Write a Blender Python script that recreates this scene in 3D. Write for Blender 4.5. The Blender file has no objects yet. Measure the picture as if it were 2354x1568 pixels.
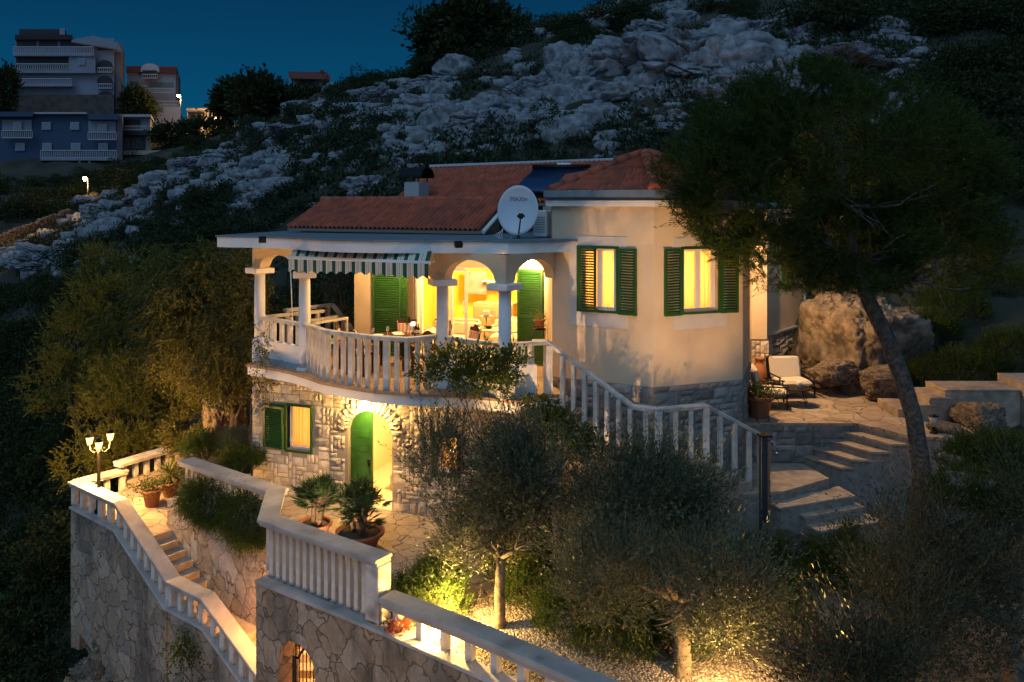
import bpy, math, random
import numpy as np
from mathutils import Vector, Matrix, noise
R = math.radians
rnd = random.Random(7)
nr = np.random.default_rng(11)
SC = bpy.context.scene
COL = SC.collection

# ------------------------------------------------------------ camera
# survey of the photograph on a 2353 x 1568 grid: focal length F, optical axis at (HX, HY), lens height CZ
F, HX, HY, CZ = 1900.0, 1176.5, 465.0, 6.7
cam_d = bpy.data.cameras.new("camera"); cam = bpy.data.objects.new("camera", cam_d); COL.objects.link(cam)
cam.location = (0, 0, CZ); cam.rotation_euler = (R(90), 0, 0)
cam_d.sensor_width = 36; cam_d.lens = 36 * F / 2353; cam_d.shift_y = -(784 - HY) / 2353
cam_d.clip_start = 0.1; cam_d.clip_end = 2000
SC.camera = cam
# ------------------------------------------------------------ dusk sky
w = bpy.data.worlds.new("World"); SC.world = w; w.use_nodes = True
nt = w.node_tree; bg = nt.nodes["Background"]
tc = nt.nodes.new("ShaderNodeTexCoord"); sp = nt.nodes.new("ShaderNodeSeparateXYZ")
nt.links.new(tc.outputs["Generated"], sp.inputs[0])
rz = nt.nodes.new("ShaderNodeValToRGB"); nt.links.new(sp.outputs["Z"], rz.inputs[0])
e = rz.color_ramp.elements
e[0].position = 0.0; e[0].color = (0.0022, 0.078, 0.165, 1)
e[1].position = 0.30; e[1].color = (0.0018, 0.018, 0.052, 1)
n2 = rz.color_ramp.elements.new(0.14); n2.color = (0.0014, 0.047, 0.110, 1)
n2 = rz.color_ramp.elements.new(0.22); n2.color = (0.0014, 0.032, 0.082, 1)
n2 = rz.color_ramp.elements.new(0.9); n2.color = (0.030, 0.095, 0.17, 1)
glow = nt.nodes.new("ShaderNodeMapRange")                 # the afterglow stands behind the camera
nt.links.new(sp.outputs["Y"], glow.inputs["Value"])
glow.inputs["From Min"].default_value = 0.15; glow.inputs["From Max"].default_value = -0.9
mx = nt.nodes.new("ShaderNodeMix"); mx.data_type = 'RGBA'
nt.links.new(glow.outputs[0], mx.inputs[0]); nt.links.new(rz.outputs[0], mx.inputs[6])
mx.inputs[7].default_value = (0.135, 0.235, 0.395, 1)
nt.links.new(mx.outputs[2], bg.inputs[0]); bg.inputs[1].default_value = 1.0
# soft remainder of daylight from behind and left of the camera
sd = bpy.data.lights.new("afterglow_sun", 'SUN'); sd.energy = 0.50; sd.angle = R(35); sd.color = (0.50, 0.74, 1.0)
so = bpy.data.objects.new("afterglow_sun", sd); COL.objects.link(so); so.rotation_euler = (R(38), 0, R(-30))
SC.view_settings.view_transform = 'Standard'; SC.view_settings.look = 'None'
SC.view_settings.exposure = 0.35; SC.view_settings.gamma = 1.0
SC.render.engine = 'CYCLES'
SC.cycles.use_denoising = True
SC.cycles.max_bounces = 6; SC.cycles.diffuse_bounces = 3; SC.cycles.glossy_bounces = 2
SC.cycles.transparent_max_bounces = 12; SC.cycles.transmission_bounces = 3
SC.cycles.caustics_reflective = False; SC.cycles.caustics_refractive = False
SC.cycles.sample_clamp_indirect = 4.0

# ------------------------------------------------------------ helpers
def P(x, y, z):
    d = F * (CZ - z) / (y - HY); return Vector(((x - HX) * d / F, d, z))
def D(x, y, d):
    return Vector(((x - HX) * d / F, d, CZ - (y - HY) * d / F))

def tag(o, label=None, cat=None, group=None, kind=None):
    if label: o['label'] = label
    if cat: o['category'] = cat
    if group: o['group'] = group
    if kind: o['kind'] = kind
    return o
def thing(name, label, cat, loc=(0, 0, 0), rz=0, group=None):
    o = bpy.data.objects.new(name, None); COL.objects.link(o)
    o.location = loc; o.rotation_euler = (0, 0, rz); o.empty_display_size = .1
    return tag(o, label, cat, group)
def link(name, me, m, parent=None):
    o = bpy.data.objects.new(name, me); COL.objects.link(o)
    if m: me.materials.append(m)
    if parent: o.parent = parent
    return o
KIDS = {}
def dup(root, loc=None, rz=None, scale=None, label=None, group=None):
    kids = KIDS.get(root.name)
    if kids is None:
        kids = KIDS[root.name] = [(c, list(c.children)) for c in root.children]
    r = root.copy(); COL.objects.link(r)
    if loc is not None: r.location = loc
    if rz is not None: r.rotation_euler = (0, 0, rz)
    if scale is not None: r.scale = scale if hasattr(scale, '__len__') else (scale,) * 3
    if label: r['label'] = label
    if group: r['group'] = group
    for c, gs in kids:
        cc = c.copy(); COL.objects.link(cc); cc.parent = r
        for g in gs:
            gg = g.copy(); COL.objects.link(gg); gg.parent = cc
    return r

class MB:
    def __init__(s): s.v = []; s.f = []; s.sm = []
    def add(s, vs, fs, smooth=False):
        b = len(s.v); s.v += [tuple(v) for v in vs]
        s.f += [tuple(b + i for i in f) for f in fs]; s.sm += [smooth] * len(fs)
    def quad(s, a, b, c, d, smooth=False): s.add([a, b, c, d], [(0, 1, 2, 3)], smooth)
    def box(s, c, size, rz=0, bev=0, rot=None):
        x, y, z = [q / 2 for q in size]
        m = rot if rot is not None else Matrix.Rotation(rz, 3, 'Z')
        c = Vector(c)
        if bev <= 0:
            vs = [c + m @ Vector((i * x, j * y, k * z)) for k in (-1, 1) for j in (-1, 1) for i in (-1, 1)]
            s.add(vs, [(0, 2, 3, 1), (4, 5, 7, 6), (0, 1, 5, 4), (2, 6, 7, 3), (0, 4, 6, 2), (1, 3, 7, 5)])
        else:
            b = min(bev, x * .9, y * .9, z * .9)
            rings = []
            for (zz, ins) in ((-z, b), (-z + b, 0), (z - b, 0), (z, b)):
                xx, yy = x - ins, y - ins
                pts = [(-xx + b, -yy), (xx - b, -yy), (xx, -yy + b), (xx, yy - b), (xx - b, yy), (-xx + b, yy), (-xx, yy - b), (-xx, -yy + b)]
                rings.append([c + m @ Vector((p[0], p[1], zz)) for p in pts])
            s.rings(rings, closed=True, caps=True)
    def rings(s, rings, closed=True, caps=True, smooth=False):
        n = len(rings[0]); vs = [p for r in rings for p in r]; fs = []
        for i in range(len(rings) - 1):
            for j in range(n if closed else n - 1):
                k = (j + 1) % n
                fs.append((i * n + j, i * n + k, (i + 1) * n + k, (i + 1) * n + j))
        b = len(s.v)
        s.add(vs, fs, smooth)
        if caps:
            s.f.append(tuple(b + j for j in reversed(range(n)))); s.sm.append(False)
            o = b + (len(rings) - 1) * n
            s.f.append(tuple(o + j for j in range(n))); s.sm.append(False)
    def tube(s, path, r, n=8, smooth=True):
        path = [Vector(p) for p in path]; rings = []
        up = Vector((0.13, 0.21, .97)).normalized(); px = None
        for i, p in enumerate(path):
            t = (path[min(i + 1, len(path) - 1)] - path[max(i - 1, 0)])
            t = t.normalized() if t.length > 1e-9 else Vector((0, 0, 1))
            if px is None:
                px = t.cross(up if abs(t.dot(up)) < .95 else Vector((1, 0, 0))).normalized()
            else:
                px = (px - t * px.dot(t)).normalized()
            py = t.cross(px); rr = r[i] if hasattr(r, '__len__') else r
            rings.append([p + (px * math.cos(a) + py * math.sin(a)) * rr for a in [2 * math.pi * k / n for k in range(n)]])
        s.rings(rings, smooth=smooth)
    def lathe(s, prof, c=(0, 0, 0), n=24, smooth=True, caps=True):
        c = Vector(c)
        s.rings([[c + Vector((r * math.cos(2 * math.pi * k / n), r * math.sin(2 * math.pi * k / n), z)) for k in range(n)] for r, z in prof], smooth=smooth, caps=caps)
    def prism(s, poly, z0, z1, top=True, bottom=True):
        # poly: list of (x,y) counter-clockwise
        n = len(poly); b = len(s.v)
        s.v += [(p[0], p[1], z0) for p in poly] + [(p[0], p[1], z1) for p in poly]
        for i in range(n):
            k = (i + 1) % n; s.f.append((b + i, b + k, b + n + k, b + n + i)); s.sm.append(False)
        if top: s.f.append(tuple(b + n + i for i in range(n))); s.sm.append(False)
        if bottom: s.f.append(tuple(b + i for i in reversed(range(n)))); s.sm.append(False)
    def strip(s, pts, zb, zt, th):
        """wall along 2-D path pts, bottom heights zb, top heights zt, thickness th to the left of travel (th<0: right)"""
        pts = [Vector((p[0], p[1])) for p in pts]; n = len(pts); off = []
        for i in range(n):
            a = (pts[i] - pts[i - 1]).normalized() if i > 0 and (pts[i] - pts[i - 1]).length > 1e-9 else None
            c = (pts[i + 1] - pts[i]).normalized() if i < n - 1 and (pts[i + 1] - pts[i]).length > 1e-9 else None
            a = a or c; c = c or a
            if a is None: off.append(off[-1] if off else Vector((0, 0))); continue
            na, nc = Vector((-a.y, a.x)), Vector((-c.y, c.x)); m = (na + nc)
            m = m / max(.3, (1 + na.dot(nc))); off.append(m * th)
        zb = zb if hasattr(zb, '__len__') else [zb] * n; zt = zt if hasattr(zt, '__len__') else [zt] * n
        rings = []
        for i in range(n):
            p, q = pts[i], pts[i] + off[i]
            rings.append([(p.x, p.y, zb[i]), (p.x, p.y, zt[i]), (q.x, q.y, zt[i]), (q.x, q.y, zb[i])])
        s.rings([[Vector(v) for v in r] for r in rings])
    def sweep(s, pts, wd, th, lower=None):
        """flat bar of width wd, thickness th, its TOP centre line through pts (3-D), mitred"""
        pts = [Vector(p) for p in pts]; n = len(pts); rings = []
        for i in range(n):
            def dr(a, b): 
                v = Vector((b.x - a.x, b.y - a.y, 0)); return v.normalized() if v.length > 1e-9 else None
            a = dr(pts[i - 1], pts[i]) if i else None; c = dr(pts[i], pts[i + 1]) if i < n - 1 else None
            a = a or c; c = c or a
            na, nc = Vector((-a.y, a.x, 0)), Vector((-c.y, c.x, 0)); m = (na + nc) / max(.3, 1 + na.dot(nc))
            u = m * wd / 2; t = Vector((0, 0, -th)); b = min(.012, th * .3); k = Vector((0, 0, -b)); u2 = m * (wd / 2 - b)
            rings.append([pts[i] - u2, pts[i] - u + k, pts[i] - u + t, pts[i] + u + t, pts[i] + u + k, pts[i] + u2])
        s.rings(rings)
    def wallgrid(s, p0, p1, z0, z1, th, holes):
        """wall p0->p1 (2-D), outer face on the line, thickness th to the left; holes (s0,s1,za,zb)"""
        p0 = Vector(p0); p1 = Vector(p1); L = (p1 - p0).length; u = (p1 - p0) / L; nn = Vector((-u.y, u.x))
        ss = sorted({0, L} | {h[0] for h in holes} | {h[1] for h in holes}); zs = sorted({z0, z1} | {h[2] for h in holes} | {h[3] for h in holes})
        def solid(i, j):
            if i < 0 or j < 0 or i >= len(ss) - 1 or j >= len(zs) - 1: return False
            a = (ss[i] + ss[i + 1]) / 2; b = (zs[j] + zs[j + 1]) / 2
            return not any(h[0] < a < h[1] and h[2] < b < h[3] for h in holes)
        def q(sv, z, t):
            v = p0 + u * sv + nn * t; return (v.x, v.y, z)
        for i in range(len(ss) - 1):
            for j in range(len(zs) - 1):
                if not solid(i, j): continue
                a, b, c, d = ss[i], ss[i + 1], zs[j], zs[j + 1]
                s.quad(q(a, c, 0), q(b, c, 0), q(b, d, 0), q(a, d, 0))
                s.quad(q(b, c, th), q(a, c, th), q(a, d, th), q(b, d, th))
                if not solid(i - 1, j): s.quad(q(a, c, th), q(a, c, 0), q(a, d, 0), q(a, d, th))
                if not solid(i + 1, j): s.quad(q(b, c, 0), q(b, c, th), q(b, d, th), q(b, d, 0))
                if not solid(i, j - 1): s.quad(q(a, c, th), q(b, c, th), q(b, c, 0), q(a, c, 0))
                if not solid(i, j + 1): s.quad(q(a, d, 0), q(b, d, 0), q(b, d, th), q(a, d, th))
    def mesh(s, name):
        me = bpy.data.meshes.new(name); me.from_pydata(s.v, [], s.f)
        me.polygons.foreach_set("use_smooth", s.sm); me.update(); return me
    def build(s, name, m, parent=None): return link(name, s.mesh(name), m, parent)

def np_mesh(name, V, Fq, k=4):
    me = bpy.data.meshes.new(name); nf = len(Fq)
    me.vertices.add(len(V)); me.vertices.foreach_set("co", V.astype(np.float32).ravel())
    me.loops.add(nf * k); me.loops.foreach_set("vertex_index", Fq.astype(np.int32).ravel())
    me.polygons.add(nf); me.polygons.foreach_set("loop_start", np.arange(0, nf * k, k, dtype=np.int32))
    me.update(calc_edges=True); return me
def unit(a): return a / np.maximum(1e-9, np.linalg.norm(a, axis=1, keepdims=True))
def leaf_arrays(pos, dr, L, W, rg):
    n = len(pos); dr = unit(dr); sd_ = unit(np.cross(dr, rg.normal(size=(n, 3))))
    L = np.broadcast_to(L, (n,))[:, None]; W = np.broadcast_to(W, (n,))[:, None]
    nrm = np.cross(dr, sd_)
    a = pos; b = pos + dr * L * .5 + sd_ * W * .5 + nrm * L * .05; c = pos + dr * L; d = pos + dr * L * .5 - sd_ * W * .5 + nrm * L * .05
    return np.stack([a, b, c, d], 1).reshape(-1, 3)
def leaf_mesh(name, pos, dr, L, W, rg):
    V = leaf_arrays(pos, dr, L, W, rg); return np_mesh(name, V, np.arange(len(V)).reshape(-1, 4))
def sprig_leaves(base, ax, Ls, n, spread, rg, droop=0.0, start=.1):
    """base,ax: sprigs; returns pos, dir of n leaves along each"""
    m = len(base); ax = unit(ax); Ls = np.broadcast_to(Ls, (m,))
    t = (np.linspace(start, 1, n)[None, :] + rg.normal(size=(m, n)) * .03)
    cur = rg.normal(size=(m, 3)) * .25; cur[:, 2] -= droop
    pos = base[:, None, :] + ax[:, None, :] * (t * Ls[:, None])[..., None] + cur[:, None, :] * ((t ** 2) * Ls[:, None])[..., None]
    pr = rg.normal(size=(m, n, 3)); a = np.broadcast_to(ax[:, None, :] + cur[:, None, :] * t[..., None], (m, n, 3)).reshape(-1, 3); a = unit(a)
    pr = pr.reshape(-1, 3); pr = unit(pr - a * (pr * a).sum(1, keepdims=True))
    sp_ = spread * (1.1 - .75 * np.clip(t, 0, 1)).reshape(-1, 1)
    return pos.reshape(-1, 3), unit(a + pr * sp_)

# ------------------------------------------------------------ materials
def lin(c):
    return tuple(c) + (1,) if len(c) == 3 else c
MATS = {}
def mat(name, col, rough=.7, col2=None, scale=6, bump=0, bscale=40, metal=0, island=0, emis=None, es=0, stain=None, sscale=1.3, samount=.5, coords="Object", spec=.4, detail=6):
    m = bpy.data.materials.new(name); m.use_nodes = True; t = m.node_tree; b = t.nodes["Principled BSDF"]; MATS[name] = m
    b.inputs["Roughness"].default_value = rough; b.inputs["Metallic"].default_value = metal
    b.inputs["Specular IOR Level"].default_value = spec
    b.inputs["Base Color"].default_value = lin(col)
    tcx = t.nodes.new("ShaderNodeTexCoord"); src = None
    if col2 or island or stain:
        src = t.nodes.new("ShaderNodeRGB"); src.outputs[0].default_value = lin(col); src = src.outputs[0]
        def mix(f, a, c2, mode='MIX'):
            x = t.nodes.new("ShaderNodeMix"); x.data_type = 'RGBA'; x.blend_type = mode
            t.links.new(f, x.inputs[0]); t.links.new(a, x.inputs[6])
            if isinstance(c2, tuple): x.inputs[7].default_value = lin(c2)
            else: t.links.new(c2, x.inputs[7])
            return x.outputs[2]
        def nz(sc, lo, hi, det=5):
            n = t.nodes.new("ShaderNodeTexNoise"); n.inputs["Scale"].default_value = sc; n.inputs["Detail"].default_value = det
            t.links.new(tcx.outputs[coords], n.inputs["Vector"])
            r = t.nodes.new("ShaderNodeMapRange"); r.inputs["From Min"].default_value = lo; r.inputs["From Max"].default_value = hi
            t.links.new(n.outputs[0], r.inputs["Value"]); return r.outputs[0]
        if col2: src = mix(nz(scale, .35, .65, detail), src, col2)
        if stain:
            f = nz(sscale, .48, .72, 8)
            ml = t.nodes.new("ShaderNodeMath"); ml.operation = 'MULTIPLY'; ml.inputs[1].default_value = samount
            t.links.new(f, ml.inputs[0]); src = mix(ml.outputs[0], src, stain)
        if island:
            g = t.nodes.new("ShaderNodeNewGeometry"); r = t.nodes.new("ShaderNodeMapRange")
            r.inputs["To Min"].default_value = 1 - island; r.inputs["To Max"].default_value = 1 + island
            t.links.new(g.outputs["Random Per Island"], r.inputs["Value"])
            x = t.nodes.new("ShaderNodeVectorMath"); x.operation = 'SCALE'
            t.links.new(src, x.inputs[0]); t.links.new(r.outputs[0], x.inputs["Scale"]); src = x.outputs[0]
        t.links.new(src, b.inputs["Base Color"])
    if bump:
        n = t.nodes.new("ShaderNodeTexNoise"); n.inputs["Scale"].default_value = bscale; n.inputs["Detail"].default_value = 6
        t.links.new(tcx.outputs[coords], n.inputs["Vector"])
        bp = t.nodes.new("ShaderNodeBump"); bp.inputs["Strength"].default_value = min(1, bump); bp.inputs["Distance"].default_value = .02 * max(1, bump)
        t.links.new(n.outputs[0], bp.inputs["Height"]); t.links.new(bp.outputs[0], b.inputs["Normal"])
    if emis:
        b.inputs["Emission Color"].default_value = lin(emis); b.inputs["Emission Strength"].default_value = es
    return m
def leafmat(name, c1, c2, rough=.5, trans=.25):
    m = mat(name, c1, rough, spec=.15); t = m.node_tree; b = t.nodes["Principled BSDF"]
    g = t.nodes.new("ShaderNodeNewGeometry"); x = t.nodes.new("ShaderNodeMix"); x.data_type = 'RGBA'
    t.links.new(g.outputs["Random Per Island"], x.inputs[0]); x.inputs[6].default_value = lin(c1); x.inputs[7].default_value = lin(c2)
    t.links.new(x.outputs[2], b.inputs["Base Color"])
    tr = t.nodes.new("ShaderNodeBsdfTranslucent"); t.links.new(x.outputs[2], tr.inputs[0])
    ms = t.nodes.new("ShaderNodeMixShader"); ms.inputs[0].default_value = trans
    t.links.new(b.outputs[0], ms.inputs[1]); t.links.new(tr.outputs[0], ms.inputs[2])
    t.links.new(ms.outputs[0], t.nodes["Material Output"].inputs[0]); return m
def cellmat(name, cols, mortar, scale, width=.06, bump=.6, stretch=(1, 1, 1), stain=None, rough=.85, samount=.7, rnd_=1.0, sscale=1.0, warp=.25):
    """irregular stone pieces set in mortar (walls and paving)"""
    m = bpy.data.materials.new(name); m.use_nodes = True; t = m.node_tree; b = t.nodes["Principled BSDF"]; MATS[name] = m
    b.inputs["Roughness"].default_value = rough; b.inputs["Specular IOR Level"].default_value = .3
    tcx = t.nodes.new("ShaderNodeTexCoord"); mp = t.nodes.new("ShaderNodeMapping"); mp.inputs["Scale"].default_value = stretch
    t.links.new(tcx.outputs["Object"], mp.inputs[0])
    nw = t.nodes.new("ShaderNodeTexNoise"); nw.inputs["Scale"].default_value = scale * .9; nw.inputs["Detail"].default_value = 2
    t.links.new(mp.outputs[0], nw.inputs["Vector"])
    sc_ = t.nodes.new("ShaderNodeVectorMath"); sc_.operation = 'SCALE'; sc_.inputs["Scale"].default_value = warp / scale * 2
    t.links.new(nw.outputs["Color"], sc_.inputs[0])
    ad = t.nodes.new("ShaderNodeVectorMath"); ad.operation = 'ADD'; t.links.new(mp.outputs[0], ad.inputs[0]); t.links.new(sc_.outputs[0], ad.inputs[1])
    v = t.nodes.new("ShaderNodeTexVoronoi"); v.inputs["Scale"].default_value = scale; v.feature = 'F1'; v.inputs["Randomness"].default_value = rnd_
    ve = t.nodes.new("ShaderNodeTexVoronoi"); ve.inputs["Scale"].default_value = scale; ve.feature = 'DISTANCE_TO_EDGE'; ve.inputs["Randomness"].default_value = rnd_
    t.links.new(ad.outputs[0], v.inputs["Vector"]); t.links.new(ad.outputs[0], ve.inputs["Vector"])
    sx = t.nodes.new("ShaderNodeSeparateColor"); t.links.new(v.outputs["Color"], sx.inputs[0])
    rp = t.nodes.new("ShaderNodeValToRGB"); t.links.new(sx.outputs[0], rp.inputs[0]); el = rp.color_ramp.elements
    for i, c in enumerate(cols):
        ee = el[i] if i < 2 else el.new(i / (len(cols) - 1)); ee.position = i / (len(cols) - 1); ee.color = lin(c)
    nn = t.nodes.new("ShaderNodeTexNoise"); nn.inputs["Scale"].default_value = scale * 4; nn.inputs["Detail"].default_value = 8
    t.links.new(tcx.outputs["Object"], nn.inputs["Vector"])
    hs = t.nodes.new("ShaderNodeMapRange"); hs.inputs["To Min"].default_value = .62; hs.inputs["To Max"].default_value = 1.38; t.links.new(nn.outputs[0], hs.inputs["Value"])
    vm = t.nodes.new("ShaderNodeVectorMath"); vm.operation = 'SCALE'; t.links.new(rp.outputs[0], vm.inputs[0]); t.links.new(hs.outputs[0], vm.inputs["Scale"])
    src = vm.outputs[0]
    if stain:
        ns = t.nodes.new("ShaderNodeTexNoise"); ns.inputs["Scale"].default_value = sscale; ns.inputs["Detail"].default_value = 9; ns.inputs["Roughness"].default_value = .65
        mp2 = t.nodes.new("ShaderNodeMapping"); mp2.inputs["Scale"].default_value = (1, 1, .4); t.links.new(tcx.outputs["Object"], mp2.inputs[0]); t.links.new(mp2.outputs[0], ns.inputs["Vector"])
        r2 = t.nodes.new("ShaderNodeMapRange"); r2.inputs["From Min"].default_value = .47; r2.inputs["From Max"].default_value = .66; r2.inputs["To Max"].default_value = samount; t.links.new(ns.outputs[0], r2.inputs["Value"])
        x = t.nodes.new("ShaderNodeMix"); x.data_type = 'RGBA'; t.links.new(r2.outputs[0], x.inputs[0]); t.links.new(src, x.inputs[6]); x.inputs[7].default_value = lin(stain); src = x.outputs[2]
    jr = t.nodes.new("ShaderNodeMapRange"); jr.inputs["From Min"].default_value = width * .35; jr.inputs["From Max"].default_value = width
    nv_ = t.nodes.new("ShaderNodeTexNoise"); nv_.inputs["Scale"].default_value = scale * 1.7; nv_.inputs["Detail"].default_value = 4; t.links.new(tcx.outputs["Object"], nv_.inputs["Vector"])
    r3 = t.nodes.new("ShaderNodeMapRange"); r3.inputs["From Min"].default_value = .3; r3.inputs["From Max"].default_value = .7; r3.inputs["To Min"].default_value = .35; r3.inputs["To Max"].default_value = 2.2; t.links.new(nv_.outputs[0], r3.inputs["Value"])
    mu_ = t.nodes.new("ShaderNodeMath"); mu_.operation = 'MULTIPLY'; t.links.new(ve.outputs["Distance"], mu_.inputs[0]); t.links.new(r3.outputs[0], mu_.inputs[1]); t.links.new(mu_.outputs[0], jr.inputs["Value"])
    x = t.nodes.new("ShaderNodeMix"); x.data_type = 'RGBA'; t.links.new(jr.outputs[0], x.inputs[0]); x.inputs[6].default_value = lin(mortar); t.links.new(src, x.inputs[7])
    t.links.new(x.outputs[2], b.inputs["Base Color"])
    mm = t.nodes.new("ShaderNodeMath"); mm.operation = 'MULTIPLY_ADD'; t.links.new(nn.outputs[0], mm.inputs[0]); mm.inputs[1].default_value = .5; t.links.new(jr.outputs[0], mm.inputs[2])
    bp = t.nodes.new("ShaderNodeBump"); bp.inputs["Strength"].default_value = bump; bp.inputs["Distance"].default_value = .06
    t.links.new(mm.outputs[0], bp.inputs["Height"]); t.links.new(bp.outputs[0], b.inputs["Normal"]); return m
def emit(name, col, s):
    m = bpy.data.materials.new(name); m.use_nodes = True; t = m.node_tree; t.nodes.remove(t.nodes["Principled BSDF"])
    e_ = t.nodes.new("ShaderNodeEmission"); e_.inputs[0].default_value = lin(col); e_.inputs[1].default_value = s
    t.links.new(e_.outputs[0], t.nodes["Material Output"].inputs[0]); MATS[name] = m; return m

M_stucco = mat("cream_stucco", (.74, .57, .38), .9, col2=(.67, .50, .33), scale=1.2, bump=.7, bscale=110, stain=(.44, .34, .24), sscale=1.3, samount=.35)
M_stucco2 = mat("yellow_interior", (.84, .60, .10), .9, bump=.05, bscale=50)
M_white = mat("white_render", (.80, .75, .70), .8, stain=(.46, .42, .38), sscale=1.6, samount=.3, bump=.2, bscale=60)
M_stone_w = mat("white_cast_stone", (.70, .64, .56), .75, col2=(.56, .50, .43), scale=5, stain=(.18, .15, .13), sscale=2.8, samount=.75, bump=.35, bscale=50)
M_cap = mat("weathered_coping", (.42, .37, .33), .85, col2=(.52, .47, .42), scale=4, stain=(.13, .11, .10), sscale=2.0, samount=.7, bump=.5, bscale=40)
M_trim = mat("stone_surround", (.60, .54, .48), .8, col2=(.52, .47, .42), scale=3, bump=.25, bscale=60)
M_block = mat("rough_ashlar", (.60, .51, .38), .9, col2=(.50, .40, .29), scale=9, bump=1.0, bscale=28, island=.28, stain=(.33, .27, .20), sscale=2.5, samount=.4)
M_block_g = mat("grey_ashlar", (.30, .27, .235), .9, col2=(.20, .18, .16), scale=7, bump=.8, bscale=28, island=.35)  # also used for step risers, whose shade is darkened into this grey
M_mortar = mat("mortar", (.30, .25, .20), .95, bump=.5, bscale=60)
M_crazy = cellmat("rubble_masonry", [(.40, .30, .21), (.30, .22, .15), (.43, .34, .25), (.26, .21, .165), (.40, .28, .17)], (.20, .16, .12), 2.5, .032, .9, stain=(.07, .06, .05), samount=.85, sscale=1.2, warp=.75)
M_crazy2 = cellmat("rubble_masonry_pale", [(.46, .38, .29), (.40, .29, .19), (.50, .42, .33), (.42, .32, .22)], (.26, .19, .14), 2.2, .035, .8, stain=(.20, .15, .11), samount=.5, warp=.75)
M_pave = cellmat("flagstone_paving", [(.44, .33, .23), (.38, .28, .20), (.48, .38, .28), (.36, .27, .20)], (.16, .12, .09), 2.3, .035, .5, stain=(.20, .15, .11), samount=.5, sscale=1.6)
M_tread = mat("stone_tread", (.43, .34, .25), .85, col2=(.31, .24, .18), scale=5, bump=.8, bscale=14, stain=(.20, .16, .13), samount=.6, sscale=2.5)
M_tile_b = cellmat("terracotta_floor", [(.36, .23, .14), (.40, .26, .16), (.33, .21, .13)], (.22, .16, .11), 3.2, .03, .15, rnd_=.1, warp=0)
M_rock = mat("limestone", (.26, .285, .31), .92, col2=(.12, .13, .14), scale=2.6, bump=2.0, bscale=5, stain=(.10, .10, .09), sscale=3.2, samount=.75, detail=12)
M_rockw = mat("warm_limestone", (.26, .20, .145), .95, col2=(.12, .09, .06), scale=5, bump=4, bscale=7, stain=(.05, .042, .03), sscale=3, samount=.85, detail=10)
M_soil = mat("dry_soil", (.085, .065, .045), 1, col2=(.05, .045, .03), scale=.8, bump=.8, bscale=3)
M_gravel = mat("pale_gravel", (.30, .24, .18), .95, col2=(.20, .15, .11), scale=60, bump=1.0, bscale=70, detail=3)
M_pebble = mat("pebble", (.36, .30, .23), .9, island=.55)
M_roof = mat("terracotta_tile", (.46, .108, .05), .8, col2=(.33, .08, .042), scale=3, bump=.3, bscale=40, stain=(.14, .06, .045), sscale=1.5, samount=.5, island=.14)
M_pot = mat("terracotta_pot", (.42, .16, .08), .85, col2=(.30, .115, .065), scale=5, bump=.2, bscale=30)
M_green = mat("green_paint", (.020, .085, .012), .45, col2=(.014, .062, .009), scale=5, bump=.05, bscale=40)
M_pvc = mat("white_frame", (.78, .76, .72), .4)
M_glass = mat("dark_glass", (.02, .03, .04), .08, spec=.8)
M_iron = mat("black_iron", (.015, .014, .013), .5, metal=.6)
M_zinc = mat("zinc_sheet", (.20, .24, .27), .5, metal=.3, stain=(.10, .12, .13), sscale=3, samount=.5)
M_dark = mat("dark_void", (.01, .01, .01), .9)
M_wood = mat("dark_mahogany", (.065, .017, .009), .35, col2=(.035, .010, .006), scale=8)
M_cush = mat("cream_cushion", (.66, .58, .46), .95, bump=.2, bscale=120)
M_pink = mat("striped_cloth", (.62, .45, .36), .95)
M_linen = mat("table_linen", (.62, .55, .44), .9, bump=.1, bscale=60)
M_dish = mat("white_enamel_dish", (.52, .58, .62), .45)
M_logo = mat("faded_magenta_print", (.26, .12, .26), .6)
M_bark = mat("rough_bark", (.14, .105, .08), .95, col2=(.05, .04, .032), scale=14, bump=2.5, bscale=13)
M_barko = mat("olive_bark", (.22, .17, .12), .95, col2=(.11, .085, .06), scale=11, bump=1.0, bscale=22)
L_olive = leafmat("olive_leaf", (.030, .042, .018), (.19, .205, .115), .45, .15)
L_olived = leafmat("shaded_olive_leaf", (.012, .017, .007), (.115, .108, .05), .5, .15)  # darker copy of the olive leaf, lower-right shade put into the colour
L_pine = leafmat("pine_needle", (.026, .050, .010), (.080, .115, .020), .6, .3)
L_scrub = leafmat("scrub_leaf", (.014, .026, .014), (.055, .075, .035), .7, .2)
L_dark = leafmat("dark_leaf", (.015, .027, .010), (.050, .066, .022), .6, .25)
L_carob = leafmat("carob_leaf", (.06, .066, .016), (.19, .17, .045), .5, .35)
L_jun = leafmat("juniper_leaf", (.09, .105, .02), (.24, .23, .045), .6, .35)
L_rose = leafmat("rosemary_leaf", (.028, .055, .012), (.080, .115, .022), .6, .3)
L_palm = leafmat("fan_palm_leaf", (.018, .045, .020), (.045, .08, .032), .4, .3)
L_yucca = leafmat("yucca_leaf", (.11, .13, .05), (.20, .19, .075), .45, .25)
L_vine = leafmat("vine_leaf", (.04, .07, .012), (.11, .13, .025), .5, .4)
L_red = leafmat("red_leaf", (.30, .06, .03), (.42, .16, .09), .5, .3)
E_lamp = emit("lamp_glass", (1.0, .55, .17), 260)
E_far = emit("far_lamp", (1.0, .55, .20), 60)
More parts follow.
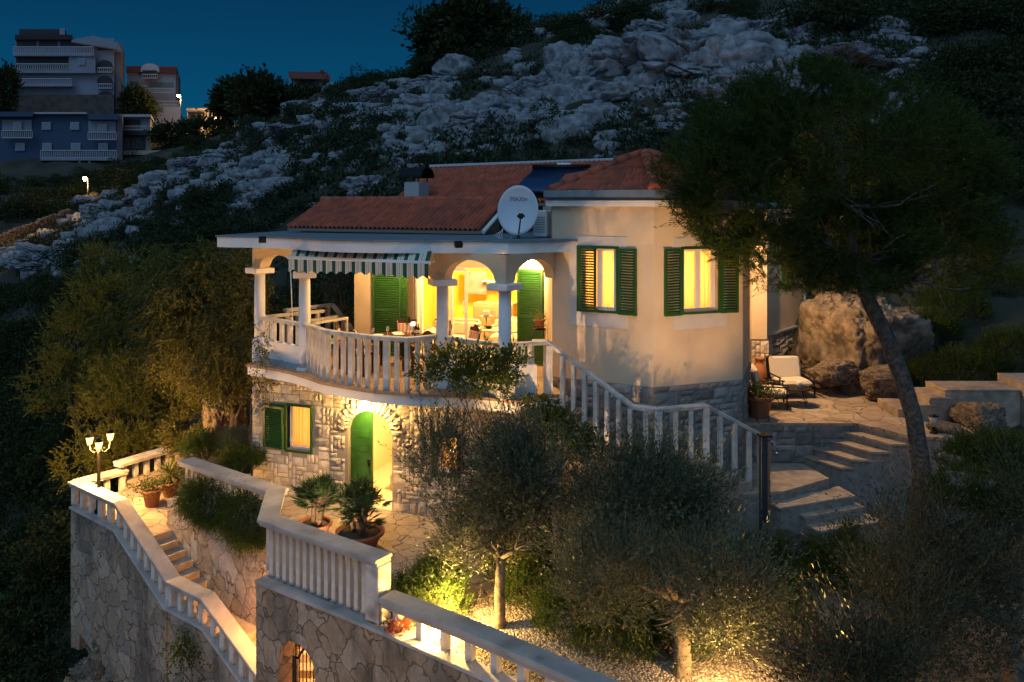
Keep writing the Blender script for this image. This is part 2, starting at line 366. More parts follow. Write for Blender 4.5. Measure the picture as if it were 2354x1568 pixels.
# ============================================================ TERRAIN
TD = [4, 12, 16, 18, 20, 22, 24, 28, 35, 45, 60, 80, 110, 130, 150, 165, 220, 400]
TC = {
 -1500: [-14,-13,-12,-11.5,-11,-10,-9,-7.5,-5,-2,1.5,3,7,8,10,12,14,14],
 -300: [-14,-13,-12,-11.5,-11,-10,-9,-7.5,-5,-2,1.5,3,7,9,14,18,20,20],
 0:    [-12,-11.5,-11,-10,-9,-8,-7,-5.6,-3.5,-.8,2.3,3.5,7.5,11,21,24,26,22],
 150:  [-12,-11,-10.5,-9,-7.5,-5.4,-4.6,-3.6,-2,.8,4.2,4.6,8,11.2,22,25,27,22],
 300:  [-12,-11,-10,-9,-4,-2.2,-1.6,-.6,1,3.8,6.9,6.7,9.3,11.5,19,22,24,22],
 450:  [-12,-10.5,-8,-3,-.6,.5,1.0,1.9,3.8,6.6,9.6,10,12,15,19.5,22,24,22],
 600:  [-12,-10,-6,-1.5,-.3,.4,.8,2.0,4.6,7.8,12.2,13.2,18,20,21,22,24,22],
 770:  [-12,-10,-6,-1,-.4,-.2,1.2,4,7,10.3,14.7,16.5,20,20,20,20,20,20],
 960:  [-12,-9,-5,-1,-.4,-.2,1.5,5,8.4,11.8,16.3,18,19,19,19,19,19,19],
 1200: [-12,-9,-3,-1,-.4,0,2,5.3,9,13.2,18.8,21,21,20,20,20,20,20],
 1400: [-12,-8,-2,-1,-.4,.8,2.5,5.6,10,14.7,20.4,23,24,24,24,24,24,24],
 1600: [-12,-5,-1,-.8,-.2,1.0,2.8,5.8,10.6,15.6,22,26,28,28,28,28,28,28],
 1800: [-12,-3,-1,-.5,.5,1.5,3.2,6.2,11,16,22.6,27,30,30,30,30,30,30],
 1900: [-12,-2.4,-.9,.2,1.2,2.4,3.9,6.5,11.2,16.4,23,28,31,31,31,31,31,31],
 2120: [-11,-1.5,-.3,1.4,2.5,3.4,4.5,7,11.6,17,24,29,32,32,32,32,32,32],
 2353: [-9,-1,1.0,2.2,3.1,4,5,7.5,12,17.5,25,30,33,33,33,33,33,33],
 3000: [-5,.2,2,3,4,5,6,9,14,20,28,33,36,36,36,36,36,36],
 4200: [-2,1,3,4,5,6,7,10,15,21,29,34,37,37,37,37,37,37]}
TX = np.array(sorted(TC)); TZ = np.array([TC[k] for k in sorted(TC)], float); TDa = np.array(TD, float)
def smooth_interp(x, xs):
    i = np.clip(np.searchsorted(xs, x) - 1, 0, len(xs) - 2); t = np.clip((x - xs[i]) / (xs[i + 1] - xs[i]), 0, 1); return i, t
def T0(X, Y):
    X = np.asarray(X, float); Y = np.maximum(4.0, np.asarray(Y, float)); px = HX + F * X / Y
    i, t = smooth_interp(px, TX); j, s = smooth_interp(Y, TDa)
    return (TZ[i, j] * (1 - t) * (1 - s) + TZ[i + 1, j] * t * (1 - s) + TZ[i, j + 1] * (1 - t) * s + TZ[i + 1, j + 1] * t * s)
def n3(x, y, z=0): return noise.noise(Vector((x, y, z)))
def bump_amp(Y): return max(0, min(1, (Y - 23) / 14))
def Tz(X, Y):
    z = float(T0(X, Y)); a = bump_amp(Y)
    if a > 0:
        z += a * (1.1 * n3(X * .11, Y * .11, 3) + .45 * n3(X * .33, Y * .33, 7))
    return z
def hit(px, py, d0=23.0, d1=95):
    """where the sight line through (px,py) meets the ground"""
    d = d0
    while d < d1:
        p = D(px, py, d)
        if p.z <= Tz(p.x, p.y): return p
        d += max(.25, d * .012)
    return None
gx = []
ds = list(np.concatenate([np.arange(4, 24, 1.0), np.geomspace(24, 90, 150), np.geomspace(92, 400, 40)]))
us = list(np.linspace(-1500, 4200, 260))
V = []
for d in ds:
    for u in us:
        X = (u - HX) * d / F; z = Tz(X, d)
        if 26 < d < 92: z += .5 * abs(n3(X * .8, d * .8, 11)) * bump_amp(d)
        V.append((X, d, z))
nu = len(us); Q = [(i * nu + j, i * nu + j + 1, (i + 1) * nu + j + 1, (i + 1) * nu + j) for i in range(len(ds) - 1) for j in range(nu - 1)]
me = np_mesh("hillside", np.array(V), np.array(Q)); me.polygons.foreach_set("use_smooth", [True] * len(Q))
M_hill = mat("scrubby_hill_soil", (.022, .024, .014), 1, col2=(.05, .048, .036), scale=.25, bump=1, bscale=1.2)
tag(link("hillside", me, M_hill), kind="structure")
# wide ground beyond, reaching the horizon
mb = MB(); mb.quad((-1500, -200, -16), (1500, -200, -16), (1500, 1500, -16), (-1500, 1500, -16))
tag(mb.build("ground", M_hill), kind="structure")

# ------------------------------------------------------------ limestone boulders
def rock_mesh(name, seed, sub=4, flat=.7, rough=.16, crack=.10, elong=1.0, fine=0.05):
    import bmesh
    bm = bmesh.new(); bmesh.ops.create_icosphere(bm, subdivisions=sub, radius=1); o = Vector((seed * 7.3, seed * 3.1, seed * 1.7))
    for v in bm.verts:
        p = v.co.copy(); q = Vector((abs(p.x) ** .72 * math.copysign(1, p.x), abs(p.y) ** .72 * math.copysign(1, p.y), abs(p.z) ** .62 * math.copysign(1, p.z)))
        r = 1 + rough * 2.0 * noise.noise(p * 1.1 + o) + rough * noise.noise(p * 2.6 + o)
        dd, pp = noise.voronoi(Vector((p.x * 1.5, p.y * 1.5, p.z * 2.3)) + o); e_ = dd[1] - dd[0]
        r -= crack * 1.5 * max(0, 1 - e_ / .09)
        zz = (p.z + .12 * noise.noise(p * 2 + o)) * 3.3 + seed; fr = abs(zz - round(zz))
        r -= crack * .16 * max(0, 1 - fr / .12)
        d2, _q = noise.voronoi(p * 3.6 + o); r -= crack * .6 * max(0, 1 - (d2[1] - d2[0]) / .08)
        r += fine * noise.noise(p * 7 + o) - fine * 1.5 * abs(noise.noise(p * 12 + o)) + fine * .7 * noise.noise(p * 25 + o)
        v.co = Vector((q.x * r * elong, q.y * r, q.z * r * flat))
    me = bpy.data.meshes.new(name); bm.to_mesh(me); bm.free()
    me.polygons.foreach_set("use_smooth", [True] * len(me.polygons)); return me
ROCKS = [rock_mesh("boulder_shape", i, 4, [.9, .7, 1.0, .8, .62, .95, .8, .85][i], .17, .14, [1, 1.25, .9, 1.1, 1.4, 1, 1.2, 1][i]) for i in range(8)]
for r_ in ROCKS: r_.materials.append(M_rock)
BIG = [rock_mesh("crag_shape", 20 + i, 6, [.7, .85, .78][i], .2, .17, [1.3, 1.0, 1.2][i], .06) for i in range(3)]
for r_ in BIG: r_.materials.append(M_rock)
NEAR = [rock_mesh("near_rock_shape", 50 + i, 6, [.95, .85, .9][i], .15, .035, [1.1, 1.0, 1.15][i], .055) for i in range(3)]
for r_ in NEAR: r_.materials.append(M_rockw)
def put_rock(me_, px, py, wpx, label, cat="boulder", grp="limestone boulders on the hillside", asp=1.0, tilt=.25, sink=.25, d=None, name="boulder", m=None):
    p = hit(px, py) if d is None else D(px, py, d)
    if p is None: return None
    r = wpx * p.y / F / 2
    if m: me_ = me_.copy(); me_.materials.clear(); me_.materials.append(m)
    o = bpy.data.objects.new(name, me_); COL.objects.link(o)
    o.location = (p.x, p.y + r * .2, p.z + r * (.12 - sink * .3)); o.scale = (r, r * rnd.uniform(.8, 1.1), r * asp)
    o.rotation_euler = (rnd.uniform(-tilt, tilt), rnd.uniform(-tilt, tilt), rnd.uniform(0, 6.28))
    return tag(o, label, cat, grp)
# big named outcrops  (px, py, width px, aspect, label)
crags = [
 (1590, 150, 330, .75, "huge grey limestone crag high on the slope, widest of the upper outcrop"),
 (1400, 165, 250, .85, "layered grey crag left of the widest upper outcrop, overhanging at its foot"),
 (1730, 95, 250, .8, "rounded upper crag above the pine, at the top right of the bare slope"),
 (1500, 95, 200, .8, "upper crag just under the dark scrub of the skyline"),
 (1840, 60, 180, .7, "highest pale outcrop near the top edge over the pine"),
 (1220, 235, 170, .95, "upright cleft crag in the middle of the slope above the solar roof"),
 (1330, 200, 130, .9, "blocky crag wedged under the layered grey crag"),
 (1010, 200, 200, .45, "flat layered ledge below the large skyline bush"),
 (1100, 300, 150, .9, "split crag block above the red tiled ridge"),
 (1040, 312, 70, .95, "single pale egg-shaped boulder in the middle of the slope"),
 (930, 262, 110, .5, "low long pale ledge right of the dark scrub patch"),
 (838, 232, 95, .9, "dark mushroom-shaped boulder near the left skyline"),
 (1980, 145, 210, .45, "stratified ledge showing above the pine crown"),
 (2050, 100, 120, .6, "pale broken outcrop near the upper right"),
 (850, 432, 100, .8, "pale pitted boulder just left of the chimney"),
 (700, 300, 120, .5, "long narrow pale ledge left of the slope's middle"),
 (660, 315, 80, .5, "small ledge at the lower end of the long narrow ledge"),
 (580, 395, 60, 1.3, "upright stack of white stones above the flat roof corner"),
 (595, 470, 70, 1.0, "round grey boulder above the left end of the flat roof"),
 (525, 375, 110, .7, "grey boulder on the left ridge beside the dark scrub"),
 (440, 400, 130, .6, "broken ridge outcrop below the far white house"),
 (350, 445, 130, .55, "ridge outcrop stepping down towards the left"),
 (250, 490, 120, .6, "outcrop on the lower left ridge above the trees"),
 (110, 590, 190, .45, "pale low ledge at the far left above the dark wood"),
 (1660, 235, 110, .7, "boulder at the left edge of the pine crown, highest"),
 (1610, 330, 90, .8, "boulder beside the pine's left edge above the hip roof"),
 (1420, 270, 120, .6, "pale slab under the widest outcrop right of the dark bush"),
]
for i, (px, py, wp, asp, lab) in enumerate(crags):
    put_rock(BIG[i % 3], px, py, wp * (.78 if wp > 150 else 1), lab, "rock outcrop" if wp > 110 else "boulder", None, asp, .15, .5, name="rock_outcrop" if wp > 110 else "boulder")
# fields of loose boulders: (cx, cy, sx, sy, n, wmin, wmax)
fields = [(1150, 250, 240, 70, 46, 34, 95), (1000, 330, 230, 45, 44, 18, 55), (1550, 150, 240, 95, 56, 45, 130), (1380, 310, 200, 40, 24, 20, 60),
          (820, 300, 130, 60, 24, 18, 55), (640, 370, 110, 60, 26, 18, 55), (430, 430, 130, 45, 22, 22, 60), (560, 470, 70, 60, 12, 22, 60), (120, 600, 130, 25, 12, 24, 60),
          (1900, 110, 200, 60, 18, 25, 80), (2030, 190, 120, 60, 14, 20, 60), (250, 520, 90, 30, 9, 20, 50)]
k = 0
for (cx, cy, sx, sy, n, a, b) in fields:
    for _ in range(n):
        px, py = rnd.gauss(cx, sx * .55), rnd.gauss(cy, sy * .6)
        if not (-30 < px < 2380 and py > -10): continue
        w_ = (a + (b - a) * rnd.random() ** 1.8) * 1.25
        if put_rock(ROCKS[k % 8], px, py, w_, "weathered grey limestone boulder among the scrub of the bare hillside", asp=rnd.uniform(.6, 1.1)): k += 1

# the countless smaller stones of the slope
low = rock_mesh("loose_rocks", 5, 2, .7, .2, .12, 1.1, .05); lv = np.array([v.co[:] for v in low.vertices]); lf = np.array([p_.vertices[:] for p_ in low.polygons]); VV, FF = [], []
rg = np.random.default_rng(17); k2 = 0
for _ in range(3300):
    (cx, cy, sx, sy, n, a, b) = fields[rg.integers(0, len(fields))] if rg.random() < .7 else (1150, 300, 800, 160, 0, 0, 0)
    p = hit(rg.normal(cx, sx * .7), rg.normal(cy, sy * .8))
    if p is None or n3(p.x * .22, p.y * .22, 31) > .22: continue
    r = (5 + 22 * rg.random() ** 2) * p.y / F; an = rg.uniform(0, 6.28); c_, s_ = math.cos(an), math.sin(an); q = lv * [r * rg.uniform(.8, 1.5), r, r * rg.uniform(.6, 1.1)]
    VV.append(np.stack([q[:, 0] * c_ - q[:, 1] * s_ + p.x, q[:, 0] * s_ + q[:, 1] * c_ + p.y, q[:, 2] + p.z + r * .1], 1)); FF.append(lf + k2 * len(lv)); k2 += 1
bpy.data.meshes.remove(low); me = np_mesh("loose_rocks", np.concatenate(VV), np.concatenate(FF), 3)
tag(link("loose_rocks", me, M_rock), "countless small grey stones strewn over the bare hillside", "stones", kind="stuff")

# ------------------------------------------------------------ scrub
def bush_mesh(name, seed, n, size=.16, lobes=7, m=None, flat=.75, w=.5):
    rg = np.random.default_rng(seed); c = rg.normal(size=(lobes, 3)) * [.42, .42, .26]; rr = rg.uniform(.35, .62, lobes)
    w_ = rg.integers(0, lobes, n); dv = unit(rg.normal(size=(n, 3))); rad = rr[w_][:, None] * (rg.uniform(0.55, 1.08, (n, 1)))
    p = c[w_] + dv * rad; p[:, 2] = (p[:, 2]) * flat + .35
    keep = p[:, 2] > -.15; p = p[keep]; dv = dv[keep]
    dr = dv + rg.normal(size=dv.shape) * .6 + [0, 0, .4]
    me = leaf_mesh(name, p, dr, rg.uniform(.6, 1.4, len(p)) * size, rg.uniform(.6, 1.4, len(p)) * size * w, rg)
    if m: me.materials.append(m)
    return me
BUSH = [bush_mesh("scrub_bush_shape", 40 + i, 1500, .13, 8, L_scrub) for i in range(5)]
BUSHD = [bush_mesh("dark_bush_shape", 60 + i, 2200, .11, 9, L_dark) for i in range(4)]
def put_bush(me_, px, py, wpx, label, cat="bush", grp=None, d=None, hz=1.0, name="scrub_bush", d0=23.0):
    p = hit(px, py, d0) if d is None else Vector(((px - HX) * d / F, d, Tz((px - HX) * d / F, d)))
    if p is None: return None
    r = wpx * p.y / F / 2
    o = bpy.data.objects.new(name, me_); COL.objects.link(o); o.location = (p.x, p.y, p.z - r * .1)
    o.scale = (r, r * .9, r * hz); o.rotation_euler = (0, 0, rnd.uniform(0, 6.28)); return tag(o, label, cat, grp)
G = "scrub bushes between the rocks"
sf = [(700, 345, 150, 40, 22, 40, 110), (830, 330, 130, 45, 20, 40, 120), (1240, 330, 120, 25, 10, 35, 80), (1650, 300, 120, 60, 14, 40, 110), (1050, 385, 170, 20, 14, 30, 80),
      (900, 200, 110, 25, 12, 30, 70), (560, 300, 80, 40, 16, 40, 90), (480, 500, 90, 40, 16, 40, 110), (700, 470, 70, 50, 12, 40, 110), (380, 380, 120, 40, 14, 40, 90),
      (330, 540, 120, 35, 14, 40, 110), (1450, 330, 120, 25, 10, 30, 80), (2250, 250, 120, 180, 18, 60, 170)]
k = 0
for (cx, cy, sx, sy, n, a, b) in sf:
    for _ in range(n):
        if put_bush(BUSH[k % 5], rnd.gauss(cx, sx * .6), rnd.gauss(cy, sy * .7), rnd.uniform(a, b), "low dark scrub bush between the grey rocks of the slope", grp=G): k += 1
# skyline vegetation
for px, py, wp, hz, lab in [(1090, 105, 230, 1.0, "large dark bush on the skyline, left of the scrubby crest"), (1010, 100, 120, 1.0, "left shoulder bush beside the large skyline bush"),
        (1180, 90, 150, .9, "bush right of the large skyline bush"), (1265, 285, 135, .8, "round dark bush in front of the crags above the solar roof"), (1270, 60, 130, .8, "leafy bush on the crest between two rises"),
        (1360, 55, 140, .8, "dense crest bush above the layered crag"), (1460, 25, 150, .7, "bush at the very top edge of the slope"), (1950, 60, 260, .8, "dark thicket in the upper right above the pine")]:
    put_bush(BUSHD[rnd.randrange(4)], px, py + 20, wp, lab, hz=hz, name="hill_bush")
for i in range(90):
    px = rnd.uniform(770, 1720); ysk = np.interp(px, [770, 960, 1150, 1300, 1600], [203, 155, 80, 55, 0])
    put_bush(BUSHD[i % 4], px, ysk + rnd.uniform(8, 60 if px > 1100 else 34), rnd.uniform(35, 95), "small dark bush on the crest of the hill against the sky", grp="bushes along the skyline", name="crest_bush")
for i in range(64):
    put_bush(BUSHD[i % 4], rnd.uniform(2150, 2400) if i > 43 else rnd.uniform(1880, 2400) if i > 26 else rnd.uniform(2080, 2400), rnd.uniform(120, 260) if i > 43 else rnd.uniform(5, 90) if i > 26 else rnd.uniform(20, 560), rnd.uniform(90, 220), "dark bush on the steep slope at the right edge", grp="bushes on the right slope", name="slope_bush", hz=.8)
# scrub cover that nobody could count
rg = np.random.default_rng(5); pos = []
tries = rg.uniform(0, 1, (110000, 2))
for a, b in tries:
    d = 24.5 + (b ** 1.4) * 70; px = -100 + a * 2600; X = (px - HX) * d / F
    if n3(X * .22, d * .22, 31) + .5 * n3(X * .6, d * .6, 4) >  .06: pos.append((X, d, Tz(X, d) + rg.uniform(-.05, .30)))
cc_ = []
for a, b in rg.uniform(0, 1, (5200, 2)):
    d = 24.5 + (b ** 1.3) * 66; px = 60 + a * 2400; X = (px - HX) * d / F
    if n3(X * .16, d * .16, 31) >  .10: cc_.append((X, d, Tz(X, d), .2 + 1.1 * rg.random() ** 2))
for (x_, y_, z_, r_) in cc_:
    nn_ = int(34 + 50 * r_); q_ = rg.normal(size=(nn_, 3)); q_ /= np.linalg.norm(q_, axis=1)[:, None]; q_ *= rg.uniform(.5, 1, (nn_, 1)) * r_; q_[:, 2] = np.abs(q_[:, 2]) * .8; pos += list(map(tuple, q_ + [x_, y_, z_]))
pos = np.array(pos); me = leaf_mesh("scrub_cover", pos, rg.normal(size=pos.shape) * .6 + [0, 0, .8], rg.uniform(.12, .34, len(pos)), rg.uniform(.06, .16, len(pos)), rg)
tag(link("scrub_cover", me, L_scrub), "dark low scrub and dry grass covering the ground between the rocks", "scrub", kind="stuff")
# valley and lower left bushes
G = "dark bushes of the wood below the ridge"
k = 0
for (cx, cy, sx, sy, n, a, b, dd) in [(90, 430, 130, 50, 24, 50, 120, (85, 125)), (300, 380, 110, 35, 20, 40, 90, (85, 130)), (520, 250, 60, 20, 10, 40, 80, (80, 110)), (400, 330, 90, 20, 10, 40, 80, (90, 130))]:
    for _ in range(n):
        px = rnd.gauss(cx, sx * .7); d = rnd.uniform(*dd)
        put_bush(BUSHD[k % 4], px, 0, rnd.uniform(a, b), "dark tree crown in the valley below the houses", grp="dark trees in the valley", d=d, name="valley_tree", cat="tree"); k += 1
for _ in range(160):
    px = rnd.uniform(-60, 300) if _ > 90 else rnd.uniform(-40, 560); d = rnd.uniform(23.5, 44)
    X = (px - HX) * d / F
    if px > 430 and d < 27: continue
    put_bush(BUSHD[k % 4], px, 0, rnd.uniform(1.6, 3.0) * F / d, "dark leafy bush in the steep wood left of the house", grp="bushes of the dark wood left of the house", d=d, name="wood_bush", hz=.9); k += 1
for _ in range(70):
    px = rnd.uniform(-60, 270); d = rnd.uniform(31, 52)
    put_bush(BUSHD[k % 4], px, 0, rnd.uniform(1.8, 3.4) * F / d, "dark leafy bush on the slope below the ridge at the far left", grp="bushes on the far left slope", d=d, name="far_left_bush", hz=.9); k += 1
for _ in range(20):
    px = rnd.uniform(560, 860); d = rnd.uniform(24.5, 30)
    put_bush(BUSHD[k % 4], px, 0, rnd.uniform(1.2, 2.4) * F / d, "dark bush crowding behind the balcony", grp="bushes behind the balcony", d=d, name="dark_shrub", hz=.9); k += 1
for _ in range(55):
    px = rnd.uniform(-60, 190 if _ % 2 else 260); d = rnd.uniform(15.5 if _ % 2 else 20, 27)
    put_bush(BUSHD[k % 4], px, 0, rnd.uniform(1.4, 2.6) * F / d, "unlit bush below the left terrace wall", grp="bushes under the left terrace", d=d, name="slope_shrub", hz=.9); k += 1
# ============================================================ TERRACES, STAIRS, RETAINING WALLS
def v2(p): return Vector((p[0], p[1]))
def balusters(parent, pts, h, n, size, m, wide=0, ends=True, zoff=0, taper=True, rail_th=.12, name="baluster", twist=None):
    """n square balusters evenly along the 3-D base line pts; rail underside is h above it"""
    pts = [Vector(p) for p in pts]; seg = [(pts[i + 1] - pts[i]).length for i in range(len(pts) - 1)]; L = sum(seg); me0 = {}
    for i in range(n):
        s = L * ((i + .5) / n if not ends else i / max(1, n - 1)); j = 0
        while j < len(seg) - 1 and s > seg[j]: s -= seg[j]; j += 1
        p = pts[j].lerp(pts[j + 1], min(1, s / seg[j])); a = pts[j + 1] - pts[j]; ang = math.atan2(a.y, a.x)
        wd = size * (1.6 if wide and i % wide == 0 else 1); key = round(wd, 3)
        if key not in me0:
            mb = MB(); mb.box((0, 0, h / 2 + .01), (wd, size, h + .02), bev=.008); me0[key] = mb.mesh(name); me0[key].materials.append(m)
        o = bpy.data.objects.new(name, me0[key]); COL.objects.link(o); o.parent = parent; o.location = p; o.rotation_euler = (0, 0, ang)
def rail(parent, pts, h, wd, th, m, name="coping"):
    up = [Vector(p) + Vector((0, 0, h)) for p in pts]; mb = MB(); mb.sweep(up, wd, th * .5)
    mb.sweep([u - Vector((0, 0, th * .5 + .001)) for u in up], wd * .82, th * .5)
    return mb.build(name, m, parent)

# ---- patio in front of the ground floor (z = 0)
Cl, Cr, B0, B1 = Vector((-7.24, 18.36)), Vector((-4.70, 16.50)), Vector((-4.39, 14.90)), Vector((-2.05, 13.24))
W0 = Vector((-6.04, 19.24)); Wd = Vector((2.65, -1.0)).normalized()       # line of the stone ground-floor wall
W1 = W0 + Wd * 6.9
mb = MB(); mb.prism([tuple(p) for p in [B0, B1, (-.2, 14.2), (1.2, 15.6), (.6, 17.4), (-3, 19), (-6, 20.4), (-7.3, 20.4), Cl, Cr]][:10], -.35, 0.0)
tag(mb.build("patio", M_pave), kind="structure")
# ---- gravel garden behind the long low balustrade
dirG = Vector((1.62, -1.23)).normalized(); G1 = B1 + dirG * 9.5
gp = [B1 + Vector((.02, 0)), B1 + dirG * 9.5, (13, 7.5), (13, 15.4), (6.4, 15.2), (4.6, 16.2), (1.5, 16.6), (-.1, 14.3)]
mb = MB(); mb.prism([tuple(p) for p in gp], -.8, -.06); tag(mb.build("gravel_garden", M_gravel), kind="structure")
# pebbles
rg = np.random.default_rng(3); n = 20000; t = rg.uniform(0, 5.6, n) ** 1.0; o_ = rg.uniform(.12, 2.2, n) ** 1.2
px_ = B1.x + dirG.x * t + (-dirG.y) * o_ * 1.0; py_ = B1.y + dirG.y * t + dirG.x * o_
ps = np.stack([px_, py_, np.full(n, -.06)], 1); sz = rg.uniform(.006, .018, n)
base = np.array([[-1, -1, 0], [1, -1, 0], [1, 1, 0], [-1, 1, 0], [-.6, -.5, 1], [.5, -.6, .9], [.6, .5, 1.1], [-.5, .6, .9]], float)
ang = rg.uniform(0, 6.28, n); ca, sa = np.cos(ang), np.sin(ang)
bx = base[None] * sz[:, None, None]; rx = bx[..., 0] * ca[:, None] - bx[..., 1] * sa[:, None]; ry = bx[..., 0] * sa[:, None] + bx[..., 1] * ca[:, None]
Vp = np.stack([rx, ry, bx[..., 2] * .8], -1) + ps[:, None, :]
fb = np.array([[4, 5, 6, 7], [0, 1, 5, 4], [1, 2, 6, 5], [2, 3, 7, 6], [3, 0, 4, 7]])
me = np_mesh("garden_pebbles", Vp.reshape(-1, 3), (fb[None] + (np.arange(n) * 8)[:, None, None]).reshape(-1, 4))
tag(link("garden_pebbles", me, M_pebble), "pale gravel chips spread behind the low balustrade", "gravel", kind="stuff")

# ---- front retaining wall with the arched gateway
nG = Vector((dirG.y, -dirG.x))              # pointing to the camera side
if nG.y > 0: nG = -nG
wall = thing("retaining_wall", "tall rubble stone retaining wall with an arched gateway, under the front balustrades", "retaining wall", (0, 0, 0))
mb = MB()
d1 = (B1 - B0); L1 = d1.length; u1 = d1 / L1; n1 = Vector((u1.y, -u1.x))
def onB(s, off=0): return B0 + u1 * s + n1 * off
# arch: left px 640, right px 723 on the wall face
def s_at(px, P0, u):
    r_ = (px - HX) / F; return (r_ * P0.y - P0.x) / (u.x - r_ * u.y)
Bf = B0 + n1 * .16
sa0, sa1 = s_at(640, Bf, u1), s_at(723, Bf, u1); zs = CZ - (1505 - HY) * 14.55 / F; zc = CZ - (1452 - HY) * 14.6 / F
pts = [Bf + u1 * s for s in ([-.14, sa0 - .001])]; mb.strip([tuple(p) for p in pts], -7, -.12, -(-.45) if False else .45)
na = 14; sx_ = [sa0 + (sa1 - sa0) * i / na for i in range(na + 1)]; zz = [zs + (zc - zs) * math.sqrt(max(0, 1 - ((i / na - .5) * 2) ** 2)) for i in range(na + 1)]
mb.strip([tuple(Bf + u1 * s) for s in sx_], zz, -.12, .45)
cor = B1 + (n1 * .16 + nG * .16) / (1 + n1.dot(nG)) * 1.0
mb.strip([tuple(Bf + u1 * (sa1 + .001)), tuple(Bf + u1 * (L1 - .02)), tuple(B1 + nG * .2 + dirG * .02), tuple(B1 + nG * .2 + dirG * 9.5)], -9, -.12, .45)
mb.build("stone_face", M_crazy, wall)
mb = MB(); mb.sweep([(p.x, p.y, -.055) for p in (B0 + u1 * -.1 - n1 * -.02, B0 + u1 * L1, B1 + dirG * .3, B1 + dirG * 9.5)], .40, .055); mb.build("base_coping", M_cap, wall)
# tunnel behind the arch
mb = MB()
q0 = Bf + u1 * (sa0 - .25) - n1 * .46; q1 = Bf + u1 * (sa1 + .25) - n1 * .46
q2 = q1 + Vector((.35, 2.3)); q3 = q0 + Vector((-.1, 2.2))
mb.strip([tuple(q1), tuple(q2), tuple(q3)], -4, -.45, -.3)
mb.build("passage_wall", M_crazy2, wall)
mb = MB(); mb.prism([tuple(q0), tuple(q1), tuple(q2 + Vector((.3, .3))), tuple(q3)], -.5, -.44); mb.build("passage_ceiling", M_crazy2, wall)
mb = MB()
for i in range(8):
    c = (q0 + q1) / 2 + Vector((.1, .25 + i * .24)); mb.box((c.x, c.y, -2.75 + i * .16), (2.0, .3, .5), bev=.02)
mb.build("passage_steps", M_tread, wall)
lp = bpy.data.lights.new("passage_light", 'POINT'); lp.energy = 200; lp.color = (1, .52, .16); lp.shadow_soft_size = .06
lo = bpy.data.objects.new("passage_light", lp); COL.objects.link(lo); c = (q0 + q1) / 2; lo.location = (c.x - .15, c.y + .75, -.75)
# iron gate
gate = thing("iron_gate", "black wrought iron gate with spear points and an arched top rail, in the stone archway", "gate")
g0 = Bf + u1 * (sa0 + .18) - n1 * .2; g1 = Bf + u1 * (sa1 - .02) - n1 * .2; gl = (g1 - g0).length
zg = CZ - (1495 - HY) * 14.7 / F
def gt(t): return zg + .26 * math.sin(math.pi * min(1, max(0, (t - .16) / .84)) ** .9) - (0.30 * max(0, t - .75) / .25 if t > .75 else 0)
mb = MB(); mb.tube([(g0.lerp(g1, t).x, g0.lerp(g1, t).y, gt(t) if t > .16 else zg - .02) for t in [i / 20 for i in range(21)]], .022, 6); mb.build("top_rail", M_iron, gate)
mb = MB(); mb.box((g0.x, g0.y, zg - .9), (.06, .06, 1.8)); mb.build("gate_post", M_iron, gate)
for i in range(8):
    t = .06 + i * .125; p = g0.lerp(g1, t); zt = gt(t) + (.12 if t < .8 else .08); mb = MB()
    mb.tube([(p.x, p.y, -4), (p.x, p.y, zt)], .010, 6)
    mb.lathe([(.009, 0), (.018, .01), (.009, .03), (.022, .06), (.002, .13)], (p.x, p.y, zt - .01), 8); mb.build("spear_bar", M_iron, gate)

# ---- front balustrade (tall) and the long low one
bal = thing("balustrade", "tall white stone balustrade with flat balusters and weathered coping along the front of the patio", "balustrade", group=None)
pB = [(B0.x, B0.y, 0), (B1.x, B1.y, 0)]
cB = [(Cr.x, Cr.y, 0), (B0.x, B0.y, 0), (B1.x - u1.x * .0, B1.y, 0)]
rail(bal, cB, 1.02, .38, .11, M_cap)
e0 = B0 + u1 * .12; e1 = B1 - u1 * .42
balusters(bal, [(e0.x, e0.y, 0), (e1.x, e1.y, 0)], .90, 14, .092, M_stone_w)
mb = MB(); p = B1 - u1 * .13; mb.box((p.x, p.y, .45), (.30, .30, .90), math.atan2(u1.y, u1.x), bev=.012); mb.build("end_pier", M_stone_w, bal)
e0 = Cr.lerp(B0, .12); e1 = Cr.lerp(B0, .88); balusters(bal, [(e0.x, e0.y, 0), (e1.x, e1.y, 0)], .90, 6, .105, M_stone_w)
bal2 = thing("balustrade", "long low curving balustrade with dark coping running beside the gravel garden to the bottom right", "balustrade")
Gs = B1 + dirG * .06; gpts = [(Gs + dirG * s + Vector((.0, .05 * math.sin(s)))) for s in np.linspace(0, 9.3, 20)]
gp3 = [(p.x, p.y, -.05) for p in gpts]
rail(bal2, gp3, .50, .36, .16, M_cap)
balusters(bal2, [(p[0], p[1], p[2]) for p in gp3][0:], .35, 19, .125, M_stone_w, ends=False)
# ---- inner balustrade C over the stairs + wall below
bal3 = thing("balustrade", "white balustrade above the hanging rosemary, left of the fan palms", "balustrade")
c3 = [(Cl.x, Cl.y, 0), (Cr.x, Cr.y, 0)]
rail(bal3, [(Cl.x, Cl.y, 0), (Cr.x + .12, Cr.y - .16, 0)], 1.0, .40, .12, M_cap)
e0 = Cl.lerp(Cr, .03); e1 = Cl.lerp(Cr, .96); balusters(bal3, [(e0.x, e0.y, 0), (e1.x, e1.y, 0)], .88, 15, .095, M_stone_w)
inner = thing("stair_wall", "warm lit rubble wall beside the outdoor steps, under the hanging rosemary", "wall")
cd = (Cr - Cl).normalized(); cn = Vector((cd.y, -cd.x)); mb = MB()
mb.strip([tuple(Cl - cd * .5 + cn * .14), tuple(Cr + cd * 1.4 + cn * .14)], -6, -.01, .5); mb.build("stone_face", M_crazy2, inner)
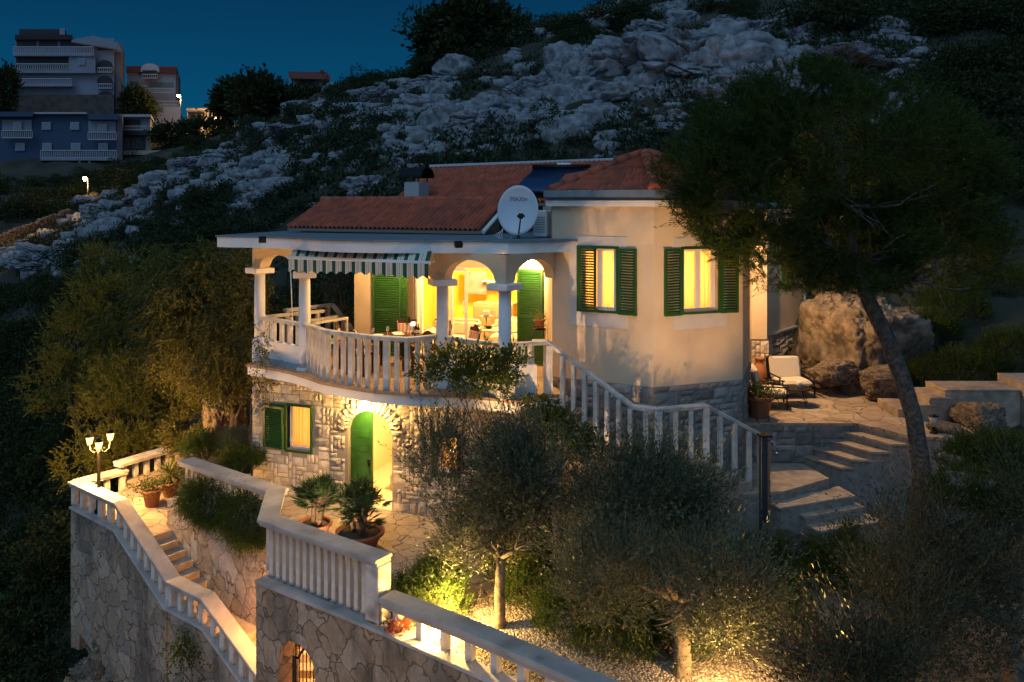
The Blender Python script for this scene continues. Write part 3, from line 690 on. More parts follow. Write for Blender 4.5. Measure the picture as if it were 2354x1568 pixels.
mb = MB(); mb.strip([tuple(Cl - cd * .5 + cn * .16), tuple(Cr + cd * .25 + cn * .16)], -.009, .05, .42); mb.build("wall_cap", M_cap, inner)

# ---- landing with the lamp and the two steps of pots
A0 = P(172, 1160, -.6); A1 = P(277, 1209, -.6); Bk = P(284, 1128, -.6); Bk2 = Vector((-8.9, 22.0, -.6))
A0 = Vector((-10.56, 20.0, -.6)); A1 = Vector((-8.80, 18.60, -.6)); Bk = Vector((-9.84, 20.96, -.6))
mb = MB(); mb.prism([tuple(v2(p)) for p in [A0, A1, (-7.95, 17.96), (-7.42, 18.62), (-7.0, 20.2), (-8.6, 22.2), (-9.4, 22.2), Bk]], -2.4, -.6)
tag(mb.build("landing", M_pave), kind="structure")
sd_ = Vector((.8, -.6)); od = A1
st = thing("outdoor_steps", "stone steps descending between two balustrades from the lamp landing", "steps")
# inner edge follows the wall, outer edge the balustrade
sn = Vector((-.6, -.8)); s_in0 = Cl - cd * .05 + cn * .16
def step(s0, s1, z, th=.9):
    a = v2(A1) + sd_ * s0; b = v2(A1) + sd_ * s1
    def inn(p):  # across to the inner wall
        t = (Cl + cn * .14 - p).dot(cn) / (Vector((.6, .8)).dot(cn)); return p + Vector((.6, .8)) * t
    mb = MB(); poly = [tuple(a), tuple(b), tuple(inn(b)), tuple(inn(a))]; mb.prism(poly, z - th, z - .03)
    ov = sd_ * .025; mb.prism([tuple(a), tuple(b + ov), tuple(inn(b) + ov), tuple(inn(a))], z - .029, z); return mb
zc_ = -.6; s = 1.06
for i in range(8):
    zc_ -= .155; mbs = step(s, s + .27, zc_); mbs.build("step", M_tread, st); s += .27
mbs = step(s, s + 1.0, zc_); mbs.build("step", M_tread, st); s += 1.0
for i in range(7):
    zc_ -= .155; mbs = step(s, s + .28, zc_); mbs.build("step", M_tread, st); s += .28
# outer wall and its balustrades
ow = thing("terrace_wall", "outer rubble wall of the stair terrace, stepping down on bare rock at the left", "wall")
on = Vector((-.6, -.8))
cor0 = v2(A0) + Vector((-.05, -.12)); a1 = v2(A1) + on * .14
pth = [cor0, a1, v2(A1) + sd_ * 2.06 + on * .14, v2(A1) + sd_ * 2.25 + on * .14]
zt = [-.64, -.64, -1.80, -1.82]
mb = MB()
segs = [(cor0, -.66, -3.4), (a1, -.66, -4.0), (v2(A1) + sd_ * 2.10 + on * .14, -1.82, -5.6)]
mb.strip([tuple(q[0]) for q in segs], [q[2] for q in segs], [q[1] for q in segs], .32)
mb.strip([tuple(cor0 + Vector((-.0, .01))), tuple(v2(Bk) + Vector((-.15, .1)))], -4, -.66, -.32)
a = v2(A1) + sd_ * 2.101; L_ = [(a + on * .10, -1.83), (v2(A1) + sd_ * 3.35 + on * .10, -1.83), (v2(A1) + sd_ * 5.6 + on * .10, -2.95)]
mb.strip([tuple(q[0]) for q in L_], [-7] * 3, [q[1] for q in L_], .30)
mb.build("stone_face", M_crazy, ow)
mb = MB(); mb.sweep([(q[0].x - on.x * .14, q[0].y - on.y * .14, q[1] + .05) for q in segs], .36, .05); mb.sweep([(q[0].x - on.x * .13, q[0].y - on.y * .13, q[1] + .05) for q in L_], .34, .05)
mb.build("wall_cap", M_cap, ow)
o3 = lambda s, z: (A1.x + sd_.x * s, A1.y + sd_.y * s, z)
bo = thing("balustrade", "white balustrade from the lamp corner sloping down along the upper steps", "balustrade")
l1 = [(A0.x + .0, A0.y - .02, -.61), (A1.x, A1.y, -.61), o3(2.12, -1.78)]
rail(bo, l1, .60, .34, .12, M_cap)
balusters(bo, [l1[0], l1[1]], .46, 6, .13, M_stone_w, ends=True); balusters(bo, [o3(.30, -.80), o3(2.0, -1.72)], .49, 7, .13, M_stone_w)
bo2 = thing("balustrade", "lower white balustrade continuing beside the last steps, below the sloping one", "balustrade")
l2 = [o3(2.08, -1.78), o3(3.38, -1.78), o3(5.6, -2.9)]
rail(bo2, l2, .60, .34, .12, M_cap)
balusters(bo2, [l2[0], o3(3.2, -1.78)], .48, 4, .13, M_stone_w); balusters(bo2, [o3(3.62, -1.92), o3(5.5, -2.85)], .49, 7, .13, M_stone_w)
bo3 = thing("balustrade", "short pale balustrade behind the street lamp, low length", "balustrade")
rail(bo3, [(A0.x, A0.y, -.6), (Bk.x + .05, Bk.y, -.6)], .56, .34, .12, M_stone_w); balusters(bo3, [(A0.x + .22, A0.y + .3, -.6), (Bk.x - .0, Bk.y - .1, -.6)], .46, 3, .13, M_stone_w)
bo4 = thing("balustrade", "short pale balustrade behind the yucca, raised above the low length", "balustrade")
E4 = Vector((-9.15, 22.0)); mb = MB(); mb.strip([(Bk.x - .1, Bk.y), (E4.x, E4.y)], -3, -.35, -.2); mb.build("footing", M_crazy2, bo4)
rail(bo4, [(Bk.x - .05, Bk.y - .25, -.35), (E4.x + .1, E4.y + .1, -.35)], .54, .34, .12, M_stone_w); balusters(bo4, [(Bk.x, Bk.y, -.35), (E4.x, E4.y, -.35)], .44, 5, .12, M_stone_w)
# cliff under the terrace
cm = rock_mesh("rocky_cliff", 33, 6, 1, .2, .14, 1.0, .06)
cl_ = [(-9.3 + i * .42, 19.75 - i * .36 + rnd.uniform(-.1, .25), -3.9 - i * .22 + rnd.uniform(-.2, .2), rnd.uniform(.7, 1.0), rnd.uniform(.7, .9), rnd.uniform(.7, 1.1), rnd.uniform(0, 6)) for i in range(10)]
cl_ += [(-9.6 + i * .55, 19.9 - i * .42 + rnd.uniform(-.3, .2), -5.3 - i * .2 + rnd.uniform(-.3, .3), rnd.uniform(.8, 1.3), rnd.uniform(.8, 1.0), rnd.uniform(.8, 1.3), rnd.uniform(0, 6)) for i in range(9)]
cl_ += [(-9.8 + i * .7, 19.6 - i * .5, -7.0, 1.5, 1.2, 1.6, rnd.uniform(0, 6)) for i in range(7)]
for i, (x, y, z, sx, sy, sz, rz_) in enumerate(cl_):
    o = bpy.data.objects.new("rocky_cliff", cm); COL.objects.link(o)
    o.location = (x, y, z); o.scale = (sx, sy, sz); o.rotation_euler = (0, 0, rz_); tag(o, kind="structure")
cm.materials.append(M_rockw)

# ---- right hand side: stairs from the balcony, landings, upper terrace
L_p, A_p, B_p = Vector((.82, 16.9)), Vector((2.73, 15.9)), Vector((4.63, 16.6))     # plan corners of the bay
ul = (A_p - L_p).normalized(); ur = (B_p - A_p).normalized(); nl = Vector((ul.y, -ul.x)); nrr = Vector((ur.y, -ur.x))
O = lambda s, o: L_p + ul * s + nl * o
bs = thing("balcony_steps", "stone steps falling from the balcony along the bay wall behind a white rail", "steps")
ZF = 2.95
s = .22; z = ZF
for i in range(6):
    z -= .178; mb = MB(); a0, a1_ = s, s + .285
    pl = [tuple(O(a0, .78)), tuple(O(a1_, .78)), tuple(O(a1_, .03)), tuple(O(a0, .03))]
    mb.prism(pl, -.1 if i > 0 else 1.5, z - .04); ov = .03
    mb.prism([tuple(O(a0, .80)), tuple(O(a1_ + ov, .80)), tuple(O(a1_ + ov, .03)), tuple(O(a0, .03))], z - .039, z); mb.build("step", M_tread, bs); s += .285
ZL1 = 1.88
k1 = A_p + (nl + nrr) / (1 + nl.dot(nrr)) * .80; k0 = A_p + (nl + nrr) / (1 + nl.dot(nrr)) * .03
Q2 = lambda s, o: A_p + ur * s + nrr * o
mb = MB(); pl = [tuple(O(s, .80)), tuple(k1), tuple(Q2(.66, .80)), tuple(Q2(.66, .03)), tuple(k0), tuple(O(s, .03))]
mb.prism(pl, -.1, ZL1 - .04); mb.prism(pl, ZL1 - .039, ZL1); mb.build("corner_landing", M_tread, bs)
s = .66; z = ZL1
for i in range(4):
    z -= .17; mb = MB(); mb.prism([tuple(Q2(s, .78)), tuple(Q2(s + .33, .78)), tuple(Q2(s + .33, .03)), tuple(Q2(s, .03))], -.1, z - (.008 if i == 3 else 0)); mb.build("step", M_tread, bs); s += .33
sr = thing("balcony_balustrade", "white stair balustrade descending from the balcony round the bay to the lower landing", "balustrade")
r0 = O(.21, .67); r1 = O(1.97, .67); r2 = A_p + (nl + nrr) / (1 + nl.dot(nrr)) * .67; r3 = Q2(.70, .70); r4 = Q2(1.95, .70)
rt = [(r0.x - .30, r0.y + .02, ZF), (r0.x, r0.y, ZF), (r1.x, r1.y, ZL1), (r2.x, r2.y, ZL1), (r3.x, r3.y, ZL1), (r4.x, r4.y, 1.20)]
rail(sr, rt, 1.05, .15, .075, M_stone_w, "handrail")
balusters(sr, [(r0.x + .02, r0.y, ZF - .05)], .98, 0, .1, M_stone_w) if False else None
balusters(sr, [(rt[0][0], rt[0][1], ZF), (r0.x - .04, r0.y, ZF)], .98, 2, .085, M_stone_w)
def slope_bal(p, q, n, sz, h):
    for i in range(n):
        t = i / (n - 1) if n > 1 else .5; c = Vector(p).lerp(Vector(q), t); mb = MB(); a = Vector(q) - Vector(p)
        mb.box((0, 0, (h - .14) / 2), (sz, sz, h + .14), bev=.006); o = mb.build("baluster", M_stone_w, sr); o.location = (c.x, c.y, c.z); o.rotation_euler = (0, 0, math.atan2(a.y, a.x))
slope_bal((O(.26, .70).x, O(.26, .70).y, ZF - .02), (O(.26, .70).x + .01, O(.26, .70).y, ZF - .02), 1, .13, .98)
slope_bal((O(.55, .70).x, O(.55, .70).y, ZF - .21), (O(1.93, .70).x, O(1.93, .70).y, ZL1), 7, .085, .98)
slope_bal((r2.x, r2.y, ZL1), (r2.x + .001, r2.y, ZL1), 1, .13, .98); c = r1.lerp(r2, .5); slope_bal((c.x, c.y, ZL1), (c.x + .001, c.y, ZL1), 1, .085, .98)
for t in (.36, .68): c = r2.lerp(r3, t); slope_bal((c.x, c.y, ZL1), (c.x + .001, c.y, ZL1), 1, .085, .98)
slope_bal((r3.x, r3.y, ZL1), (r3.x + .001, r3.y, ZL1), 1, .12, .98)
c = r3.lerp(r4, .25); slope_bal((c.x, c.y, ZL1 - .17), (r4.x - .27, r4.y - .1, 1.36), 3, .085, .98)
slope_bal((r4.x, r4.y, 1.20), (r4.x + .001, r4.y, 1.2), 1, .14, 1.0)

# landing L2, steps, upper terrace
mb = MB(); pl = [(4.35, 15.55), (5.2, 15.75), (6.32, 16.48), (6.06, 17.7), (4.4, 17.7), (4.66, 16.62)]
mb.prism(pl, -.2, 1.15); tag(mb.build("stair_landing_base", M_block_g), kind="structure")
mb = MB(); mb.prism(pl, 1.151, 1.20); tag(mb.build("stair_landing", M_tread), kind="structure")
us_ = thing("terrace_steps", "broad stone steps rising from the shower landing to the upper terrace", "steps")
for (x0, y0, x1, y1, z) in [(6.06, 17.56, 6.63, 16.62, 1.37), (6.28, 17.54, 6.86, 16.58, 1.54), (6.62, 17.5, 7.19, 16.55, 1.71), (6.93, 17.48, 7.59, 16.5, 1.88)]:
    mb = MB(); mb.prism([(x0, y0), (x1, y1), (x1 + 1.0, y1 + .05), (x0 + 1.0, y0 + .05)], -.2, z - .045); rs_ = mb.build("riser", M_block_g, us_); mb = MB()  # riser stone darker than the tread, its shade set in the colour
    mb.prism([(x0 - .03, y0), (x1 - .03, y1 - .03), (x1 + .6, y1 - .03), (x0 + .6, y0 + .05)], z - .044, z); mb.build("step", M_tread, us_)
ds_ = thing("garden_steps", "worn stone steps leading down from the shower landing towards the olives", "steps")
for (pts_, z) in [([(4.86, 15.62), (5.0, 15.35), (6.62, 15.98), (6.5, 16.5)], 1.03), ([(5.38, 15.6), (5.45, 15.38), (6.75, 15.85), (6.62, 16.2)], .86), ([(5.50, 15.45), (5.62, 15.1), (7.0, 15.6), (6.8, 16.0)], .69)]:
    mb = MB(); mb.prism(pts_, -.3, z - .045); mb.build("riser", M_block_g, ds_); mb = MB(); c = sum((Vector(p) for p in pts_), Vector((0, 0))) / 4  # dark riser colour carries the shade on the step fronts
    mb.prism([tuple(c + (Vector(p) - c) * 1.03) for p in pts_], z - .044, z); mb.build("step", M_tread, ds_)
ZP = 2.05
pl = [(4.75, 17.45), (7.27, 17.43), (7.92, 16.45), (9.1, 16.3), (9.6, 17.2), (9.4, 18.4), (8.3, 20.5), (7.6, 24), (5.4, 24), (4.6, 19)]
mb = MB(); mb.prism(pl, -.3, ZP - .06); tag(mb.build("upper_terrace_base", M_block_g), kind="structure")
c = Vector((7, 19.5)); mb = MB(); mb.prism([tuple(Vector(p) + (Vector(p) - c).normalized() * .03) for p in pl], ZP - .059, ZP); tag(mb.build("upper_terrace", M_pave), kind="structure")
# stepped low wall on the right
lw = thing("stepped_wall", "low stepped stone wall behind the pine trunk, climbing to the right", "wall")
for (x0, x1, yf, yb, z) in [(8.35, 9.0, 17.9, 18.9, 2.22), (8.62, 9.13, 17.58, 18.3, 2.39), (8.9, 9.52, 17.62, 18.6, 2.54), (9.25, 10.85, 17.66, 18.5, 2.70), (10.86, 13, 17.5, 18.5, 2.88)]:
    mb = MB(); mb.box(((x0 + x1) / 2, (yf + yb) / 2, (z + 1) / 2 - .025), (x1 - x0, yb - yf, z - 1 - .05)); mb.box(((x0 + x1) / 2, (yf + yb) / 2, z - .024), (x1 - x0 + .0, yb - yf + .03, .048), bev=.008)
    mb.build("wall_tier", M_tread, lw)
# wooden garden steps lower right
wsx = thing("wooden_steps", "two plank steps between dark shrubs, below the shower", "steps")
for (y, z, dp) in [(15.6, -.02, .55), (15.15, -.22, .22)]:
    c = P(1834, 1297 if z > -.1 else 1322, z)
    for i in range(int(dp / .11)):
        mb = MB(); mb.box((c.x, c.y - dp / 2 + .055 + i * .11, z), (.62, .10, .05), bev=.006); mb.build("plank", mat("weathered_plank" , (.30, .21, .13), .9, col2=(.2, .14, .09), scale=12) if "weathered_plank" not in MATS else MATS["weathered_plank"], wsx)
# ============================================================ THE HOUSE
villa = thing("house", "two-storey stone and cream rendered hillside house with red tiled roofs and lit arched balcony", "house", (0, 0, 0))
def ashlar(mb, p0, u, L, z0, z1, nrm, hole, seed, g=.105, dep=.035, flat=.0):
    """random-coursed rock-faced blocks, each its own island"""
    r = random.Random(seed); nx = int(L / g); nz = int((z1 - z0) / g); gx_, gz_ = L / nx, (z1 - z0) / nz; used = set()
    shapes = [(3, 1), (2, 1), (3, 2), (1, 2), (2, 3), (4, 2), (3, 2), (2, 1), (1, 1), (3, 1), (1, 2), (4, 1)]
    for j in range(nz):
        for i in range(nx):
            if (i, j) in used: continue
            r.shuffle(shapes)
            for (a, b) in shapes + [(1, 1)]:
                if i + a <= nx and j + b <= nz and all((i + x, j + y) not in used for x in range(a) for y in range(b)): break
            for x in range(a):
                for y in range(b): used.add((i + x, j + y))
            s0, s1, za, zb = i * gx_ + .008, (i + a) * gx_ - .008, z0 + j * gz_ + .008, z0 + (j + b) * gz_ - .008
            if hole(s0, s1, za, zb): continue
            bul = dep * r.uniform(.6, 1.3); vs = []
            kx, kz = r.uniform(-.2, .2), r.uniform(-.2, .2)
            for q in range(4):
                for p in range(4):
                    fs, fz = p / 3, q / 3; edge = p in (0, 3) or q in (0, 3)
                    fs2 = fs if edge else (fs - .5) * (1.35 if flat else 1.1) + .5 + r.uniform(-.14, .14); fz2 = fz if edge else (fz - .5) * (1.35 if flat else 1.1) + .5 + r.uniform(-.08, .08)
                    h = 0 if edge else bul * (1 + kx * (fs - .5) * 4 + kz * (fz - .5) * 4 + r.uniform(-.35, .35) * (1 - flat))
                    pt = Vector(p0) + Vector(u) * (s0 + (s1 - s0) * fs2) + Vector(nrm) * (h + .004); vs.append((pt.x, pt.y, za + (zb - za) * fz2))
            mb.add(vs, [(q * 4 + p, q * 4 + p + 1, q * 4 + p + 5, q * 4 + p + 4) for q in range(3) for p in range(3)])
def sW(px):
    r_ = (px - HX) / F; return (r_ * W0.y - W0.x) / (Wd.x - r_ * Wd.y)
nW = Vector((Wd.y, -Wd.x))
# --- ground floor stone wall
sd0, sd1 = sW(800), sW(901); zsp = 1.66; zcr = 2.12; sdc = (sd0 + sd1) / 2; hw = (sd1 - sd0) / 2
wl0, wl1 = sW(607), sW(714); wz0, wz1 = 1.06, 2.06
wr0, wr1 = sW(1000), sW(1052)
def arch_z(s): return zsp + (zcr - zsp) * math.sqrt(max(0, 1 - ((s - sdc) / hw) ** 2))
def hole(s0, s1, za, zb):
    if s1 > wl0 and s0 < wl1 and zb > wz0 and za < wz1: return True
    if s1 > wr0 and s0 < wr1 and zb > .95 and za < 1.75: return True
    if s1 > sd0 and s0 < sd1 and za < zsp + .02: return True
    cx, cz = (s0 + s1) / 2, (za + zb) / 2
    if zb > zsp and ((cx - sdc) / (hw + .28)) ** 2 + ((cz - zsp) / (zcr - zsp + .28)) ** 2 < 1: return True
    return False
LW = 6.9
mb = MB(); ashlar(mb, W0, Wd, LW, -.2, 2.72, nW, hole, 3, .100, .024)
# left return wall
back = Vector((.30, .95)).normalized(); nB = Vector((-back.y, back.x))
ashlar(mb, W0 + back * 3, -back, 3.0, -.2, 2.72, nB, lambda *a: False, 4)
# voussoirs
nv = 17
for i in range(nv):
    a0 = math.pi * i / nv + .02; a1 = math.pi * (i + 1) / nv - .02; vs = []; r_ = random.Random(i)
    for q in range(4):
        rr = q / 3 * .24 * (1 + .12 * (i % 3))
        for p in range(3):
            a = a0 + (a1 - a0) * p / 2; ex, ez = hw + rr, zcr - zsp + rr
            h = .0 if (q in (0, 3) and p != 1) else .055 * r_.uniform(.6, 1.3)
            pt = W0 + Wd * (sdc - math.cos(a) * ex) + nW * (h + .004); vs.append((pt.x, pt.y, zsp + math.sin(a) * ez))
    mb.add(vs, [(q * 3 + p, (q + 1) * 3 + p, (q + 1) * 3 + p + 1, q * 3 + p + 1) for q in range(3) for p in range(2)])
mb.build("stone_facing", M_block, villa)
mb = MB(); T = .35
mb.wallgrid(W0, W0 + Wd * (sd0 - .0005), -.3, 2.75, T, [(wl0, wl1, wz0, wz1)])
sarr = [sd0 + (sd1 - sd0) * i / 20 for i in range(21)]
mb.strip([tuple(W0 + Wd * s) for s in sarr], [arch_z(s) for s in sarr], 2.75, T)
mb.wallgrid(W0 + Wd * (sd1 + .0005), W0 + Wd * LW, -.3, 2.75, T, [(wr0 - sd1, wr1 - sd1, .95, 1.75)])
pB_ = W0 + back * 6.5; mb.strip([tuple(pB_), tuple(W0 + back * .01)], -.3, 2.75, T)
mb.build("ground_floor_wall", M_mortar, villa)
# reveal of door and window
mb = MB(); p = W0 + Wd * ((wl0 + wl1) / 2) + nW * -.12; 
# --- bedroom behind the door
def room(name, p0, u, s0, s1, z0, z1, depth, m, floor_m, off=T):
    n_ = Vector((-u.y, u.x)); a = Vector(p0) + u * s0 + n_ * (off + .002); b = Vector(p0) + u * s1 + n_ * (off + .002); c = b + n_ * depth; d = a + n_ * depth
    q = lambda v, z: (v.x, v.y, z)
    mb = MB(); mb.quad(q(a, z0), q(a, z1), q(d, z1), q(d, z0)); mb.quad(q(b, z0), q(c, z0), q(c, z1), q(b, z1)); mb.quad(q(d, z0), q(d, z1), q(c, z1), q(c, z0)); mb.quad(q(a, z1), q(b, z1), q(c, z1), q(d, z1))
    o1 = mb.build(name + "_wall", m, villa)
    mb = MB(); mb.quad(q(a - n_ * off, z0), q(b - n_ * off, z0), q(c, z0), q(d, z0)); mb.build(name + "_floor", floor_m, villa)
def lamp(name, loc, e_, col=(1, .60, .22), r=.06, parent=None):
    l = bpy.data.lights.new(name, 'POINT'); l.energy = e_; l.color = col; l.shadow_soft_size = r
    o = bpy.data.objects.new(name, l); COL.objects.link(o); o.location = loc; return o
room("bedroom", W0, Wd, sd0 - .6, sd1 + 1.0, .012, 2.6, 2.9, mat("warm_plaster", (.75, .60, .36), .9), mat("pale_floor", (.62, .50, .36), .5))
nb_ = -nW; pc = W0 + Wd * (sdc + .5) + nb_ * 1.5; lamp("bedroom_light", (pc.x, pc.y, 2.3), 480, (1, .62, .22), .12)
bed = thing("bed", "double bed with pale covers seen through the open arched door", "bed", (0, 0, 0))
pb = W0 + Wd * (sd1 + .05) + nb_ * 2.0; ab = math.atan2(Wd.y, Wd.x)
mb = MB(); mb.box((pb.x, pb.y, .20), (1.5, 1.7, .32), ab, bev=.03); mb.build("bed_base", mat("pink_valance", (.62, .42, .28), .9), bed)
mb = MB(); mb.box((pb.x, pb.y, .46), (1.46, 1.66, .2), ab, bev=.07); mb.build("mattress", M_linen, bed)
for sx in (-.35, .35):
    q = pb + Wd * sx + nb_ * .62; mb = MB(); mb.box((q.x, q.y, .64), (.55, .38, .15), ab, bev=.07); mb.build("pillow", M_cush, bed)
# --- arched green door leaf
door = thing("_tmp", None, None); bpy.data.objects.remove(door)
mb = MB(); dw = (sd1 - sd0) * .50
xs = [sd0 + dw * i / 10 for i in range(11)]
mb.strip([tuple(W0 + Wd * s - nW * .10) for s in xs], .02, [arch_z(s) - .012 for s in xs], .05)
dl = mb.build("entrance_door", M_green, villa)
mb = MB()
for zz_ in [i * .155 + .25 for i in range(9)]:
    mb.strip([tuple(W0 + Wd * s - nW * .092) for s in (sd0 + .07, sd0 + dw - .07)], zz_, zz_ + .143, .012)
mb.build("door_board", M_green, dl)
p = W0 + Wd * (sd0 + dw - .07) - nW * .07; mb = MB(); mb.box((p.x, p.y, .98), (.10, .05, .03), ab, bev=.008); mb.box((p.x, p.y, .95), (.04, .03, .16), ab, bev=.005); mb.build("handle", M_iron, dl)

# --- windows
M_curtain = bpy.data.materials.new("curtain_cloth"); M_curtain.use_nodes = True; t_ = M_curtain.node_tree; t_.nodes.remove(t_.nodes["Principled BSDF"])
tr_ = t_.nodes.new("ShaderNodeBsdfTranslucent"); tr_.inputs[0].default_value = (.9, .60, .34, 1); df_ = t_.nodes.new("ShaderNodeBsdfDiffuse"); df_.inputs[0].default_value = (.7, .55, .35, 1)
ms_ = t_.nodes.new("ShaderNodeMixShader"); ms_.inputs[0].default_value = .25; t_.links.new(tr_.outputs[0], ms_.inputs[1]); t_.links.new(df_.outputs[0], ms_.inputs[2]); t_.links.new(ms_.outputs[0], t_.nodes["Material Output"].inputs[0])
M_pane = bpy.data.materials.new("window_pane"); M_pane.use_nodes = True; t_ = M_pane.node_tree; t_.nodes.remove(t_.nodes["Principled BSDF"])
gl_ = t_.nodes.new("ShaderNodeBsdfGlossy"); gl_.inputs["Roughness"].default_value = .03; ts_ = t_.nodes.new("ShaderNodeBsdfTransparent"); ms_ = t_.nodes.new("ShaderNodeMixShader"); ms_.inputs[0].default_value = .07
t_.links.new(ts_.outputs[0], ms_.inputs[1]); t_.links.new(gl_.outputs[0], ms_.inputs[2]); t_.links.new(ms_.outputs[0], t_.nodes["Material Output"].inputs[0])
def louver(parent, a, b, z0, z1, nrm, name="shutter", label=None, slats=True, m=None, th=.035, solid_part=0):
    """louvred leaf between plan points a,b"""
    m = m or M_green; a = Vector(a); b = Vector(b); u = (b - a).normalized(); L = (b - a).length; ang = math.atan2(u.y, u.x); f = .055
    mb = MB(); c = (a + b) / 2
    for (s, wd_) in ((f / 2, f), (L - f / 2, f)):
        q = a + u * s; mb.box((q.x, q.y, (z0 + z1) / 2), (wd_, th, z1 - z0), ang, bev=.005)
    rails_ = [z0 + f / 2, z1 - f / 2] + ([(z0 + z1) / 2] if solid_part == 0 and z1 - z0 > 1.6 else [])
    for z in rails_: mb.box((c.x, c.y, z), (L - 2 * f, th * .9, f), ang)
    fr = mb.build(name, m, parent)
    if label: fr['label'] = label
    mb = MB(); n = int((z1 - z0 - 2 * f) / .052); rot = Matrix.Rotation(ang, 3, 'Z') @ Matrix.Rotation(R(38), 3, 'X')
    for i in range(n):
        z = z0 + f + (i + .5) * (z1 - z0 - 2 * f) / n; mb.box((c.x, c.y, z), (L - 2 * f - .006, .042, .008), rot=rot)
    mb.build("louvre_slats", m, fr); return fr
def window(p0, u, s0, s1, z0, z1, inset, energy=10, leaves=2, curtain=True, name="window", green_frame=True, half=None, depth=1.3):
    """window in the wall line p0+u*s (outer face), frame set back by inset; a lit curtained room stands behind"""
    p0 = Vector(p0); n_ = Vector((-u.y, u.x)); ang = math.atan2(u.y, u.x); mb = MB()
    def at(s, o): q = p0 + u * s + n_ * o; return q
    W_ = s1 - s0; f = .05
    for s in (s0 + f / 2, s1 - f / 2): q = at(s, inset); mb.box((q.x, q.y, (z0 + z1) / 2), (f, .06, z1 - z0), ang)
    for z in (z0 + f / 2, z1 - f / 2): q = at((s0 + s1) / 2, inset); mb.box((q.x, q.y, z), (W_ - 2 * f, .058, f), ang)
    if leaves == 2:
        q = at((s0 + s1) / 2, inset - .005); mb.box((q.x, q.y, (z0 + z1) / 2), (.10, .06, z1 - z0 - 2 * f), ang)
        for s in (s0 + f, s1 - f): 
            q = at(s + (.02 if s < (s0 + s1) / 2 else -.02), inset - .008); mb.box((q.x, q.y, (z0 + z1) / 2), (.04, .06, z1 - z0 - 2 * f), ang)
    fr = mb.build(name, M_pvc, villa)
    mb = MB(); a, b = at(s0 + .02, inset), at(s1 - .02, inset); mb.quad((a.x, a.y, z0 + .02), (b.x, b.y, z0 + .02), (b.x, b.y, z1 - .02), (a.x, a.y, z1 - .02)); mb.build("pane", M_pane, fr)
    if green_frame:
        mb = MB(); g = .05
        for s in (s0 - g / 2, s1 + g / 2): q = at(s, -.018); mb.box((q.x, q.y, (z0 + z1) / 2), (g, .05, z1 - z0 + 2 * g), ang, bev=.004)
        for z in (z0 - g / 2, z1 + g / 2): q = at((s0 + s1) / 2, -.018); mb.box((q.x, q.y, z), (W_, .048, g), ang)
        mb.build("green_frame", M_green, fr)
    if curtain:
        mb = MB(); n = 50; c0, c1 = s0 - .05, s1 + .05; rings = []
        for i in range(n + 1):
            s = c0 + (c1 - c0) * i / n; q = at(s, inset + .18 + .022 * math.sin(i * 1.15) + .012 * math.sin(i * .43)); rings.append([Vector((q.x, q.y, z0 - .1)), Vector((q.x, q.y, z1 + .05))])
        mb.rings(rings, closed=False, caps=False, smooth=True); mb.build("curtain", M_curtain, fr)
    # lit room behind
    mb = MB(); a, b = at(s0 - .25, inset + .06), at(s1 + .25, inset + .06); c, d = at(s1 + .25, inset + depth), at(s0 - .25, inset + depth); q3 = lambda v, z: (v.x, v.y, z); za, zb = z0 - .3, z1 + .2
    mb.quad(q3(a, za), q3(a, zb), q3(d, zb), q3(d, za)); mb.quad(q3(b, za), q3(c, za), q3(c, zb), q3(b, zb)); mb.quad(q3(d, za), q3(d, zb), q3(c, zb), q3(c, za)); mb.quad(q3(a, zb), q3(b, zb), q3(c, zb), q3(d, zb)); mb.quad(q3(a, za), q3(d, za), q3(c, za), q3(b, za))
    mb.build("room_lining", MATS["warm_plaster"], fr)
    q = at((s0 + s1) / 2, inset + depth * .75); lamp("room_light", (q.x, q.y, (z0 + z1) / 2 + .1), energy * 2.0, (1, .60, .20), .25)
    return fr
# lower left window
wn = window(W0, Wd, (wl0 + wl1) / 2, wl1, wz0, wz1, .14, 15, leaves=1); wn['label'] = "ground floor window left of the arched door, its left half behind a louvred shutter"
# dark left half + its shutter slightly ajar
mb = MB(); q0, q1 = W0 + Wd * wl0 - nW * .16, W0 + Wd * ((wl0 + wl1) / 2) - nW * .16; mb.quad((q0.x, q0.y, wz0), (q1.x, q1.y, wz0), (q1.x, q1.y, wz1), (q0.x, q0.y, wz1)); mb.build("dark_pane", M_glass, villa)
mb = MB(); g = .05
for s in (wl0 + g / 2,): q = W0 + Wd * s + nW * .02; mb.box((q.x, q.y, (wz0 + wz1) / 2), (g, .05, wz1 - wz0), ab)
q = W0 + Wd * ((wl0 * 3 + wl1) / 4) + nW * .02
for z in (wz0 + .025, wz1 - .025): mb.box((q.x, q.y, z), ((wl1 - wl0) / 2 - g, .048, g), ab)
mb.build("shutter_frame", M_green, villa)
a = W0 + Wd * (wl0 + .03) + nW * .06; louver(villa, a, a + (Wd * math.cos(.14) + nW * math.sin(.14)) * ((wl1 - wl0) / 2 - .02), wz0 + .02, wz1 - .02, nW)
# lower right window behind the olive, with a table lamp inside
wn = window(W0, Wd, wr0, wr1, .95, 1.75, .14, 5, leaves=1, curtain=False); wn['label'] = "ground floor window right of the arched door, half hidden by the olive"
q = W0 + Wd * (wr1 - .12) - nW * .55; tl = thing("table_lamp", "small glowing table lamp inside the window behind the olive tree", "lamp")
mb = MB(); mb.lathe([(.09, 1.32), (.13, 1.20)], (q.x, q.y, 0), 16); mb.build("lamp_shade", emit("lamp_shade_glow", (1, .55, .2), 6), tl)
mb = MB(); mb.lathe([(.07, .90), (.02, .94), (.05, 1.05), (.012, 1.12), (.012, 1.2)], (q.x, q.y, 0), 12); mb.build("lamp_base", M_pot, tl)

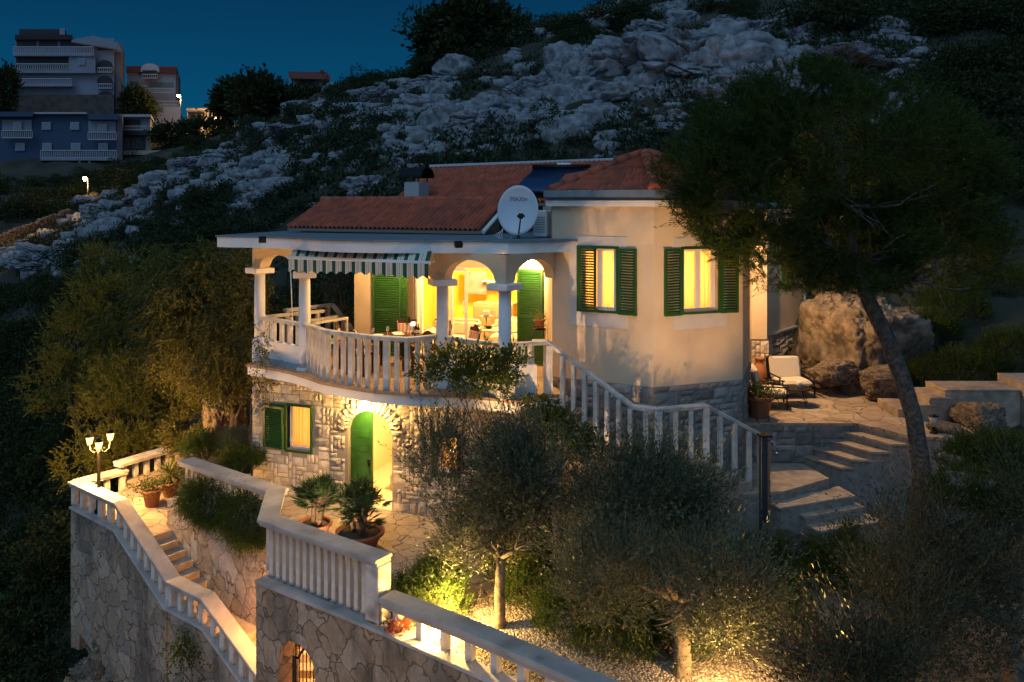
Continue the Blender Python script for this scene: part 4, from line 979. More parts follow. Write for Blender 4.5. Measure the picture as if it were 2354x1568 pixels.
# --- balcony slab following the bowed front
edge = [(569, 837), (620, 845), (670, 854), (705, 864), (743, 877), (792, 886), (859, 897), (935, 903), (1006, 905), (1060, 908), (1120, 913), (1182, 921)]
bow = [P(x, y, ZF) for x, y in edge]
inner_pts = [(1.1, 16.3), (.82, 16.9), (.8, 19.3), (-3.9, 20.6), (-5.0, 21.6)]
poly = [tuple(v2(p)) for p in bow] + inner_pts
mb = MB(); mb.prism(poly, 2.70, ZF - .06); mb.build("balcony_slab", M_white, villa)
cen = Vector((-2.5, 18.4)); out = [tuple(v2(p) + (v2(p) - cen).normalized() * .05) for p in bow] + [tuple(Vector(p)) for p in inner_pts]
mb = MB(); mb.prism(out, ZF - .059, ZF); mb.build("balcony_floor", M_tile_b, villa)
# columns
cols = [P(597, 829, ZF), P(700, 851, ZF), P(1017, 891, ZF), P(1160, 915, ZF)]
ZC = 5.14
for i, c in enumerate(cols):
    a_ = [0.25, -.30, -.20, .35][i]; hz_ = [.55, 0, .62, .62][i]
    mb = MB(); mb.lathe([(.125, ZF + hz_), (.128, ZF + hz_ + .4), (.122, ZC - .12)], (c.x, c.y, 0), 28)
    mb.box((c.x, c.y, ZF + (.5 if hz_ else .95) / 2), (.33, .33, (.5 if hz_ else .95)), a_ if i != 1 else -.5, bev=.02) if hz_ else mb.box((c.x, c.y, ZF + .02), (.26, .26, .08), -.5, bev=.01)
    if hz_: mb.lathe([(.16, ZF + .48), (.13, ZF + hz_ + .02)], (c.x, c.y, 0), 28)
    col_ = mb.build("column", M_white, villa)
    mb = MB(); mb.box((c.x, c.y, ZC - .055), (.50, .50, .125), a_ + .55, bev=.012); mb.build("capital", M_white, col_)
# beams with arches
def beam(p, q, s_in0, s_in1, rise, z0=ZC + .01, z1=5.70, th=.24):
    p, q = v2(p), v2(q); u = (q - p).normalized(); L = (q - p).length; nn = Vector((-u.y, u.x)); n = 22
    a, b = s_in0, L - s_in1; ss = [-.12, a - .001] + [a + (b - a) * i / n for i in range(n + 1)] + [b + .001, L + .12]
    zz = [z0, z0] + [z0 + rise * math.sqrt(max(0, 1 - ((i / n - .5) * 2) ** 2)) for i in range(n + 1)] + [z0, z0]
    mb = MB(); mb.strip([tuple(p + u * s - nn * th / 2) for s in ss], zz, z1, th); return mb.build("arched_beam", M_stucco, villa)
Wl, Wr = Vector((-3.9, 20.45)), Vector((.72, 19.0)); uw = (Wr - Wl).normalized(); nw = Vector((uw.y, -uw.x))
beam(cols[0], cols[1], .16, .16, .34); beam(cols[1], cols[2], .20, .20, .40); beam(cols[2], cols[3], .14, .14, .42); beam(cols[3], L_p + Vector((.02, .1)), .14, .10, .42)
# side beam going back on the left
beam((-4.9, 22.0), cols[0], .3, .2, .4)
# roof slab of the balcony
re = [(499, 568), (529, 569), (600, 570), (669, 573), (700, 575.5), (739, 578.5), (790, 580.5), (860, 582), (950, 582.5), (1050, 582.5), (1168, 583)]
zr0, zr1 = 5.70, 5.95
rp = [P(x, y, zr0) for x, y in re]
poly = [tuple(v2(p)) for p in rp] + [(1.30, 16.66), (1.0, 17.6), (1.0, 21), (-3.0, 24), (-5.2, 23.5)]
mb = MB(); mb.prism(poly, zr0, zr1 - .03); mb.build("flat_roof", M_white, villa)
cen = Vector((-2.5, 19)); po = [tuple(v2(p) + (v2(p) - cen).normalized() * .04) for p in rp] + [tuple(Vector(p)) for p in [(1.32, 16.6), (1.0, 17.6), (1.0, 21), (-3.0, 24), (-5.2, 23.5)]]
mb = MB(); mb.prism(po, zr1 - .029, zr1 + .012); mb.build("roof_edging", M_zinc, villa)
# half walls
for (a, b) in ((cols[0], cols[1]), (cols[2], cols[3])):
    a, b = v2(a), v2(b); u = (b - a).normalized(); mb = MB(); nn = Vector((u.y, -u.x))
    mb.strip([tuple(a + u * .1 + nn * .07), tuple(b - u * .1 + nn * .07)], ZF, ZF + .52, .14); mb.build("parapet", M_white, villa)
    mb = MB(); mb.strip([tuple(a + u * .1 + nn * .09), tuple(b - u * .05 + nn * .09)], ZF, ZF + .13, .012); mb.build("blue_skirting", mat("blue_grey_paint", (.30, .36, .38), .8) if "blue_grey_paint" not in MATS else MATS["blue_grey_paint"], villa)
ps_ = Vector((.46, 15.98)); a = v2(cols[3]); mb = MB(); u = (ps_ - a).normalized(); nn = Vector((u.y, -u.x)); mb.strip([tuple(a + u * .15 + nn * .07), tuple(ps_ + nn * .07)], ZF, ZF + .62, .14); mb.build("parapet", M_white, villa)
# balcony balustrade
bb = thing("balcony_railing", "white bowed railing of flat balusters round the front of the balcony", "railing")
bowr = [Vector((cols[1].x + .02, cols[1].y - .08, ZF))] + [P(x, y, ZF) + Vector((.0, .13, 0)) for x, y in [(743, 877), (792, 886), (859, 897), (935, 903)]] + [Vector((cols[2].x - .1, cols[2].y + .02, ZF))]
rail(bb, bowr, 1.07, .17, .08, M_stone_w, "handrail")
balusters(bb, [bowr[0] + Vector((.12, -.1, 0))] + bowr[1:], .99, 18, .085, M_stone_w, wide=4)
for (a, b, n) in ((cols[0], cols[1], 5), (cols[2], cols[3], 6)):
    rail(bb, [(a.x, a.y, ZF), (b.x, b.y, ZF)], 1.05, .16, .07, M_stone_w, "handrail"); a3 = Vector(a).lerp(Vector(b), .16); b3 = Vector(a).lerp(Vector(b), .86); a3.z = b3.z = ZF + .5
    balusters(bb, [a3, b3], .48, n, .085, M_stone_w)
rail(bb, [(cols[3].x, cols[3].y, ZF), (.40, 16.02, ZF), (.66, 16.12, ZF)], 1.05, .15, .07, M_stone_w, "handrail")
balusters(bb, [(.08, 15.88, ZF + .6), (.34, 15.97, ZF + .6)], .4, 3, .07, M_stone_w)
sb = thing("balcony_railing", "warm lit side railing at the left rear of the balcony with a sloping stair rail", "railing")
rail(sb, [(cols[0].x, cols[0].y + .05, ZF), (-4.75, 20.8, ZF)], 1.05, .15, .07, M_stone_w, "handrail"); balusters(sb, [(-5.6, 19.3, ZF), (-4.85, 20.6, ZF)], .97, 6, .085, M_stone_w)
rail(sb, [(-5.75, 20.9, ZF), (-4.83, 22.1, ZF)], 1.05, .15, .08, M_stone_w, "handrail"); balusters(sb, [(-5.7, 21.0, ZF), (-4.9, 22.0, ZF)], .97, 5, .10, M_stone_w)
rail(sb, [(-4.8, 22.1, ZF), (-4.05, 21.0, ZF - .5)], 1.05, .12, .07, M_stone_w, "handrail"); balusters(sb, [(-4.6, 21.8, ZF - .2), (-4.15, 21.1, ZF - .45)], .97, 3, .08, M_stone_w)

# --- living room wall with the wide doorway
def sw(px): r_ = (px - HX) / F; return (r_ * Wl.y - Wl.x) / (uw.x - r_ * uw.y)
LWW = (Wr - Wl).length; h0, h1 = sw(950), sw(1192)
mb = MB(); mb.wallgrid(Wl, Wr, ZF, 5.7, .3, [(h0, h1, ZF - .001, 5.18)]); mb.build("balcony_wall", M_stucco, villa)
mb = MB(); mb.strip([tuple(Wr + Vector((-.001, .0))), tuple(L_p + Vector((.02, -.0)))][::-1], ZF, 6.6, -.18) if False else mb.strip([tuple(L_p), tuple(Vector((.72, 19.3)))], ZF, 6.6, -.25); mb.build("side_wall", M_stucco, villa)
mb = MB(); mb.strip([(-3.9, 23.0), tuple(Wl + Vector((0, .01)))], ZF, 5.7, .3); mb.build("side_wall", M_stucco, villa)
room("living_room", Wl, uw, h0 - .9, h1 + .5, ZF + .012, 5.55, 3.0, M_stucco2, MATS["pale_floor"], .3)
nwi = -nw; q = Wl + uw * ((h0 + h1) / 2) + nwi * 1.6; lamp("living_room_light", (q.x, q.y, 5.2), 480, (1, .68, .25), .2)
aw = math.atan2(uw.y, uw.x)
def Wp(px, o, z):  # point on the wall line at px, o metres in front (towards the camera)
    q = Wl + uw * sw(px) + nw * o; return Vector((q.x, q.y, z))
# doorway frame + sliding leaf
mb = MB()
for px, wd_ in ((955, .07), (966, .05), (1190, .06)): p = Wp(px, -.08, 4.07); mb.box(p, (wd_, .10, 2.22), aw)
p0_, p1_ = Wp(955, -.08, 5.16), Wp(1190, -.08, 5.16); c = (p0_ + p1_) / 2; mb.box((c.x, c.y, 5.155), ((p1_ - p0_).length, .09, .05), aw)
fd = mb.build("door_frame", M_pvc, villa)
mb = MB(); 
for px in (1032, 1066): p = Wp(px, -.16, 4.05); mb.box(p, (.07, .05, 2.1), aw)
for z in (3.04, 5.08): a, b = Wp(1032, -.16, z), Wp(1066, -.16, z); c = (a + b) / 2; mb.box(c, ((b - a).length - .07, .048, .08), aw)
mb.build("sliding_leaf", M_pvc, fd); p = Wp(1064, -.11, 4.2); mb = MB(); mb.tube([p + Vector((0, 0, .16)), p + Vector((-.03, -.05, .14)), p + Vector((-.03, -.05, -.14)), p + Vector((0, 0, -.16))], .012, 6); mb.build("handle", M_pvc, fd)
# door shutters
l1_ = louver(villa, v2(Wp(858, .05, 0)), v2(Wp(924, .05, 0)), ZF + .03, 5.16, nw, label="closed louvred green door shutter left of the lit doorway"); louver(villa, v2(Wp(926, .07, 0)), v2(Wp(946, .26, 0)), ZF + .03, 5.16, nw)
louver(villa, v2(Wp(1190, .05, 0)), v2(Wp(1250, .10, 0)), ZF + .03, 5.14, nw, label="louvred green door shutter at the right of the lit doorway"); a = Wp(1256, .06, 0); louver(villa, v2(a), v2(a) + Vector((.05, -.30)), ZF + .5, 5.14, nw)
for (x0, x1) in ((858, 924), (1191, 1250)):
    mb = MB(); a, b = Wp(x0, .02, 4.1), Wp(x1, .02, 4.1); c = (a + b) / 2; mb.box(c, ((b - a).length, .02, 2.1), aw); mb.build("door_backing", M_green, villa)

# --- bay: rendered upper part, stone plinth
sA = (A_p - L_p).length; sB = (B_p - A_p).length; zpl = 3.14; ztop = 6.62
def sl(px, p0, u): r_ = (px - HX) / F; return (r_ * p0.y - p0.x) / (u.x - r_ * u.y)
w1 = (sl(1332, L_p, ul), sl(1417, L_p, ul), 4.56, 5.78); w2 = (sl(1569, A_p, ur), sl(1649, A_p, ur), 4.56, 5.78)
mb = MB(); mb.wallgrid(L_p, A_p, zpl, ztop, .25, [w1]); mb.wallgrid(A_p, B_p, zpl, ztop, .25, [w2])
C_p = Vector((5.35, 18.6)); Dp = Vector((5.35, 21.7))
mb.strip([tuple(B_p), tuple(C_p), tuple(Dp)], zpl, ztop, .25); mb.build("bay_wall", M_stucco, villa)
mb = MB()
ashlar(mb, L_p + ul * .0, ul, sA, 1.6, zpl, nl, lambda *a: False, 8, .11, .022, 1); ashlar(mb, A_p, ur, sB, -.1, zpl, nrr, lambda *a: False, 9, .11, .022, 1)
ub = (C_p - B_p).normalized(); ashlar(mb, B_p, ub, (C_p - B_p).length, 1.9, zpl, Vector((ub.y, -ub.x)), lambda *a: False, 10, .11, .022, 1)
mb.build("plinth_facing", M_block_g, villa)
mb = MB(); mb.strip([tuple(L_p + nl * -.002), tuple(A_p - (nl + nrr) * .002), tuple(B_p - nrr * .002), tuple(C_p)], -.2, zpl - .001, .25); mb.build("plinth", M_mortar, villa)
for (p0_, u_, wv, sl_, n_) in ((L_p, ul, w1, 0, nl), (A_p, ur, w2, 1, nrr)):
    wn = window(p0_, u_, wv[0], wv[1], wv[2], wv[3], .12, 34 if sl_ == 0 else 30); wn['label'] = "lit window on the left face of the corner bay" if sl_ == 0 else "lit window on the right face of the corner bay"
    ang_ = math.atan2(u_.y, u_.x)
    c = p0_ + u_ * ((wv[0] + wv[1]) / 2) + n_ * .004; wd_ = (wv[1] - wv[0]); mb = MB()
    for (zz0, zz1) in ((5.83, 6.02), (4.22, 4.51)): mb.box((c.x, c.y, (zz0 + zz1) / 2), (wd_ + .44, .03, zz1 - zz0), ang_, bev=.003)
    for sg in (-1, 1): q = p0_ + u_ * ((wv[0] + wv[1]) / 2 + sg * (wd_ / 2 + .135)) + n_ * .004; mb.box((q.x, q.y, 5.17), (.17, .03, 1.316), ang_)
    mb.build("window_surround", M_trim, villa)
    hwv = wd_ / 2
    # right leaf folded flat on the wall, left leaf: ajar across the opening (left window) / folded flat (right window)
    b0 = p0_ + u_ * (wv[1] + .045) + n_ * .05; louver(villa, b0, b0 + u_ * hwv + n_ * .02, 4.50, 5.80, n_)
    if sl_ == 0: a0 = p0_ + u_ * (wv[0] + .0) + n_ * .05; louver(villa, a0, a0 + u_ * hwv + n_ * .04, 4.52, 5.82, n_, label="louvred shutter half closed over the lit window")
    else: a0 = p0_ + u_ * (wv[0] - .045 - hwv) + n_ * .07; louver(villa, a0, a0 + u_ * hwv - n_ * .02, 4.50, 5.80, n_)
# white band, gutter
def bay_path(off):
    k_ = lambda p, a, b: p + (a + b) / (1 + a.dot(b)) * off; nb2 = Vector((ub.y, -ub.x))
    return [L_p + nl * off - ul * .1, k_(A_p, nl, nrr), k_(B_p, nrr, nb2), C_p + nb2 * off]
mb = MB(); mb.strip([tuple(p) for p in bay_path(.10)], 6.62, 6.735, .4); mb.build("cornice_band", M_white, villa)
mb = MB(); mb.strip([tuple(p) for p in bay_path(.04)], 6.736, 6.80, .3); mb.build("shadow_gap", M_zinc, villa)
mb = MB(); mb.strip([tuple(p) for p in bay_path(.20)], 6.80, 6.94, .14); mb.build("gutter", M_zinc, villa)
# rest of the upper storey behind
mb = MB(); mb.prism([(.98, 17.3), (2.8, 16.5), (4.2, 16.95), (5.05, 18.7), (5.05, 21.6), (4.5, 24), (-3.3, 25), (-3.3, 23.5), (.9, 22.5)], 5.96, 6.60); mb.build("loft_mass", M_stucco, villa)
# right rear wing
mb = MB(); E0, E1, E2 = Vector((5.3, 21.7)), Vector((6.25, 21.65)), Vector((6.62, 21.95)); E3 = Vector((8.55, 24.25))
ue = (E3 - E2).normalized(); ne = Vector((ue.y, -ue.x)); se = lambda px: ((px - HX) / F * E2.y - E2.x) / (ue.x - (px - HX) / F * ue.y)
wE = (se(1797), se(1817), 4.32, 5.6)
mb.strip([tuple(E0), tuple(E1)], 3.14, 6.5, .3); mb.box((6.42, 21.62, 4.82), (.40, .30, 3.36), .0)
mb.wallgrid(E2, E3, 3.14, 6.5, .3, [wE]); mb.build("rear_wall", M_stucco, villa)
for (p_, u_, l_, zt_, n_, sd_i) in ((E0, (E1 - E0).normalized(), .95, 3.12, Vector((0, -1)), 12), (Vector((6.20, 21.42)), Vector((1, 0)), .46, 3.12, Vector((0, -1)), 13), (E2 + ne * .05, ue, 3.0, 3.10, ne, 14)):
    mb = MB(); ashlar(mb, p_, u_, l_, 2.0, zt_, n_, lambda *a: False, sd_i); mb.build("rear_plinth", M_block, villa)
rwl = thing("terrace_front_wall", "grey block retaining wall under the lounge terrace, behind the shower landing", "wall"); mb = MB(); ashlar(mb, Vector((4.72, 17.425)), Vector((1, -.006)), 2.5, 1.2, 1.99, Vector((0, -1)), lambda *a: False, 21, .12, .02, 1); mb.build("block_facing", M_block_g, rwl)
mb = MB(); mb.strip([tuple(E0 + Vector((0, .02))), tuple(E1 + Vector((0, .02)))], 1.9, 3.1, .3); mb.box((6.43, 21.64, 2.55), (.42, .40, 1.1)); mb.strip([tuple(E2 + ne * .04), tuple(E3 + ne * .04)], 1.9, 3.1, .3)
mb.build("rear_plinth_core", M_mortar, villa)
mb = MB(); mb.strip([tuple(E2 + ne * .12), tuple(E3 + ne * .12)], 3.12, 3.17, .2); mb.build("plinth_cap", M_cap, villa)
wn = window(E2, ue, wE[0], wE[1], wE[2], wE[3], .12, 8, leaves=1, curtain=False); wn['label'] = "narrow shuttered window on the rear wing"
a = E2 + ue * wE[0] + ne * .05; louver(villa, a, E2 + ue * wE[1] + ne * .07, 4.32, 5.62, ne)
for sdn in (6.66, 8.5):
    p = Vector((sdn, 21.75 if sdn < 7 else 24.0)); mb = MB(); mb.tube([(p.x, p.y, 6.4), (p.x, p.y, 3.2), (p.x, p.y - .12, 3.1), (p.x, p.y - .12, 2.05)], .055, 8); mb.build("downpipe", M_zinc, villa)

# --- tiled roofs
def tiled(name, e0, e1, r0, r1, pitch=.118, rowl=.30, amp=.042, parent=villa, m=None):
    """tile field between eave e0-e1 and ridge r0-r1; round-backed tiles in stepped rows"""
    e0, e1, r0, r1 = map(Vector, (e0, e1, r0, r1)); We = (e1 - e0).length; H = ((r0 + r1) / 2 - (e0 + e1) / 2).length
    nc = max(2, int(We / pitch)); nrw = max(2, int(H / rowl)); nrm = (e1 - e0).cross(r0 - e0).normalized(); nrm = nrm if nrm.z > 0 else -nrm; mb = MB(); ns = 8
    for j in range(nrw):
        t0, t1 = j / nrw, (j + 1) / nrw + .02
        for i in range(nc):
            vs = []
            for q, t in enumerate((t0, t1)):
                t = min(1, t)
                for k_ in range(ns + 1):
                    s = (i + k_ / ns) / nc; b = e0.lerp(e1, s).lerp(r0.lerp(r1, s), t); ph = k_ / ns
                    h = amp * (math.cos(2 * math.pi * ph) * .5 + .5) ** .7 * 1.6 + (.012 if q == 0 else 0)
                    vs.append(b + nrm * h)
            for k_ in range(ns + 1): 
                s = (i + k_ / ns) / nc; b = e0.lerp(e1, s).lerp(r0.lerp(r1, s), t0); ph = k_ / ns; vs.append(b + nrm * (amp * (math.cos(2 * math.pi * ph) * .5 + .5) ** .7 * 1.6 - .004))
            n1_ = ns + 1
            mb.add(vs, [(k_, k_ + 1, n1_ + k_ + 1, n1_ + k_) for k_ in range(ns)] + [(2 * n1_ + k_, 2 * n1_ + k_ + 1, k_ + 1, k_) for k_ in range(ns)], True)
    o = mb.build(name, m or M_roof, parent); mb = MB(); d_ = nrm * -.02
    mb.add([e0 + d_, e1 + d_, r1 + d_, r0 + d_, e0 + d_ * 4, e1 + d_ * 4, r1 + d_ * 4, r0 + d_ * 4], [(0, 1, 2, 3), (7, 6, 5, 4), (0, 4, 5, 1), (1, 5, 6, 2), (2, 6, 7, 3), (3, 7, 4, 0)]); mb.build("roof_deck", M_mortar, o); return o
def ridge(a, b, r=.11, parent=villa, n=None, name="ridge_tiles", m=None):
    a, b = Vector(a), Vector(b); L = (b - a).length; n = n or max(2, int(L / .33)); mb = MB()
    for i in range(n):
        p, q = a.lerp(b, i / n), a.lerp(b, min(1, (i + 1.08) / n)); mb.tube([p, q], [r * 1.08, r * .92], 10)
    return mb.build(name, m or M_roof, parent)
# lower front roof over the living room
e0, e1 = D(660, 524, 20.2), D(1104, 531, 18.55); r0_, r1_ = D(748, 461, 21.9), D(1166, 461, 20.1)
tiled("tiled_roof", e0, e1, r0_, r1_); ridge(r0_ + Vector((-.1, 0, .02)), r1_ + Vector((.1, 0, .02)), .085)
mb = MB(); bk0, bk1 = r0_ + Vector((.25, 2.0, -.6)), r1_ + Vector((.25, 1.2, -.4)); mb.add([r0_, r1_, bk1, bk0], [(0, 1, 2, 3)]); mb.build("back_slope", M_roof, villa)
mb = MB(); u_ = (v2(e1) - v2(e0)).normalized(); mb.strip([tuple(v2(e0) + Vector((.25, .30))), tuple(v2(e1) + Vector((-.15, .28)))], 5.96, 6.12, .3)
mb.strip([tuple(v2(e1) + Vector((-.2, .3))), tuple(v2(r1_) + Vector((-.2, 0)))], [5.96, 5.96], [6.06, 6.66], .2); mb.strip([tuple(v2(e0) + Vector((.3, .3))), tuple(v2(r0_) + Vector((.2, 0)))], [5.96, 5.96], [6.06, 6.66], -.2)
mb.build("attic_wall", M_mortar, villa)
mb = MB(); mb.tube([e1 + Vector((.06, 0, -.03)), r1_ + Vector((.06, 0, -.03))], .05, 6); mb.build("verge_board", M_white, villa)
# higher main roof
f0, f1 = D(905, 466, 21.6), D(1290, 466, 20.0); g0_, g1_ = D(990, 387, 25.2), D(1400, 372, 23.6)
tiled("tiled_roof", f0, f1, g0_, g1_)
mb = MB(); mb.sweep([g0_ + Vector((0, 0, .10)), g1_ + Vector((.7, 0, .12))], .28, .07); mb.build("ridge_flashing", mat("pale_flashing", (.42, .46, .48), .5), villa)
mb = MB(); mb.add([g0_, g1_, g1_ + Vector((1.2, 3.4, -1.3)), g0_ + Vector((1.2, 3.4, -1.3))], [(0, 1, 2, 3)]); mb.add([f0, g0_, g0_ + Vector((0, 0, -1.6)), f0 + Vector((0, 0, -.6))], [(0, 1, 2, 3)]); mb.build("back_slope", M_roof, villa)
# hip roof over the bay
apx = D(1483, 358, 18.3); bp_ = bay_path(.16); zz6 = 6.90
b3 = [Vector((p.x, p.y, zz6)) for p in bp_]; b3[0] = D(1263, 448, 17.35); b3[0].z = zz6
tiled("hip_roof", b3[0], b3[1], apx + Vector((-.35, .2, -.02)), apx, .15, .30); tiled("hip_roof", b3[1], b3[2], apx, apx + Vector((.02, .02, 0)), .15, .30); tiled("hip_roof", b3[2], b3[3], apx, apx + Vector((.3, 1.2, 0)), .15, .30)
mb = MB(); mb.add([b3[0], apx, g1_ + Vector((.8, 0, 0)), D(1300, 400, 21)], [(0, 1, 2, 3)]); mb.add([apx, b3[3], b3[3] + Vector((0, 3, 0)), g1_ + Vector((2, 0, 0))], [(0, 1, 2, 3)]); mb.build("back_slope", M_roof, villa)
ridge(b3[0] + Vector((0, .0, .05)), apx + Vector((-.1, 0, .06)), .10, name="hip_tiles"); ridge(b3[1] + Vector((0, 0, .05)), apx + Vector((0, 0, .06)), .12, name="hip_tiles"); ridge(b3[2] + Vector((0, 0, .05)), apx + Vector((.05, 0, .06)), .12, name="hip_tiles")
ridge(apx + Vector((0, 0, .06)), g1_ + Vector((.2, 0, .05)), .10)
# chimney
cc = D(957, 440, 21.6); ch = thing("chimney", "square grey chimney with a curved metal cowl, left of the main red roof", "chimney", (cc.x, cc.y, 6.4), -.5)
mb = MB(); mb.box((0, 0, .35), (.46, .46, .95), bev=.01); mb.build("shaft", M_trim if False else mat("grey_render", (.36, .37, .37), .9, bump=.3), ch)
mb = MB(); n = 12; rg_ = []
for i in range(n + 1):
    a = math.pi * i / n; rg_.append([Vector((x, -math.cos(a) * .30, .95 + math.sin(a) * .26 + dz)) for x, dz in ((-.36, 0), (.36, 0), (.36, -.02), (-.36, -.02))])
mb.rings(rg_, smooth=False); 
for x in (-.2, .2):
    for y in (-.2, .2): mb.box((x, y, .90), (.025, .025, .20))
mb.build("cowl", M_iron, ch)
# solar collector
q0, q1, q2, q3 = D(1178, 447, 20.6) + Vector((0, -.1, .10)), D(1262, 452, 20.3) + Vector((0, -.1, .10)), D(1352, 396, 23.0) + Vector((0, -.1, .10)), D(1228, 396, 23.4) + Vector((0, -.1, .10))
so_ = thing("solar_collector", "dark blue solar tube collector lying on the main tiled roof behind the dish", "solar panel"); M_tube = mat("blue_vacuum_tube", (.006, .028, .10), .25, spec=.8); mb = MB()
for i in range(24): t = (i + .5) / 24; mb.tube([q0.lerp(q1, t), q3.lerp(q2, t)], .024, 6)
mb.build("tubes", M_tube, so_); mb = MB(); mb.tube([q3 + Vector((-.05, 0, .04)), q2 + Vector((.05, 0, .04))], .075, 10); mb.build("header_pipe", M_iron, so_); mb = MB(); mb.add([q0 + Vector((0, 0, -.06)), q1 + Vector((0, 0, -.06)), q2 + Vector((0, 0, -.06)), q3 + Vector((0, 0, -.06))], [(0, 1, 2, 3)]); mb.build("reflector", mat("dark_reflector", (.01, .02, .05), .4), so_)
a_, b_ = q3.lerp(q2, .42) + Vector((0, -.0, .12)), q3.lerp(q2, .68) + Vector((0, 0, .12)); mb = MB(); mb.tube([a_, b_], .04, 8); mb.build("label_strip", M_white, so_)
# ============================================================ FITTINGS, LAMPS, FURNITURE
# satellite dish
dc = D(1191, 484, 16.75); dish = thing("satellite_dish", "large white satellite dish on the flat balcony roof", "satellite dish", (dc.x, dc.y, dc.z))
rotd = Matrix.Rotation(R(-14), 3, 'Z') @ Matrix.Rotation(R(80), 3, 'X')      # dish axis (local +Z) looks to the camera
mb = MB(); rings = []
for j in range(9):
    r_ = .02 + j / 8; rings.append([rotd @ Vector((.415 * r_ * math.cos(a), .50 * r_ * math.sin(a), .10 * (r_ ** 2) - .05)) for a in [2 * math.pi * k / 48 for k in range(48)]])
back_ = [[p - rotd @ Vector((0, 0, .015)) for p in r] for r in reversed(rings)]
mb.rings(rings + back_, smooth=True, caps=False); mb.build("reflector", M_dish, dish)
tx = bpy.data.curves.new("t", 'FONT'); tx.body = "MAXtv"; tx.size = .125; tx.extrude = .001; tx.align_x = 'CENTER'; to = bpy.data.objects.new("t", tx); COL.objects.link(to)
dg = bpy.context.evaluated_depsgraph_get(); me = bpy.data.meshes.new_from_object(to.evaluated_get(dg)); bpy.data.objects.remove(to)
for v in me.vertices:
    x, y = v.co.x, v.co.y + .20; v.co = rotd @ Vector((x, y, .10 * ((x / .415) ** 2 + (y / .5) ** 2) - .05 + .012 + v.co.z))
me.materials.clear(); link("lettering", me, M_logo, dish)
f_ = rotd @ Vector((.16, -.18, .42)); mb = MB(); mb.tube([rotd @ Vector((.03, -.49, .02)), f_], .016, 6); mb.build("feed_arm", mat("rusty_arm", (.16, .09, .06), .8), dish)
mb = MB(); mb.box(f_, (.10, .10, .06), rot=rotd, bev=.01); mb.box(f_ + Vector((.0, -.04, .0)), (.16, .04, .03), rot=rotd, bev=.005); mb.build("receiver", M_iron, dish)
mb = MB(); mb.tube([(0, .12, -.05), (0, .14, -.82)], .035, 8); mb.box((0, .14, -.79), (.3, .3, .03)); mb.build("mast", M_zinc, dish)
for k_ in range(4): 
    mb = MB(); mb.tube([(-.25 + .04 * k_, .05, -.15 - .05 * k_), (-.34 - .05 * k_, -.02, -.5), (-.28 + .03 * k_, -.06, -.76 + .02 * k_), (-.15, 0, -.55), (-.02, .1, -.3)], .006, 5); mb.build("cable", M_pvc, dish)
# white outdoor unit beside the dish
ac = D(1247, 517, 17.3); acu = thing("outdoor_unit", "white ventilation cabinet on the flat roof right of the satellite dish", "outdoor unit", (ac.x, ac.y, 5.965), -.42)
mb = MB(); mb.box((0, 0, .29), (.30, .34, .55), bev=.02); mb.build("casing", M_pvc, acu); mb = MB(); mb.lathe([(.06, 0), (.06, .06)], (0, 0, 0), 12); me = mb.mesh("cap")
mb = MB()
for i in range(7): mb.box((0, -.176, .12 + i * .05), (.24, .008, .012))
mb.build("grille", M_zinc, acu)
# two small floodlights under the roof edge
for i, (px, py, lab) in enumerate([(603, 551, "small dark floodlight on the roof edge near its left end"), (1053, 562, "small dark floodlight on the roof edge near the satellite dish")]):
    p = D(px, py, 17.1 if i == 0 else 15.85); fl = thing("floodlight", lab, "floodlight", p, .3); mb = MB(); mb.box((0, -.02, 0), (.15, .12, .10), rot=Matrix.Rotation(R(28), 3, 'X'), bev=.01); mb.build("housing", M_iron, fl); mb = MB(); mb.box((.04, .05, .03), (.05, .12, .05)); mb.build("bracket", M_zinc, fl)
# awning
awn = thing("awning", "green and white striped roll-out awning with scalloped valance over the balcony", "awning")
Mg = mat("awning_green", (.012, .085, .055), .9); Mw = mat("awning_cream", (.85, .72, .56), .9, island=.06); Ml = mat("awning_line", (.16, .14, .12), .9)
b0, b1 = D(664, 592, 17.35), D(985, 605, 15.75); t0, t1 = D(672, 574, 17.75), D(992, 577, 16.15)
bars = MB(); bars.tube([b0 + Vector((-.02, 0, 0)), b1 + Vector((.02, 0, 0))], .038, 10); bars.build("front_bar", M_pvc, awn)
ns = 14; mg, mw, ml = MB(), MB(), MB()
def awq(mb, s0, s1, up=.0):
    a, b, c, d = b0.lerp(b1, s0), b0.lerp(b1, s1), t0.lerp(t1, s1), t0.lerp(t1, s0); o_ = Vector((0, -.001, .001)) * up; mb.quad(a + o_, b + o_, c + o_, d + o_)
def valq(mb, s0, s1, up=0, n=6):
    for i in range(n):
        a, b = s0 + (s1 - s0) * i / n, s0 + (s1 - s0) * (i + 1) / n; hz = lambda s: .27 + .028 * math.cos(s * ns * 2 * math.pi) + .014 * math.sin(s * 9)
        p, q = b0.lerp(b1, a), b0.lerp(b1, b); wv = lambda s: Vector((0, -.02 + .012 * math.sin(s * ns * math.pi), 0)); o_ = Vector((0, -.002, 0)) * up
        mb.quad(p + o_ + Vector((0, -.03, 0)), q + o_ + Vector((0, -.03, 0)), q + Vector((0, 0, -hz(b))) + wv(b) + o_, p + Vector((0, 0, -hz(a))) + wv(a) + o_)
for i in range(ns):
    a, w_ = i / ns, 1 / ns
    awq(mg, a + w_ * .62, a + w_); valq(mg, a + w_ * .62, a + w_); awq(mw, a, a + w_ * .62); valq(mw, a, a + w_ * .62)
    for q in (.12, .26, .33, .50): awq(ml, a + w_ * q, a + w_ * (q + .03), 1.5); valq(ml, a + w_ * q, a + w_ * (q + .03), 1.5, 1)
cv = mw.build("cover", Mw, awn); mg.build("green_stripes", Mg, cv); ml.build("thin_lines", Ml, cv)
